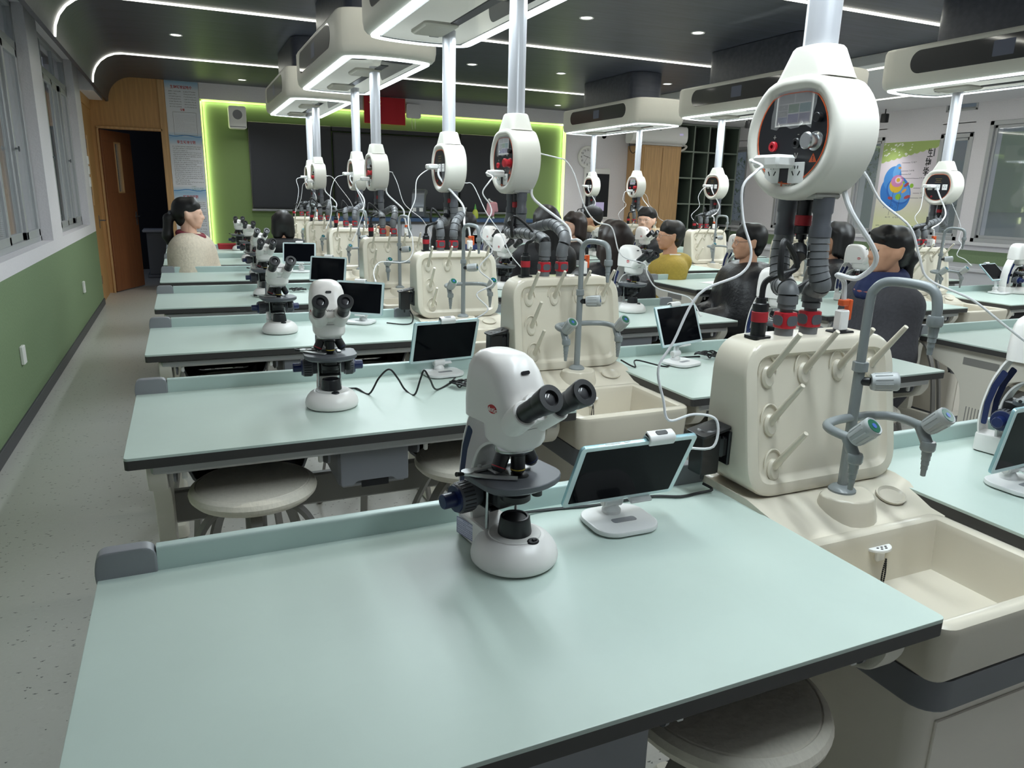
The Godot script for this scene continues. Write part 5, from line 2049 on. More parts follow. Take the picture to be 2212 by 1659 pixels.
func cable(label: String, pts: Array, black := false, plug := true) -> void:
	var P: Vector3 = pts[0]
	var t := thing("charging_cable" if not black else "power_lead", label, "cable", P)
	var loc := []
	for p in pts:
		loc.append(p - P)
	var b := MB.new()
	b.tube(spl(loc, 6), 0.0026 if not black else 0.003, 7)
	obj("cord", b, M["cable white"] if not black else M["black rubber"], t)
	if black:
		return
	var n := loc.size()
	b = MB.new()
	var e: Vector3 = loc[n - 1]
	var dd: Vector3 = (e - loc[n - 2]).normalized()
	b.rod(e - dd * 0.012, e + dd * 0.008, 0.0045, 10, -1.0, 0.001)
	obj("connector", b, M["white"], t)
	if plug:
		b = MB.new()
		var d0: Vector3 = (loc[1] - loc[0]).normalized()
		b.rod(v(0, 0, 0) - d0 * 0.004, d0 * 0.022, 0.0048, 12, 0.003)
		obj("strain_relief", b, M["white"], t)

# mains charger block on a drum face; the cable leaves towards -z
func charger(label: String, D: Vector3, u: float, w: float) -> void:
	var t := thing("usb_charger", label, "charger", D + v(-0.051, w, u))
	var b := MB.new()
	b.box(v(-0.026, 0, 0.0), v(0.052, 0.026, 0.075), 0.006)
	obj("body", b, M["white"], t)
	b = MB.new()
	b.box(v(-0.0525, 0.0, -0.012), v(0.002, 0.016, 0.03), 0.001)
	obj("front_plate", b, M["scope light"], t)

func adapter(label: String, at: Vector3) -> void:
	var t := thing("power_adapter", label, "adapter", at)
	var b := MB.new()
	b.box(v(-0.004, 0, 0), v(0.008, 0.075, 0.062), 0.002)
	b.box(v(-0.014, 0.003, 0.004), v(0.02, 0.048, 0.046), 0.006)
	var s := obj("wall_socket", b, M["black plastic"], t)
	b = MB.new()
	b.X = Transform3D(Basis(), v(-0.038, 0.038, 0.0)) * turn("z", 12)
	b.prism(rrect(0.075, 0.062, 0.008, 4), -0.003, 0.003, 0.001, 0.001)
	b.layers(ellipse(0.026, 0.024, 20), [[0.003, 0.0], [0.0055, 0.004]])
	obj("flap", b, M["black plastic"], s)
	b = MB.new()
	b.X = Transform3D(Basis(), v(-0.045, -0.02, 0.0))
	b.layers(rounded(poly([-0.024, -0.022, 0.024, -0.022, 0.024, 0.022, -0.024, 0.022]), 0.004, 3), [[-0.038, 0.004], [-0.034, 0.0], [0.048, 0.0], [0.05, 0.002]])
	b.X = Transform3D.IDENTITY
	b.rod(v(-0.045, -0.058, 0), v(-0.045, -0.074, 0), 0.005, 10, 0.0035)
	obj("adapter_body", b, M["black plastic"], t)

# ---------------------------------------------------------------- people: smooth-union fields meshed as surface nets
class SDF:
	var o: Vector3
	var h: float
	var nx: int
	var ny: int
	var nz: int
	var F := PackedFloat32Array()
	var K := 60.0

	func _init(lo: Vector3, hi: Vector3, cell: float, k := 60.0) -> void:
		o = lo
		h = cell
		K = k
		nx = int((hi.x - lo.x) / cell) + 2
		ny = int((hi.y - lo.y) / cell) + 2
		nz = int((hi.z - lo.z) / cell) + 2
		F.resize(nx * ny * nz)

	func bone(a: Vector3, b: Vector3, ra: float, rb: float, w := 1.0) -> void:
		var m := maxf(ra, rb) + 3.0 / K
		var lo := (a.min(b) - Vector3(m, m, m) - o) / h
		var hi := (a.max(b) + Vector3(m, m, m) - o) / h
		var ab := b - a
		var l2 := maxf(ab.length_squared(), 1e-9)
		var dr := rb - ra
		for z in range(maxi(0, int(lo.z)), mini(nz, int(hi.z) + 2)):
			for y in range(maxi(0, int(lo.y)), mini(ny, int(hi.y) + 2)):
				var q := (z * ny + y) * nx
				for x in range(maxi(0, int(lo.x)), mini(nx, int(hi.x) + 2)):
					var p := o + Vector3(x, y, z) * h - a
					var t := clampf(p.dot(ab) / l2, 0.0, 1.0)
					F[q + x] += w * exp(-K * ((p - ab * t).length() - ra - dr * t))

	func pt(p: Vector3, r: float, w := 1.0) -> void:
		bone(p, p, r, r, w)

	func mesh_into(V: PackedVector3Array, N: PackedVector3Array, I: PackedInt32Array, xf := Transform3D.IDENTITY, ymax := 99.0, ymin := -99.0) -> void:
		var n := F.size()
		var val := PackedFloat32Array()
		val.resize(n)
		for i in n:
			var f := F[i]
			val[i] = 0.12 if f < 1e-4 else -log(f) / K
		var id := PackedInt32Array()
		id.resize(n)
		id.fill(-1)
		var offs := PackedInt32Array([0, 1, nx, nx + 1, nx * ny, nx * ny + 1, nx * ny + nx, nx * ny + nx + 1])
		var ea := [0, 0, 0, 1, 1, 2, 2, 3, 4, 4, 5, 6]
		var eb := [1, 2, 4, 3, 5, 3, 6, 7, 5, 6, 7, 7]
		for z in nz - 1:
			for y in ny - 1:
				var q := (z * ny + y) * nx
				for x in nx - 1:
					var c := q + x
					var s := 0
					for k in 8:
						if val[c + offs[k]] < 0.0:
							s += 1
					if s == 0 or s == 8:
						continue
					var acc := Vector3.ZERO
					var cnt := 0
					for e in 12:
						var k0: int = ea[e]
						var k1: int = eb[e]
						var v0 := val[c + offs[k0]]
						var v1 := val[c + offs[k1]]
						if (v0 < 0.0) == (v1 < 0.0):
							continue
						var t := v0 / (v0 - v1)
						acc += Vector3(k0 & 1, (k0 >> 1) & 1, k0 >> 2).lerp(Vector3(k1 & 1, (k1 >> 1) & 1, k1 >> 2), t)
						cnt += 1
					var gx := 0.0
					var gy := 0.0
					var gz := 0.0
					for k in 8:
						var vv := val[c + offs[k]]
						gx += vv if k & 1 else -vv
						gy += vv if k & 2 else -vv
						gz += vv if k & 4 else -vv
					id[c] = V.size()
					V.append(xf * (o + (Vector3(x, y, z) + acc / cnt) * h))
					N.append((xf.basis * Vector3(gx, gy, gz)).normalized())
		for z in range(1, nz - 1):
			for y in range(1, ny - 1):
				var q := (z * ny + y) * nx
				for x in range(1, nx - 1):
					var c := q + x
					var ins := val[c] < 0.0
					for ax in 3:
						var st := 1 if ax == 0 else (nx if ax == 1 else nx * ny)
						if ins == (val[c + st] < 0.0):
							continue
						var u := nx if ax == 0 else (nx * ny if ax == 1 else 1)
						var w := nx * ny if ax == 0 else (1 if ax == 1 else nx)
						var i0 := id[c]
						var i1 := id[c - u]
						var i2 := id[c - u - w]
						var i3 := id[c - w]
						if i0 < 0 or i1 < 0 or i2 < 0 or i3 < 0:
							continue
						if ins:
							I.append_array(PackedInt32Array([i0, i2, i1, i0, i3, i2]))
						else:
							I.append_array(PackedInt32Array([i0, i1, i2, i0, i2, i3]))

static func pack(V: PackedVector3Array, N: PackedVector3Array, I: PackedInt32Array) -> ArrayMesh:
	var A := []
	A.resize(Mesh.ARRAY_MAX)
	A[Mesh.ARRAY_VERTEX] = V
	A[Mesh.ARRAY_NORMAL] = N
	A[Mesh.ARRAY_INDEX] = I
	var m := ArrayMesh.new()
	m.add_surface_from_arrays(Mesh.PRIMITIVE_TRIANGLES, A)
	return m

func one(s: SDF, xf := Transform3D.IDENTITY) -> ArrayMesh:
	var V := PackedVector3Array()
	var N := PackedVector3Array()
	var I := PackedInt32Array()
	s.mesh_into(V, N, I, xf)
	return pack(V, N, I)

# opt: hy head height, look head yaw against the body, nod, hair, coat, legs, extras ...
func person(label: String, at: Vector3, yaw: float, opt: Dictionary) -> Node3D:
	var t := thing("person", label, "person", at, yaw)
	var hy: float = opt.hy
	var hip := hy - 0.665
	var lean: float = opt.get("lean", 0.0)
	var sc: float = opt.get("bulk", 1.0)
	var V := PackedVector3Array()
	var N := PackedVector3Array()
	var I := PackedInt32Array()
	var hf := v(0, 0, lean)
	var sh := v(0, hy - 0.245, lean * 0.8)
	var elb: Array = []
	var wr: Array = []
	for s in [-1, 1]:
		elb.append(v(s * 0.215, hy - 0.50, 0.03 + lean * 0.5))
		wr.append(v(s * opt.get("hand_x", 0.10), hy - 0.50 + opt.get("hand_y", 0.0), 0.27 + lean * 0.5))
	var kn := [v(-0.11, hip + 0.04, 0.40), v(0.11, hip + 0.04, 0.40)]
	var an := [v(-0.12, 0.09, 0.36), v(0.12, 0.09, 0.36)]
	# body, one continuous surface
	var b := SDF.new(v(-0.34, 0.0, -0.24), v(0.34, hy + 0.02, 0.62), 0.02, 55.0)
	var grow := func(f: SDF, g: float, torso: bool, arms: bool, legs: bool) -> void:
		if torso:
			for s in [-1, 1]:
				f.bone(v(s * 0.065, hip + 0.02, -0.01), v(s * 0.06, hip + 0.2, -0.005 + lean * 0.3), 0.10 + g, 0.088 + g)
				f.bone(v(s * 0.06, hip + 0.2, -0.005 + lean * 0.3), v(s * 0.075, sh.y - 0.04, sh.z), 0.088 + g, 0.085 + g)
				f.bone(v(0, sh.y + 0.01, sh.z - 0.005), v(s * 0.155, sh.y - 0.005, sh.z - 0.005), 0.052 + g, 0.044 + g)
		if arms:
			for s in 2:
				var so := v((s * 2 - 1) * 0.17, sh.y - 0.02, sh.z)
				f.bone(so, elb[s], 0.046 + g, 0.037 + g)
				f.bone(elb[s], wr[s], 0.037 + g, 0.026 + g)
		if legs:
			for s in 2:
				f.bone(v((s * 2 - 1) * 0.085, hip, 0.02), kn[s], 0.082 + g, 0.058 + g)
				f.bone(kn[s], an[s], 0.055 + g, 0.038 + g)
	grow.call(b, 0.0, true, true, true)
	b.bone(v(0, sh.y, sh.z - 0.01), v(0, hy - 0.08, lean - 0.005), 0.05, 0.05)
	for s in 2:
		b.bone(an[s] + v(0, -0.035, -0.03), an[s] + v(0, -0.055, 0.14), 0.038, 0.03)
	b.mesh_into(V, N, I)
	# head
	var hx := Transform3D(Basis(Vector3.UP, deg_to_rad(opt.get("look", 0.0))) * Basis(Vector3.RIGHT, deg_to_rad(opt.get("nod", 0.0))), v(0, hy, lean))
	var f := SDF.new(v(-0.115, -0.15, -0.13), v(0.115, 0.14, 0.135), 0.005, 130.0)
	f.bone(v(0, 0.035, -0.035), v(0, 0.035, 0.008), 0.075, 0.073)
	f.bone(v(0, -0.01, 0.02), v(0, -0.06, 0.038), 0.057, 0.041)
	for s in [-1, 1]:
		f.bone(v(s * 0.032, -0.016, 0.046), v(s * 0.024, -0.045, 0.048), 0.032, 0.028)
		f.bone(v(s * 0.055, -0.01, 0.0), v(s * 0.03, -0.075, 0.035), 0.03, 0.02)
		f.bone(v(s * 0.079, -0.022, -0.004), v(s * 0.083, 0.016, -0.012), 0.008, 0.011)
		f.bone(v(s * 0.012, 0.02, 0.079), v(s * 0.042, 0.021, 0.066), 0.007, 0.007)
		f.pt(v(s * 0.031, 0.004, 0.083), 0.008, -0.45)
		f.pt(v(s * 0.031, 0.004, 0.066), 0.0125)
	f.bone(v(0, 0.012, 0.080), v(0, -0.022, 0.099), 0.007, 0.009)
	for s in [-1, 1]:
		f.pt(v(s * 0.011, -0.027, 0.088), 0.007)
	f.bone(v(-0.014, -0.048, 0.0785), v(0.014, -0.048, 0.0785), 0.0055, 0.0055)
	f.bone(v(-0.012, -0.057, 0.077), v(0.012, -0.057, 0.077), 0.006, 0.006)
	f.bone(v(-0.01, -0.088, 0.062), v(0.01, -0.088, 0.062), 0.015, 0.015)
	f.bone(v(0, -0.06, -0.02), v(0, -0.16, -0.02), 0.046, 0.05)
	f.mesh_into(V, N, I, hx)
	# hands: palm, four fingers of unequal length, thumb
	for s in 2:
		var sg := s * 2 - 1
		var fw: Vector3 = (wr[s] - elb[s]).normalized()
		var dn := v(-sg * 0.3, -0.95, 0).normalized()
		var sd := fw.cross(dn).normalized() * -1.0
		var hnd := SDF.new(v(-0.07, -0.07, -0.04), v(0.07, 0.07, 0.20), 0.0065, 190.0)
		hnd.bone(v(0, 0, -0.02), v(0, 0, 0.02), 0.024, 0.024)
		for k in 4:
			var kx := (k - 1.5) * 0.0195
			hnd.bone(v(kx * 0.6, 0, 0.015), v(kx, -0.002, 0.082), 0.013, 0.0115)
			var l: float = [0.036, 0.044, 0.041, 0.031][k]
			var p1 := v(kx * 1.05, -0.004, 0.082)
			var p2 := p1 + v(kx * 0.05, -0.35, 0.94) * l
			var p3 := p2 + v(0, -0.75, 0.66) * l * 0.75
			hnd.bone(p1, p2, 0.0095, 0.0085)
			hnd.bone(p2, p3, 0.0085, 0.007)
		hnd.bone(v(-sg * 0.022, -0.002, 0.02), v(-sg * 0.045, -0.012, 0.055), 0.014, 0.011)
		hnd.bone(v(-sg * 0.045, -0.012, 0.055), v(-sg * 0.044, -0.022, 0.088), 0.0105, 0.008)
		hnd.mesh_into(V, N, I, Transform3D(Basis(sd, -dn, fw) if sd.cross(-dn).dot(fw) > 0 else Basis(-sd, -dn, fw), wr[s] + fw * 0.02))
	put("body", pack(V, N, I), M[opt.get("skin", "skin")], t)
	# face details
	var e := MB.new()
	for s in [-1, 1]:
		e.X = hx
		e.ball(v(s * 0.031, 0.005, 0.0775), v(0.0095, 0.0042, 0.004), 10, 6)
	obj("eyes", e, M["white"], t)
	e = MB.new()
	e.X = hx
	for s in [-1, 1]:
		e.ball(v(s * 0.031, 0.005, 0.0805), v(0.0046, 0.0044, 0.0022), 10, 6)
		e.tube(spl([v(s * 0.019, 0.020, 0.0845), v(s * 0.033, 0.0255, 0.080), v(s * 0.048, 0.020, 0.068)], 3), 0.0022, 6)
		e.tube(spl([v(s * 0.021, 0.007, 0.0805), v(s * 0.031, 0.0105, 0.0815), v(s * 0.042, 0.006, 0.0755)], 3), 0.0012, 5)
	obj("brows_and_pupils", e, M["hair black"], t)
	e = MB.new()
	e.X = hx
	e.ball(v(0, -0.0525, 0.0815), v(0.019, 0.0062, 0.0045), 12, 6)
	obj("lips", e, M["lips"], t)
	# hair
	var style: String = opt.get("hair", "short")
	var g := SDF.new(v(-0.16, -0.42 if style in ["long", "pony"] else -0.2, -0.22), v(0.16, 0.17, 0.13), 0.0075, 110.0)
	g.bone(v(0, 0.048, -0.04), v(0, 0.05, 0.006), 0.083, 0.079)
	g.bone(v(0, 0.0, -0.055), v(0, -0.045, -0.05), 0.062, 0.05)
	for s in [-1, 1]:
		g.bone(v(s * 0.05, 0.05, -0.01), v(s * 0.055, 0.005, -0.035), 0.036, 0.03)
		g.bone(v(s * 0.02, 0.105, 0.03), v(s * 0.058, 0.075, 0.04), 0.022, 0.018)
	if style == "bob" or style == "long":
		for s in [-1, 1]:
			g.bone(v(s * 0.072, 0.05, 0.0), v(s * 0.08, -0.08, 0.0), 0.028, 0.03)
			g.bone(v(s * 0.05, 0.02, -0.06), v(s * 0.055, -0.1, -0.06), 0.05, 0.045)
	if style == "long":
		for s in [-1, 0, 1]:
			g.bone(v(s * 0.06, -0.06, -0.06), v(s * 0.075, -0.34, -0.09), 0.05, 0.03)
	if style == "pony":
		g.bone(v(0, 0.0, -0.12), v(0, -0.03, -0.15), 0.024, 0.03)
		g.bone(v(0, -0.03, -0.15), v(0.01, -0.16, -0.165), 0.034, 0.038)
		g.bone(v(0.01, -0.16, -0.165), v(0.02, -0.29, -0.14), 0.036, 0.012)
	if style == "bun":
		g.bone(v(-0.02, -0.03, -0.12), v(0.02, -0.03, -0.12), 0.035, 0.035)
		g.bone(v(0.01, -0.05, -0.12), v(0.02, -0.14, -0.12), 0.022, 0.02)
		g.bone(v(-0.05, 0.09, 0.055), v(0.05, 0.07, 0.075), 0.02, 0.015)
	if style == "fringe" or style == "bob":
		g.bone(v(-0.05, 0.06, 0.06), v(0.05, 0.06, 0.06), 0.024, 0.024)
	g.bone(v(0, -0.03, 0.09), v(0, -0.1, 0.07), 0.052, 0.05, -1.6)
	put("hair", one(g, hx), M[opt.get("hair_color", "hair black")], t)
	if opt.has("cap"):
		var cp := MB.new()
		cp.X = hx
		cp.ball(v(0, 0.055, -0.012), v(0.1, 0.085, 0.112), 22, 10)
		obj("cap", cp, M["cloth black"], t)
	# clothes
	var ck: String = opt.coat
	var thick: float = opt.get("thick", 0.026)
	var c := SDF.new(v(-0.4, hip - 0.16, -0.3), v(0.4, hy + 0.04, 0.5), 0.016, 48.0)
	grow.call(c, thick, true, true, false)
	c.bone(v(0, sh.y + 0.01, sh.z - 0.015), v(0, sh.y + 0.055, lean - 0.012), 0.072, 0.066)
	if opt.has("skirt"):
		for s in [-1, 1]:
			c.bone(v(s * 0.08, hip, -0.02), v(s * 0.1, hip - 0.1, 0.06), 0.12, 0.12)
	if opt.get("puff", false):
		# quilted rings
		for s in 2:
			var so := v((s * 2 - 1) * 0.17, sh.y - 0.02, sh.z)
			for k in 4:
				var p: Vector3 = so.lerp(elb[s], 0.15 + k * 0.25)
				c.pt(p, 0.062 + thick)
		for k in 4:
			for s in [-1, 1]:
				c.pt(v(s * 0.075, hip + 0.06 + k * 0.105, lean * 0.15 * k), 0.10 + thick)
	if opt.has("hood"):
		c.bone(v(-0.07, sh.y + 0.05, sh.z - 0.11), v(0.07, sh.y + 0.05, sh.z - 0.11), 0.06, 0.06)
		c.bone(v(0, sh.y + 0.02, sh.z - 0.12), v(0, sh.y - 0.06, sh.z - 0.13), 0.06, 0.03)
	# openings for the neck and the hands
	c.bone(v(0, hy - 0.09, lean), v(0, hy + 0.05, lean), 0.05, 0.09, -3.0)
	for s in 2:
		var fw2: Vector3 = (wr[s] - elb[s]).normalized()
		c.bone(wr[s] + fw2 * 0.045, wr[s] + fw2 * 0.12, 0.035, 0.05, -6.0)
	put("coat", one(c), M[ck], t)
	var lg := SDF.new(v(-0.28, 0.05, -0.18), v(0.28, hip + 0.2, 0.58), 0.02, 55.0)
	grow.call(lg, 0.016, false, false, true)
	put("trousers", one(lg), M[opt.get("legs", "cloth jean")], t)
	var shoe := MB.new()
	for s in 2:
		shoe.X = Transform3D(Basis(), v(an[s].x, 0, an[s].z + 0.045))
		shoe.layers(ellipse(0.05, 0.135, 20), [[0.0, 0.004], [0.02, 0.0], [0.045, 0.006], [0.075, 0.026], [0.085, 0.045]])
	obj("shoes", shoe, M["cloth black"], t, 60)
	if opt.has("scarf"):
		var sf := SDF.new(v(-0.17, sh.y - 0.16, -0.19), v(0.17, hy - 0.02, 0.22), 0.009, 90.0)
		for k in 14:
			var a0 := TAU * k / 14
			var a1 := TAU * (k + 1) / 14
			for w in 3:
				var r := 0.082 + 0.016 * w
				var y := hy - 0.125 - 0.036 * w + 0.008 * sin(a0 * 2 + w)
				sf.bone(v(cos(a0) * r, y - 0.012 * sin(a0), sin(a0) * r * 0.95 + lean * 0.9), v(cos(a1) * r, y - 0.012 * sin(a1), sin(a1) * r * 0.95 + lean * 0.9), 0.021, 0.021)
		put("scarf", one(sf), M[opt.scarf], t)
		if opt.has("scarf_trim"):
			var s2 := MB.new()
			for w in [0.2, 1.7]:
				var pth := []
				for k in 13:
					var a := -0.6 + 4.2 * k / 12
					var r: float = 0.106 + 0.016 * w
					pth.append(v(cos(a) * r, hy - 0.128 - 0.036 * w - 0.012 * sin(a), sin(a) * r * 0.95 + lean * 0.9))
				s2.tube(spl(pth, 2), 0.0085, 7)
			obj("scarf_stripe", s2, M[opt.scarf_trim], t)
	if opt.has("collar"):
		var cl := MB.new()
		var ring := []
		for k in 15:
			var a := 0.5 + (TAU - 0.4) * k / 14 + 0.9
			ring.append(v(cos(a) * 0.088, hy - 0.155 - 0.016 * sin(a), sin(a) * 0.085 + lean * 0.9))
		cl.tube(spl(ring, 3), 0.026, 9)
		obj("collar", cl, M[opt.collar], t)
	if opt.has("fur"):
		var fr := SDF.new(v(-0.2, sh.y - 0.06, -0.22), v(0.2, hy + 0.02, 0.12), 0.012, 80.0)
		for k in 11:
			var a := PI + PI * k / 10
			fr.pt(v(cos(a) * 0.125, hy - 0.13 + 0.02 * sin(k * 2.0), sin(a) * 0.12 + lean), 0.042)
		put("fur_trim", one(fr), M["fur"], t)
	if opt.has("lining"):
		var ln := MB.new()
		var ring2 := []
		for k in 9:
			var a := PI * 0.9 + PI * 1.2 * k / 8
			ring2.append(v(cos(a) * 0.1, sh.y + 0.085, sin(a) * 0.1 + sh.z - 0.01))
		ln.tube(spl(ring2, 3), 0.028, 9)
		obj("hood_lining", ln, M[opt.lining], t)
	if opt.has("glasses"):
		var gl := MB.new()
		gl.X = hx
		for s in [-1, 1]:
			var rim := []
			for k in 13:
				var a := TAU * k / 12
				rim.append(v(s * 0.034 + 0.022 * cos(a), 0.003 + 0.018 * sin(a), 0.096 - 0.008 * absf(cos(a)) * (1 if cos(a) * s > 0 else 0)))
			gl.tube(spl(rim, 2), 0.0013, 5)
			gl.tube(PackedVector3Array([v(s * 0.056, 0.008, 0.09), v(s * 0.079, 0.012, 0.03), v(s * 0.082, 0.01, -0.015)]), 0.0013, 5)
		gl.tube(PackedVector3Array([v(-0.012, 0.006, 0.098), v(0.012, 0.006, 0.098)]), 0.0013, 5)
		obj("glasses", gl, M["silver"], t)
	if opt.has("hair_tie"):
		var ht := MB.new()
		ht.X = hx
		for k in 7:
			var a := TAU * k / 7
			ht.ball(v(0.024 * cos(a), -0.005 + 0.024 * sin(a), -0.135), v(0.012, 0.012, 0.012), 8, 5)
		obj("hair_tie", ht, M["scope grey"], t)
	if opt.has("seam"):
		var sm := MB.new()
		sm.tube(spl([v(0.0, sh.y + 0.05, sh.z - 0.085), v(0.0, sh.y - 0.08, sh.z - 0.128), v(0.0, hip + 0.2, -0.125), v(0.0, hip, -0.147)], 6), 0.0035, 6)
		obj("back_piping", sm, M["cloth black"], t)
	if opt.has("cuff"):
		var cf := MB.new()
		for s in 2:
			cf.X = MB.along(wr[s] + (wr[s] - elb[s]).normalized() * -0.03, wr[s])
			cf.lathe([Vector2(0.048, -0.02), Vector2(0.055, -0.005), Vector2(0.054, 0.02), Vector2(0.046, 0.03), Vector2(0.044, 0.0), Vector2(0.048, -0.02)], 16)
		obj("cuff", cf, M[opt.cuff], t)
	return t

# ---------------------------------------------------------------- the room
func bx(c: Vector3, s: Vector3, bev := 0.0) -> MB:
	var b := MB.new()
	b.box(c, s, bev)
	return b

# box from two opposite corners
func span(b: MB, p: Vector3, q: Vector3, bev := 0.0) -> MB:
	b.box((p + q) * 0.5, (q - p).abs(), bev)
	return b

func room() -> void:
	var b := MB.new()
	span(b, v(-4.2, -0.06, 2.6), v(12.6, 0.0, -14.2))
	struct("floor", b, M["floor vinyl"])
	# ceiling: dark vault that curls down on the window side
	var pr := PackedVector2Array()
	pr.append(Vector2(5.9, 2.72))
	for i in 13:
		var a := PI / 2 + PI / 2 * i / 12
		pr.append(Vector2(-0.43 + 0.305 * cos(a), 2.415 + 0.305 * sin(a)))
	pr.append(Vector2(-0.765, 2.41))
	pr.append(Vector2(-0.775, 2.425))
	for i in 13:
		var a := PI - PI / 2 * i / 12
		pr.append(Vector2(-0.43 + 0.345 * cos(a), 2.43 + 0.35 * sin(a)))
	pr.append(Vector2(5.9, 2.78))
	b = MB.new()
	b.X = Transform3D(Basis(v(1, 0, 0), v(0, 0, -1), v(0, 1, 0)), v(0, 0, 2.5))
	b.prism(pr, 0.0, 13.5)
	struct("ceiling", b, M["ceiling dark"])
	b = MB.new()
	span(b, v(-1.3, 3.05, 2.6), v(9.4, 3.2, -14.2))
	struct("trim_1", b, M["ceiling white"])
	b = MB.new()
	span(b, v(5.9, 2.63, 2.5), v(9.05, 2.72, -11.0), 0.004)
	struct("trim_2", b, M["ceiling white"])
	# left wall: white with green below, two recessed windows
	var zs := [[2.6, -2.3], [-4.35, -4.87 + 0.3], [-6.77, -7.29], [-9.45, -9.95]]
	b = MB.new()
	span(b, v(-1.2, 0.865, 2.6), v(-0.94, 0.96, -9.95))
	span(b, v(-1.2, 2.66, 2.6), v(-0.94, 3.06, -11.0))
	span(b, v(-1.2, 0.96, 2.6), v(-0.94, 2.66, -4.5))
	span(b, v(-1.2, 0.96, -6.77), v(-0.94, 2.66, -7.29))
	span(b, v(-1.2, 0.96, -9.45), v(-0.94, 2.66, -9.95))
	span(b, v(-1.2, 2.42, -9.95), v(-0.8, 2.66, -11.0))
	var wl := struct("wall_left", b, M["wall white"])
	b = MB.new()
	span(b, v(-1.2, 0.0, 2.6), v(-0.94, 0.865, -9.95))
	struct("wainscot", b, M["wall green"], wl)
	b = MB.new()
	span(b, v(-0.945, 0.0, 2.6), v(-0.928, 0.075, -9.95), 0.003)
	struct("baseboard_left", b, M["baseboard"])
	window_left("window_1", -4.5, -6.77)
	window_left("window_2", -7.29, -9.45)
	# outer wall of the next building and its bars
	b = MB.new()
	span(b, v(-3.3, -0.5, 1.0), v(-3.2, 3.6, -12.5))
	struct("wall_outside", b, M["outside wall"])
	# side door in the left wall
	b = MB.new()
	span(b, v(-1.2, 0.0, -9.95), v(-0.945, 2.42, -10.03))
	span(b, v(-1.2, 2.3, -10.03), v(-0.945, 2.42, -11.0))
	span(b, v(-1.2, 0.0, -10.03), v(-0.957, 2.3, -11.0))
	var d1 := struct("door_1", b, M["wood door"])
	b = MB.new()
	span(b, v(-0.957, 1.15, -10.12), v(-0.94, 1.95, -10.2), 0.006)
	obj("edge_plate", b, M["wood pale"], d1)
	b = MB.new()
	b.rod(v(-0.957, 0.96, -10.62), v(-0.90, 0.96, -10.62), 0.008, 10)
	b.rod(v(-0.90, 0.96, -10.61), v(-0.90, 0.955, -10.74), 0.008, 10)
	b.box(v(-0.955, 0.94, -10.62), v(0.006, 0.16, 0.035), 0.002)
	obj("door_handle", b, M["grey metal"], d1)
	b = MB.new()
	for y in [0.28, 1.32, 1.85]:
		b.box(v(-0.945, y, -10.05), v(0.006, 0.1, 0.02), 0.001)
	obj("hinge", b, M["grey metal"], d1)
	# front wall
	b = MB.new()
	span(b, v(-1.2, 2.09, -11.0), v(-0.08, 3.06, -11.2))
	span(b, v(-1.2, 0, -11.0), v(-0.89, 2.09, -11.2))
	span(b, v(-0.157, 0, -11.0), v(-0.08, 2.09, -11.2))
	struct("trim_3", b, M["wood door"])
	b = MB.new()
	span(b, v(-0.91, 0, -10.985), v(-0.885, 2.10, -11.02), 0.003)
	span(b, v(-0.91, 2.085, -10.985), v(-0.14, 2.115, -11.02), 0.003)
	span(b, v(-0.165, 0, -10.985), v(-0.085, 2.72, -11.02), 0.004)
	struct("trim_4", b, M["wood pale"])
	b = MB.new()
	span(b, v(-0.08, 0, -11.02), v(0.33, 3.06, -11.2))
	span(b, v(0.33, 2.52, -11.0), v(5.8, 3.06, -11.2))
	span(b, v(5.8, 0, -11.0), v(9.05, 3.06, -11.2))
	struct("wall_front", b, M["wall white"])
	b = MB.new()
	span(b, v(0.33, 0, -11.06), v(5.8, 2.52, -11.2))
	struct("wall_feature", b, M["feature green"])
	# light strips hidden in the reveal of the green wall
	for q in [[v(0.335, 0.3, -11.052), v(0.352, 2.5, -11.03)], [v(0.35, 2.495, -11.052), v(5.77, 2.515, -11.03)], [v(5.765, 0.3, -11.052), v(5.80, 2.515, -11.005)]]:
		b = MB.new()
		span(b, q[0], q[1], 0.003)
		var st := obj("reveal_light", b, M["lamp green"])
		var n := "narrow glowing strip down the left edge of the green wall"
		if q[0].x > 5:
			n = "bright yellow-green glowing strip down the right edge of the green wall"
		elif q[1].x > 5:
			n = "long glowing strip along the top edge of the green wall"
		tag(st, n, "strip light")
		var al := AreaLight3D.new()
		al.name = "reveal_light_source"
		add_child(al, true)
		var mid: Vector3 = (q[0] + q[1]) * 0.5
		var sz: Vector3 = q[1] - q[0]
		al.light_color = Color("eef7c0")
		al.shadow_enabled = true
		al.area_range = 6.0
		if sz.x > sz.y:
			al.area_size = Vector2(sz.x, 0.03)
			al.transform = Transform3D(Basis.looking_at(v(0, -1, -0.35), Vector3.BACK), mid + v(0, -0.015, 0.01))
			al.light_energy = 0.5
		else:
			var sx := 1.0 if mid.x < 3 else -1.0
			al.area_size = Vector2(0.03, sz.y)
			al.transform = Transform3D(Basis.looking_at(v(sx, 0, -0.35), Vector3.UP), mid + v(sx * 0.022, 0, 0.006))
			al.light_energy = 0.3
	# door leaf standing open into the dark room
	var dl := thing("door", "brown wooden door with narrow glass slot standing open at the dark doorway", "door", v(-0.885, 0, -11.03), 66.0)
	b = MB.new()
	span(b, v(0.0, 0.012, -0.02), v(0.74, 1.3, 0.02), 0.003)
	span(b, v(0.0, 1.93, -0.02), v(0.74, 2.075, 0.02), 0.003)
	span(b, v(0.0, 1.3, -0.02), v(0.30, 1.93, 0.02), 0.003)
	span(b, v(0.44, 1.3, -0.02), v(0.74, 1.93, 0.02), 0.003)
	obj("leaf", b, M["wood brown"], dl)
	b = MB.new()
	span(b, v(0.29, 1.29, -0.026), v(0.312, 1.94, 0.026), 0.003)
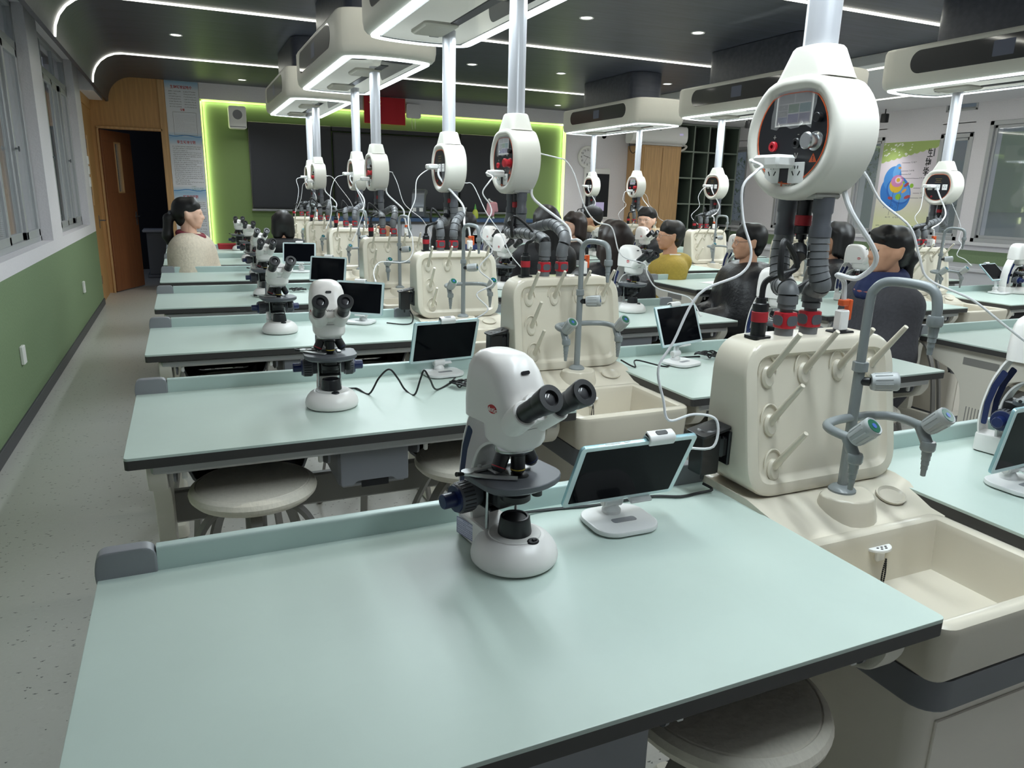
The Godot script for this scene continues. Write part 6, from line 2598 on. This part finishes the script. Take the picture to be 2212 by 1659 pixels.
	span(b, v(0.428, 1.29, -0.026), v(0.45, 1.94, 0.026), 0.003)
	span(b, v(0.29, 1.29, -0.026), v(0.45, 1.31, 0.026), 0.003)
	span(b, v(0.29, 1.92, -0.026), v(0.45, 1.94, 0.026), 0.003)
	obj("slot_frame", b, M["wood pale"], dl)
	b = MB.new()
	span(b, v(0.31, 1.31, -0.003), v(0.43, 1.92, 0.003))
	obj("pane", b, M["pane"], dl)
	b = MB.new()
	b.rod(v(0.69, 0.98, 0.02), v(0.69, 0.98, 0.065), 0.008, 10)
	b.rod(v(0.69, 0.98, 0.065), v(0.58, 0.98, 0.065), 0.008, 10)
	b.box(v(0.69, 0.95, 0.023), v(0.03, 0.18, 0.006), 0.002)
	obj("door_handle", b, M["grey metal"], dl)
	# the dark room behind
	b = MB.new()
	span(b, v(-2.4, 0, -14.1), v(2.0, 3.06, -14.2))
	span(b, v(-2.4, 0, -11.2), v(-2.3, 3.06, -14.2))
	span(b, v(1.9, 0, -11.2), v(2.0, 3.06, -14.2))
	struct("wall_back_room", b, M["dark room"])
	var sd := thing("side_table", "pale small table half hidden in the dark room behind the open door", "table", v(-0.28, 0, -12.9))
	b = MB.new()
	span(b, v(-0.3, 0.70, -0.25), v(0.32, 0.74, 0.25), 0.01)
	obj("tabletop", b, M["bench white"], sd)
	b = MB.new()
	span(b, v(-0.25, 0.05, -0.2), v(0.25, 0.70, 0.2), 0.01)
	span(b, v(-0.28, 0.0, -0.23), v(0.28, 0.05, 0.23), 0.01)
	obj("cabinet", b, M["rail cap"], sd)
	# right wall with windows
	b = MB.new()
	span(b, v(9.05, 0.86, 2.6), v(9.3, 0.96, -11.2))
	span(b, v(9.05, 2.40, 2.6), v(9.3, 2.55, -11.2))
	span(b, v(9.05, 2.69, 2.6), v(9.3, 3.06, -11.2))
	span(b, v(9.05, 2.55, 2.6), v(9.3, 2.69, -5.6))
	span(b, v(9.05, 2.55, -6.37), v(9.3, 2.69, -5.2))
	span(b, v(9.05, 2.55, -6.79), v(9.3, 2.69, -11.2))
	for q in [[2.6, -2.9], [-6.17, -6.36], [-6.80, -7.64], [-8.10, -9.2], [-9.66, -10.38], [-10.94, -11.2]]:
		span(b, v(9.05, 0.96, q[0]), v(9.3, 2.40, q[1]))
	var wr := struct("wall_right", b, M["wall white"])
	b = MB.new()
	span(b, v(9.05, 0.0, 2.6), v(9.3, 0.86, -11.2))
	struct("wainscot", b, M["wall green"], wr)
	b = MB.new()
	span(b, v(8.97, 0.925, 2.6), v(9.06, 0.965, -11.0), 0.004)
	struct("trim_5", b, M["ceiling white"])
	window_right("window_3", -2.9, -6.17, 0.965, 2.40, 3)
	window_right("window_4", -6.36, -6.80, 0.965, 2.28, 1)
	window_right("window_5", -7.64, -8.10, 0.965, 2.30, 1)
	window_right("window_6", -9.2, -9.66, 0.965, 2.30, 1)
	window_right("window_7", -10.38, -10.94, 0.965, 2.30, 1)
	window_right("window_8", -6.37, -6.79, 2.55, 2.69, 1)
	b = MB.new()
	for q in [[-6.36, -6.80], [-7.64, -8.10], [-9.2, -9.66], [-10.38, -10.94]]:
		span(b, v(9.05, 2.29, q[0]), v(9.3, 2.41, q[1]))
	struct("trim_6", b, M["wall white"])
	# what lies outside: a corridor with tiled piers and a green board
	b = MB.new()
	span(b, v(11.6, -0.1, 0.0), v(11.7, 3.4, -13.8))
	struct("wall_corridor", b, M["outside grey"])
	b = MB.new()
	span(b, v(11.545, 1.32, -4.0), v(11.597, 2.5, -7.8), 0.01)
	tag(obj("notice_board", b, M["wall green"]), "long dark green board on the corridor wall outside the large right window", "board")
	for q in [[-8.3, -7.95, 14], [-10.5, -9.75, 14]]:
		pier(q[0], q[1])
	for q in [[v(11.1, 1.2, -8.4), 0.35], [v(11.1, 2.0, -9.2), 0.35], [v(11.0, 1.0, -12.3), 0.4], [v(11.0, 1.9, -13.2), 0.4]]:
		shrub(q[0], q[1])
	b = MB.new()
	span(b, v(-1.3, 0, 2.5), v(9.4, 3.06, 2.6))
	struct("wall_back", b, M["wall white"])
	# grey counter along the right wall
	var ct := thing("side_counter", "long pale grey counter along the right wall below the window sill", "counter", v(8.7, 0, -6.0))
	b = MB.new()
	span(b, v(-0.4, 0.66, -4.2), v(0.345, 0.70, 3.2), 0.006)
	obj("worktop", b, M["bench white"], ct)
	b = MB.new()
	span(b, v(-0.34, 0.0, -4.15), v(0.345, 0.66, 3.15))
	obj("cabinet", b, M["bench white"], ct)
	switches()

func window_left(nm: String, z0: float, z1: float) -> void:
	var b := MB.new()
	var x := -1.065
	var w := 0.045
	span(b, v(x, 0.96, z0), v(x + 0.05, 1.0, z1), 0.004)
	span(b, v(x, 2.62, z0), v(x + 0.05, 2.66, z1), 0.004)
	span(b, v(x, 2.33, z0), v(x + 0.05, 2.39, z1), 0.004)
	for z in [z0 - w / 2, z1 + w / 2]:
		span(b, v(x, 0.96, z - w / 2), v(x + 0.05, 2.66, z + w / 2), 0.004)
	for k in [1, 2]:
		var z := lerpf(z0, z1, k / 3.0)
		span(b, v(x, 2.39, z - 0.02), v(x + 0.04, 2.62, z + 0.02), 0.003)
	var f := struct(nm, b, M["frame alu"])
	for k in 4:
		var a := lerpf(z0 - w, z1 + w, k / 4.0)
		var c := lerpf(z0 - w, z1 + w, (k + 1) / 4.0)
		b = MB.new()
		var xo := x + (0.005 if k % 2 == 0 else 0.024)
		var s := 0.055
		span(b, v(xo, 1.0, a), v(xo + 0.028, 1.0 + s, c), 0.003)
		span(b, v(xo, 2.33 - s, a), v(xo + 0.028, 2.33, c), 0.003)
		span(b, v(xo, 1.0, a), v(xo + 0.028, 2.33, a - s), 0.003)
		span(b, v(xo, 1.0, c + s), v(xo + 0.028, 2.33, c), 0.003)
		var sh := obj("sash", b, M["frame alu"], f)
		b = MB.new()
		span(b, v(xo + 0.012, 1.0 + s, a - s), v(xo + 0.016, 2.33 - s, c + s))
		obj("pane", b, M["pane"], sh)
		if k == 1 or k == 3:
			b = MB.new()
			b.X = Transform3D(Basis(), v(xo + 0.045, 1.62, a - 0.03)) * turn("z", 90)
			b.lathe([Vector2(0.012, -0.003), Vector2(0.018, -0.003), Vector2(0.018, 0.003), Vector2(0.012, 0.003), Vector2(0.012, -0.003)], 14)
			b.box(v(0.0, 0.008, 0.03), v(0.012, 0.012, 0.05), 0.002)
			obj("latch", b, M["grey metal"], sh)
	b = MB.new()
	for k in 3:
		var a := lerpf(z0 - w, z1 + w, k / 3.0)
		var c := lerpf(z0 - w, z1 + w, (k + 1) / 3.0)
		span(b, v(x + 0.02, 2.39, a), v(x + 0.024, 2.62, c))
	obj("transom_pane", b, M["pane"], f)
	# pale security bars outside
	b = MB.new()
	var n := 12
	for k in n:
		var z := lerpf(z0 - 0.1, z1 + 0.1, float(k) / (n - 1))
		span(b, v(-1.33, 0.9, z - 0.03), v(-1.30, 2.8, z + 0.03), 0.004)
	span(b, v(-1.335, 1.3, z0), v(-1.305, 1.34, z1), 0.004)
	span(b, v(-1.335, 1.95, z0), v(-1.305, 1.99, z1), 0.004)
	obj("security_bars", b, M["frame alu"], f)

func window_right(nm: String, z0: float, z1: float, y0: float, y1: float, n: int) -> void:
	var b := MB.new()
	var x := 9.06
	var s := 0.05 if y1 - y0 > 0.3 else 0.025
	span(b, v(x - 0.02, y0, z0), v(x + 0.07, y0 + s, z1), 0.004)
	span(b, v(x - 0.02, y1 - s, z0), v(x + 0.07, y1, z1), 0.004)
	span(b, v(x - 0.02, y0, z0), v(x + 0.07, y1, z0 - s), 0.004)
	span(b, v(x - 0.02, y0, z1 + s), v(x + 0.07, y1, z1), 0.004)
	var f := struct(nm, b, M["frame alu"])
	for k in n:
		var a := lerpf(z0 - s, z1 + s, float(k) / n)
		var c := lerpf(z0 - s, z1 + s, float(k + 1) / n)
		b = MB.new()
		var t := s * 0.7
		var xo := x + (0.01 if k % 2 == 0 else 0.035)
		span(b, v(xo, y0 + s, a), v(xo + 0.022, y0 + s + t, c), 0.003)
		span(b, v(xo, y1 - s - t, a), v(xo + 0.022, y1 - s, c), 0.003)
		span(b, v(xo, y0 + s, a), v(xo + 0.022, y1 - s, a - t), 0.003)
		span(b, v(xo, y0 + s, c + t), v(xo + 0.022, y1 - s, c), 0.003)
		var sh := obj("sash", b, M["frame alu"], f)
		b = MB.new()
		span(b, v(xo + 0.009, y0 + s + t, a - t), v(xo + 0.013, y1 - s - t, c + t))
		obj("pane", b, M["pane"], sh)

func pier(z0: float, z1: float) -> void:
	var b := MB.new()
	span(b, v(10.3, -0.1, z0), v(10.6, 3.3, z1))
	var p := obj("tiled_pier", b, M["grout"])
	tag(p, "pier clad in square pale tiles outside the %s" % ("window left of the cell poster" if z0 < -9 else "large right window"), "pier")
	var tm := bx(Vector3.ZERO, v(0.006, 0.102, 0.102), 0.002).mesh()
	var nz := int((z1 - z0) / 0.11)
	for i in nz:
		for k in 16:
			var t := put("tile", tm, M["tile pale"], p)
			t.position = v(10.298, 0.75 + k * 0.11, z0 + 0.055 + i * 0.11)

func shrub(at: Vector3, r: float) -> void:
	var b := MB.new()
	var g := RandomNumberGenerator.new()
	g.seed = int(at.y * 100 + at.z * 7)
	for k in 260:
		var p := at + v(g.randf_range(-1, 1), g.randf_range(-1, 1), g.randf_range(-1, 1)) * r
		var d := v(g.randf_range(-1, 1), g.randf_range(-0.4, 1), g.randf_range(-1, 1)).normalized() * 0.09
		var s := d.cross(Vector3.UP).normalized() * 0.02
		b.loft([PackedVector3Array([p - s * 0.2, p + s * 0.2, p + v(0, 0.004, 0)]), PackedVector3Array([p + d * 0.5 - s, p + d * 0.5 + s, p + d * 0.5 + v(0, 0.008, 0)]), PackedVector3Array([p + d - s * 0.1, p + d + s * 0.1, p + d + v(0, 0.004, 0)])])
	b.tube(PackedVector3Array([v(at.x, -0.06, at.z), at]), 0.03, 6)
	var o := obj("shrub", b, M["leaf"])
	tag(o, "dark green shrub seen through the far windows of the right wall, %s" % ["low one by the narrow window", "tall one by the narrow window", "low one at the far end", "tall one at the far end"][used["shrub"] - 1], "shrub")

func switches() -> void:
	var y := [[0.405, -5.02, "white vertical cover plate low on the green wall nearer the camera"], [0.425, -8.15, "white vertical cover plate low on the green wall nearer the door"]]
	for q in y:
		var b := MB.new()
		b.box(v(-0.93, q[0], q[1]), v(0.02, 0.11, 0.075), 0.004)
		tag(obj("wall_plate", b, M["white"]), q[2], "cover plate", "cover plates on the green wall")
	var k := 0
	for q in [[1.66, 0.09], [1.55, 0.09], [1.42, 0.11]]:
		var b := MB.new()
		b.box(v(-0.933, q[0], -9.86 + k * 0.01), v(0.016, q[1], 0.09), 0.003)
		var o := obj("light_switch", b, M["white"])
		tag(o, ["topmost white switch plate on the wall end beside the wooden side door", "middle white switch plate beside the wooden side door", "lowest white switch plate beside the wooden side door"][k], "switch")
		b = MB.new()
		b.box(v(-0.924, q[0], -9.86 + k * 0.01), v(0.004, q[1] * 0.7, 0.03), 0.001)
		obj("rocker", b, M["white matt"], o)
		k += 1

# ---------------------------------------------------------------- things on and before the walls
func wall_things() -> void:
	var b := MB.new()
	# rules poster
	var p := thing("rules_poster", "tall blue-edged notice with red headings and rows of small print beside the doorway", "poster", v(0.125, 0.35, -11.012))
	b.box(v(0, 1.185, 0), v(0.405, 2.37, 0.006))
	obj("backing", b, M["white"], p)
	put("print", sheet(v(-0.2, 0.002, 0.0036), v(0.4, 0, 0), v(0, 2.366, 0)), M["rules print"], p)
	# loudspeaker
	var s := thing("wall_speaker", "white box loudspeaker with round grille high on the green wall", "loudspeaker", v(0.785, 2.31, -11.06))
	b = MB.new()
	b.X = Transform3D(Basis(v(1, 0, 0), v(0, 0, 1), v(0, 1, 0)), Vector3.ZERO)
	b.prism(rrect(0.225, 0.29, 0.03, 5), 0.0, 0.14, 0.0, 0.012)
	obj("cabinet", b, M["white"], s)
	b = MB.new()
	b.X = Transform3D(Basis(v(1, 0, 0), v(0, 0, 1), v(0, 1, 0)), v(0, 0.035, 0))
	b.layers(ellipse(0.062, 0.062, 32), [[0.138, 0.0], [0.142, 0.002]])
	obj("grille", b, M["rail cap"], s)
	b = MB.new()
	b.box(v(0, -0.12, 0.139), v(0.2, 0.012, 0.004), 0.001)
	obj("base_line", b, M["rail cap"], s)
	# boards
	for q in [[0.91, 2.03, 1.125, 2.275, "dark sliding blackboard leaf at the left of the screen", "board"], [2.05, 3.96, 1.14, 2.20, "wide switched-off display screen in the middle of the blackboard", "board screen"], [3.98, 5.1, 1.125, 2.275, "dark sliding blackboard leaf at the right of the screen", "board"]]:
		var sc: bool = q[5] == "board screen"
		var t := thing("display_screen" if sc else "blackboard", q[4], "screen" if sc else "blackboard", v((q[0] + q[1]) / 2, q[2], -11.06))
		b = MB.new()
		b.box(v(0, (q[3] - q[2]) / 2, 0.03), v(q[1] - q[0], q[3] - q[2], 0.06 if not sc else 0.05), 0.006)
		obj("frame", b, M["panel black"], t)
		b = MB.new()
		b.box(v(0, (q[3] - q[2]) / 2, 0.061 if not sc else 0.056), v(q[1] - q[0] - 0.05, q[3] - q[2] - 0.06, 0.004))
		obj("surface", b, M[q[5]], t)
	b = MB.new()
	b.box(v(3.0, 2.245, -11.03), v(1.92, 0.06, 0.06), 0.004)
	tag(obj("board_rail", b, M["board"]), "dark track above the middle screen of the blackboard", "rail")
	b = MB.new()
	b.box(v(3.0, 1.105, -11.0), v(4.2, 0.03, 0.1), 0.006)
	tag(obj("chalk_tray", b, M["rail cap"]), "long grey chalk ledge below the blackboard", "ledge")
	# flag
	var fl := thing("flag", "red flag with yellow stars and gold fringe above the blackboard", "flag", v(2.80, 2.345, -10.95))
	b = MB.new()
	var rr := []
	for i in 12:
		var x := -0.3 + 0.6 * i / 11
		var z := 0.008 * sin(i * 1.3)
		rr.append(PackedVector3Array([v(x, 0, z - 0.002), v(x, 0.365, z - 0.002), v(x, 0.365, z + 0.002), v(x, 0, z + 0.002)]))
	b.loft(rr)
	obj("cloth", b, M["flag red"], fl)
	for q in [[-0.19, 0.27, 0.05], [-0.10, 0.335, 0.017], [-0.07, 0.30, 0.017], [-0.07, 0.25, 0.017], [-0.10, 0.215, 0.017]]:
		b = MB.new()
		var so := PackedVector2Array()
		for k in 10:
			var a := PI / 2 + PI * k / 5
			var r: float = q[2] * (1.0 if k % 2 == 0 else 0.39)
			so.append(Vector2(q[0] + r * cos(a), q[1] + r * sin(a)))
		b.X = Transform3D(Basis(v(1, 0, 0), v(0, 0, 1), v(0, 1, 0)), v(0, 0, 0.008))
		b.prism(so, 0.0, 0.003)
		obj("star", b, M["flag star"], fl)
	b = MB.new()
	for k in 30:
		var y := 0.365 * k / 29
		b.box(v(-0.305, y, 0), v(0.012, 0.006, 0.003))
		b.box(v(0.305, y, 0), v(0.012, 0.006, 0.003))
	b.box(v(0, -0.004, 0), v(0.6, 0.006, 0.004))
	obj("fringe", b, M["gold"], fl)
	# access point
	var ap := thing("access_point", "pale square wireless box with hanging leads right of the red flag", "router", v(3.235, 2.55, -10.99))
	b = MB.new()
	b.X = Transform3D(Basis(v(1, 0, 0), v(0, 0, 1), v(0, 1, 0)), Vector3.ZERO)
	b.prism(rrect(0.22, 0.2, 0.03, 5), 0.0, 0.035, 0.0, 0.006)
	obj("housing", b, M["wall white"], ap)
	b = MB.new()
	for k in 4:
		b.box(v(-0.06 + k * 0.04, 0.005, 0.036), v(0.012, 0.006, 0.002))
	obj("indicator", b, M["white"], ap)
	b = MB.new()
	b.tube(spl([v(-0.02, -0.1, 0.01), v(-0.02, -0.17, 0.0), v(0.0, -0.25, -0.04)], 4), 0.003, 6)
	b.tube(spl([v(0.03, -0.1, 0.01), v(0.03, -0.17, 0.0), v(0.045, -0.25, -0.04)], 4), 0.003, 6)
	obj("lead", b, M["cable white"], ap)
	# clock
	var ck := thing("wall_clock", "round white wall clock", "clock", v(6.2, 2.03, -11.0))
	ck.set_meta("label", "round white wall clock hanging beside the air conditioner")
	b = MB.new()
	b.X = turn("x", 90)
	b.lathe([Vector2(0, 0), Vector2(0.165, 0), Vector2(0.178, 0.012), Vector2(0.178, 0.03), Vector2(0.168, 0.04), Vector2(0.155, 0.034), Vector2(0.152, 0.026), Vector2(0, 0.026)], 40)
	obj("case", b, M["white"], ck)
	put("dial", sheet(v(-0.108, -0.108, 0.0275), v(0.216, 0, 0), v(0, 0.216, 0)), M["clock print"], ck)
	for k in 12:
		var n := 12 if k == 0 else k
		var t := put("numeral", text(str(n), 0.042, 0.0005), M["ink"], ck)
		t.position = v(0.118 * sin(TAU * k / 12), 0.118 * cos(TAU * k / 12), 0.0285)
	for q in [[287.0, 0.085, 0.006], [108.0, 0.105, 0.0045], [212.0, 0.11, 0.002]]:
		b = MB.new()
		b.box(v(0, q[1] * 0.42, 0.03), v(q[2], q[1] * 1.1, 0.0015))
		obj("hand", b, M["ink"], ck).rotation.z = -deg_to_rad(q[0])
	# notice display under the clock
	var nd := thing("wall_display", "black upright display panel in a white frame below the wall clock", "display", v(6.4, 1.05, -11.0))
	b = MB.new()
	b.box(v(0, 0.40, 0.02), v(0.5, 0.82, 0.04), 0.012)
	obj("frame", b, M["white"], nd)
	b = MB.new()
	b.box(v(0.01, 0.37, 0.042), v(0.44, 0.70, 0.006), 0.003)
	obj("screen", b, M["panel black"], nd)
	b = MB.new()
	b.box(v(0.0, 0.19, 0.046), v(0.30, 0.14, 0.003))
	obj("lit_notice", b, M["panel lilac"], nd)
	# dome camera
	var dc := thing("dome_camera", "small black dome camera on the wall above the clock", "camera", v(6.49, 2.37, -11.0))
	b = MB.new()
	b.X = turn("x", 90)
	b.lathe([Vector2(0, 0), Vector2(0.05, 0), Vector2(0.05, 0.03), Vector2(0, 0.03)], 20)
	obj("mount", b, M["white"], dc)
	b = MB.new()
	b.ball(v(0, 0, 0.035), v(0.04, 0.04, 0.04), 16, 8)
	obj("dome", b, M["tablet glass"], dc)
	# air conditioner
	var ac := thing("air_conditioner", "white wall air conditioner above the wooden cabinet", "air conditioner", v(7.3, 2.26, -10.62))
	b = MB.new()
	b.X = Transform3D(Basis(v(0, 0, 1), v(1, 0, 0), v(0, 1, 0)), v(-0.54, 0, 0))
	b.prism(rounded(poly([-0.12, 0.0, 0.02, 0.0, 0.1, 0.05, 0.12, 0.12, 0.1, 0.30, -0.12, 0.30]), 0.05, 5), 0.0, 1.08, 0.012, 0.012)
	obj("casing", b, M["white"], ac)
	b = MB.new()
	b.X = turn("x", 38)
	b.box(v(0, 0.052, 0.062), v(0.92, 0.012, 0.06), 0.004)
	obj("louvre", b, M["scope light"], ac)
	b = MB.new()
	b.box(v(0.4, 0.17, 0.122), v(0.07, 0.03, 0.003))
	obj("display", b, M["panel lilac"], ac)
	b = MB.new()
	b.box(v(-0.42, 0.22, 0.116), v(0.06, 0.01, 0.003))
	b.box(v(-0.02, 0.22, 0.116), v(0.04, 0.01, 0.003))
	obj("logo_line", b, M["rail cap"], ac)
	b = MB.new()
	b.tube(spl([v(0.50, 0.02, -0.04), v(0.60, 0.0, 0.0), v(0.55, -0.05, 0.02), v(0.45, -0.10, 0.02), v(0.41, -0.2, 0.03)], 6), 0.018, 10)
	obj("drain_hose", b, M["cloth white"], ac)
	b = MB.new()
	b.tube(spl([v(-0.5, 0.02, -0.05), v(-0.48, -0.1, -0.05), v(-0.42, -0.15, -0.05), v(-0.36, -0.1, -0.05), v(-0.35, 0.02, -0.05)], 5), 0.006, 7)
	obj("power_lead", b, M["black rubber"], ac)
	# wooden cabinet, cubbyhole shelf
	var wc := thing("wooden_cabinet", "tall pale wooden cabinet under the air conditioner", "cabinet", v(7.36, 0, -10.76))
	b = MB.new()
	b.box(v(0, 1.12, 0), v(0.76, 2.24, 0.46), 0.004)
	obj("body", b, M["wood pale"], wc)
	for s2 in [-1, 1]:
		b = MB.new()
		b.box(v(s2 * 0.182, 1.13, 0.235), v(0.355, 2.16, 0.018), 0.003)
		obj("door", b, M["wood pale"], wc)
	var sh := thing("cubby_shelf", "dark green grid of open cubbyholes at the far end wall", "shelf", v(8.4, 0, -10.82))
	b = MB.new()
	b.box(v(0, 1.36, -0.16), v(1.28, 2.62, 0.03))
	obj("back", b, M["shelf dark"], sh)
	for i in 5:
		b = MB.new()
		var x := -0.63 + i * 0.315 * 1.0
		if i > 4:
			continue
		b.box(v(x, 1.31, 0), v(0.024, 2.6, 0.33), 0.002)
		obj("upright", b, M["shelf green"], sh)
		b = MB.new()
		b.box(v(x, 1.31, 0.168), v(0.026, 2.6, 0.008), 0.002)
		obj("front_edge", b, M["shelf pale"], sh)
	for k in 7:
		b = MB.new()
		b.box(v(0, 0.02 + k * 0.432, 0), v(1.28, 0.022, 0.33), 0.002)
		obj("shelf_board", b, M["shelf green"], sh)
		b = MB.new()
		b.box(v(0, 0.02 + k * 0.432, 0.169), v(1.28, 0.024, 0.008), 0.002)
		obj("front_edge", b, M["shelf pale"], sh)
	# cell poster on the right wall
	var cp := thing("cell_poster", "biology poster with a blue cut-open cell diagram on the right wall", "poster", v(9.045, 0.92, -7.23))
	b = MB.new()
	b.box(v(0, 0.65, 0), v(0.008, 1.3, 0.86))
	obj("backing", b, M["white"], cp)
	put("print", sheet(v(-0.0045, 0.002, -0.428), v(0, 0, 0.856), v(0, 1.296, 0)), M["cell print"], cp)
	# front bench
	var fb := thing("demonstration_bench", "long white front bench with blue top and grey lettering below the blackboard", "bench", v(3.2, 0, -9.98))
	b = MB.new()
	b.box(v(0, 1.035, 0), v(3.2, 0.045, 0.62), 0.006)
	obj("worktop", b, M["bench blue"], fb)
	b = MB.new()
	b.box(v(0, 1.0, 0.005), v(3.16, 0.03, 0.6))
	obj("edge_band", b, M["dark core"], fb)
	for i in 3:
		b = MB.new()
		b.box(v(-1.05 + i * 1.05, 0.52, 0.27), v(1.044, 0.96, 0.02), 0.003)
		obj("front_panel", b, M["bench white"], fb)
	b = MB.new()
	b.box(v(0, 0.5, -0.03), v(3.1, 0.98, 0.54))
	obj("cabinet", b, M["bench white"], fb)
	put("lettering", sheet(v(0.55, 0.845, 0.2815), v(0.98, 0, 0), v(0, 0.11, 0)), M["motto print"], fb)
	b = MB.new()
	b.X = Transform3D(Basis(), v(-0.62, 0.95, 0.28)) * turn("x", 90)
	b.cyl(0.018, 0.0, 0.006, 16)
	obj("cable_port", b, M["shell black"], fb)
	var top := 1.058
	# projector microscope, tub, bottle, tap with towel
	var pm := thing("projection_microscope", "large dark grey projection microscope standing on the front bench", "microscope", v(3.02, top, -9.95), 150.0)
	b = MB.new()
	b.X = Transform3D(Basis(v(0, 0, 1), v(1, 0, 0), v(0, 1, 0)), v(-0.09, 0, 0))
	b.prism(rounded(poly([-0.16, 0.0, 0.16, 0.0, 0.16, 0.05, -0.03, 0.06, -0.06, 0.24, -0.02, 0.30, 0.08, 0.33, 0.06, 0.37, -0.05, 0.385, -0.12, 0.33, -0.17, 0.15]), 0.03, 4), 0.0, 0.18, 0.01, 0.01)
	obj("stand", b, M["grey metal"], pm)
	b = MB.new()
	b.rod(v(0, 0.30, 0.04), v(0, 0.36, 0.15), 0.03, 16)
	b.rod(v(0, 0.30, 0.02), v(0, 0.16, 0.03), 0.035, 16)
	b.box(v(0, 0.14, 0.03), v(0.16, 0.02, 0.15), 0.005)
	obj("head_and_stage", b, M["scope black"], pm)
	b = MB.new()
	for q in [[-0.05, 0.11], [0.045, 0.11]]:
		b.box(v(q[0], q[1], -0.163), v(0.05, 0.05, 0.02), 0.002)
	obj("label_plate", b, M["white"], pm)
	var tub := thing("plastic_tub", "translucent white plastic tub on the front bench", "tub", v(3.58, top, -9.97))
	b = MB.new()
	b.layers(rrect(0.21, 0.16, 0.02, 4), [[0.0, 0.022], [0.006, 0.018], [0.13, 0.004], [0.14, -0.004], [0.148, -0.004], [0.148, 0.002], [0.13, 0.008], [0.012, 0.024]])
	obj("body", b, M["white matt"], tub, 30)
	var bt := thing("soap_bottle", "small green-capped soap bottle on the front bench", "bottle", v(3.82, top, -9.92))
	b = MB.new()
	b.lathe([Vector2(0, 0), Vector2(0.04, 0.0), Vector2(0.044, 0.01), Vector2(0.044, 0.06), Vector2(0.036, 0.10), Vector2(0.018, 0.125), Vector2(0.014, 0.13), Vector2(0, 0.13)], 24)
	obj("body", b, M["soap"], bt)
	b = MB.new()
	b.lathe([Vector2(0, 0.125), Vector2(0.018, 0.125), Vector2(0.014, 0.15), Vector2(0.006, 0.185), Vector2(0.003, 0.2), Vector2(0, 0.2)], 18)
	obj("cap", b, M["bottle green"], bt)
	var tp := thing("bench_tap", "white upright tap at the right end of the front bench", "faucet", v(4.10, top, -9.93))
	b = MB.new()
	b.cyl(0.022, 0.0, 0.012, 18, 0.002)
	b.cyl(0.012, 0.01, 0.23, 14)
	b.rod(v(0, 0.225, 0), v(-0.07, 0.25, 0.02), 0.011, 12)
	b.ball(v(-0.075, 0.26, 0.022), v(0.018, 0.018, 0.018), 12, 7)
	obj("body", b, M["white"], tp)
	var tw := SDF.new(v(-0.12, -0.02, -0.06), v(0.1, 0.24, 0.09), 0.008, 90.0)
	for k in 6:
		tw.bone(v(0.012 - k * 0.018, 0.19, 0.02), v(0.0 - k * 0.021, 0.03 + 0.02 * (k % 2), 0.03 + 0.012 * (k % 2)), 0.016, 0.012)
		tw.bone(v(0.012 + k * 0.007, 0.19, 0.0), v(0.03 + k * 0.008, 0.1, 0.0), 0.016, 0.01)
	var tw0 := put("towel", one(tw), M["pink towel"])
	tw0.position = v(4.09, top + 0.01, -9.93)
	tag(tw0, "pink towel draped over the white tap on the front bench", "towel")
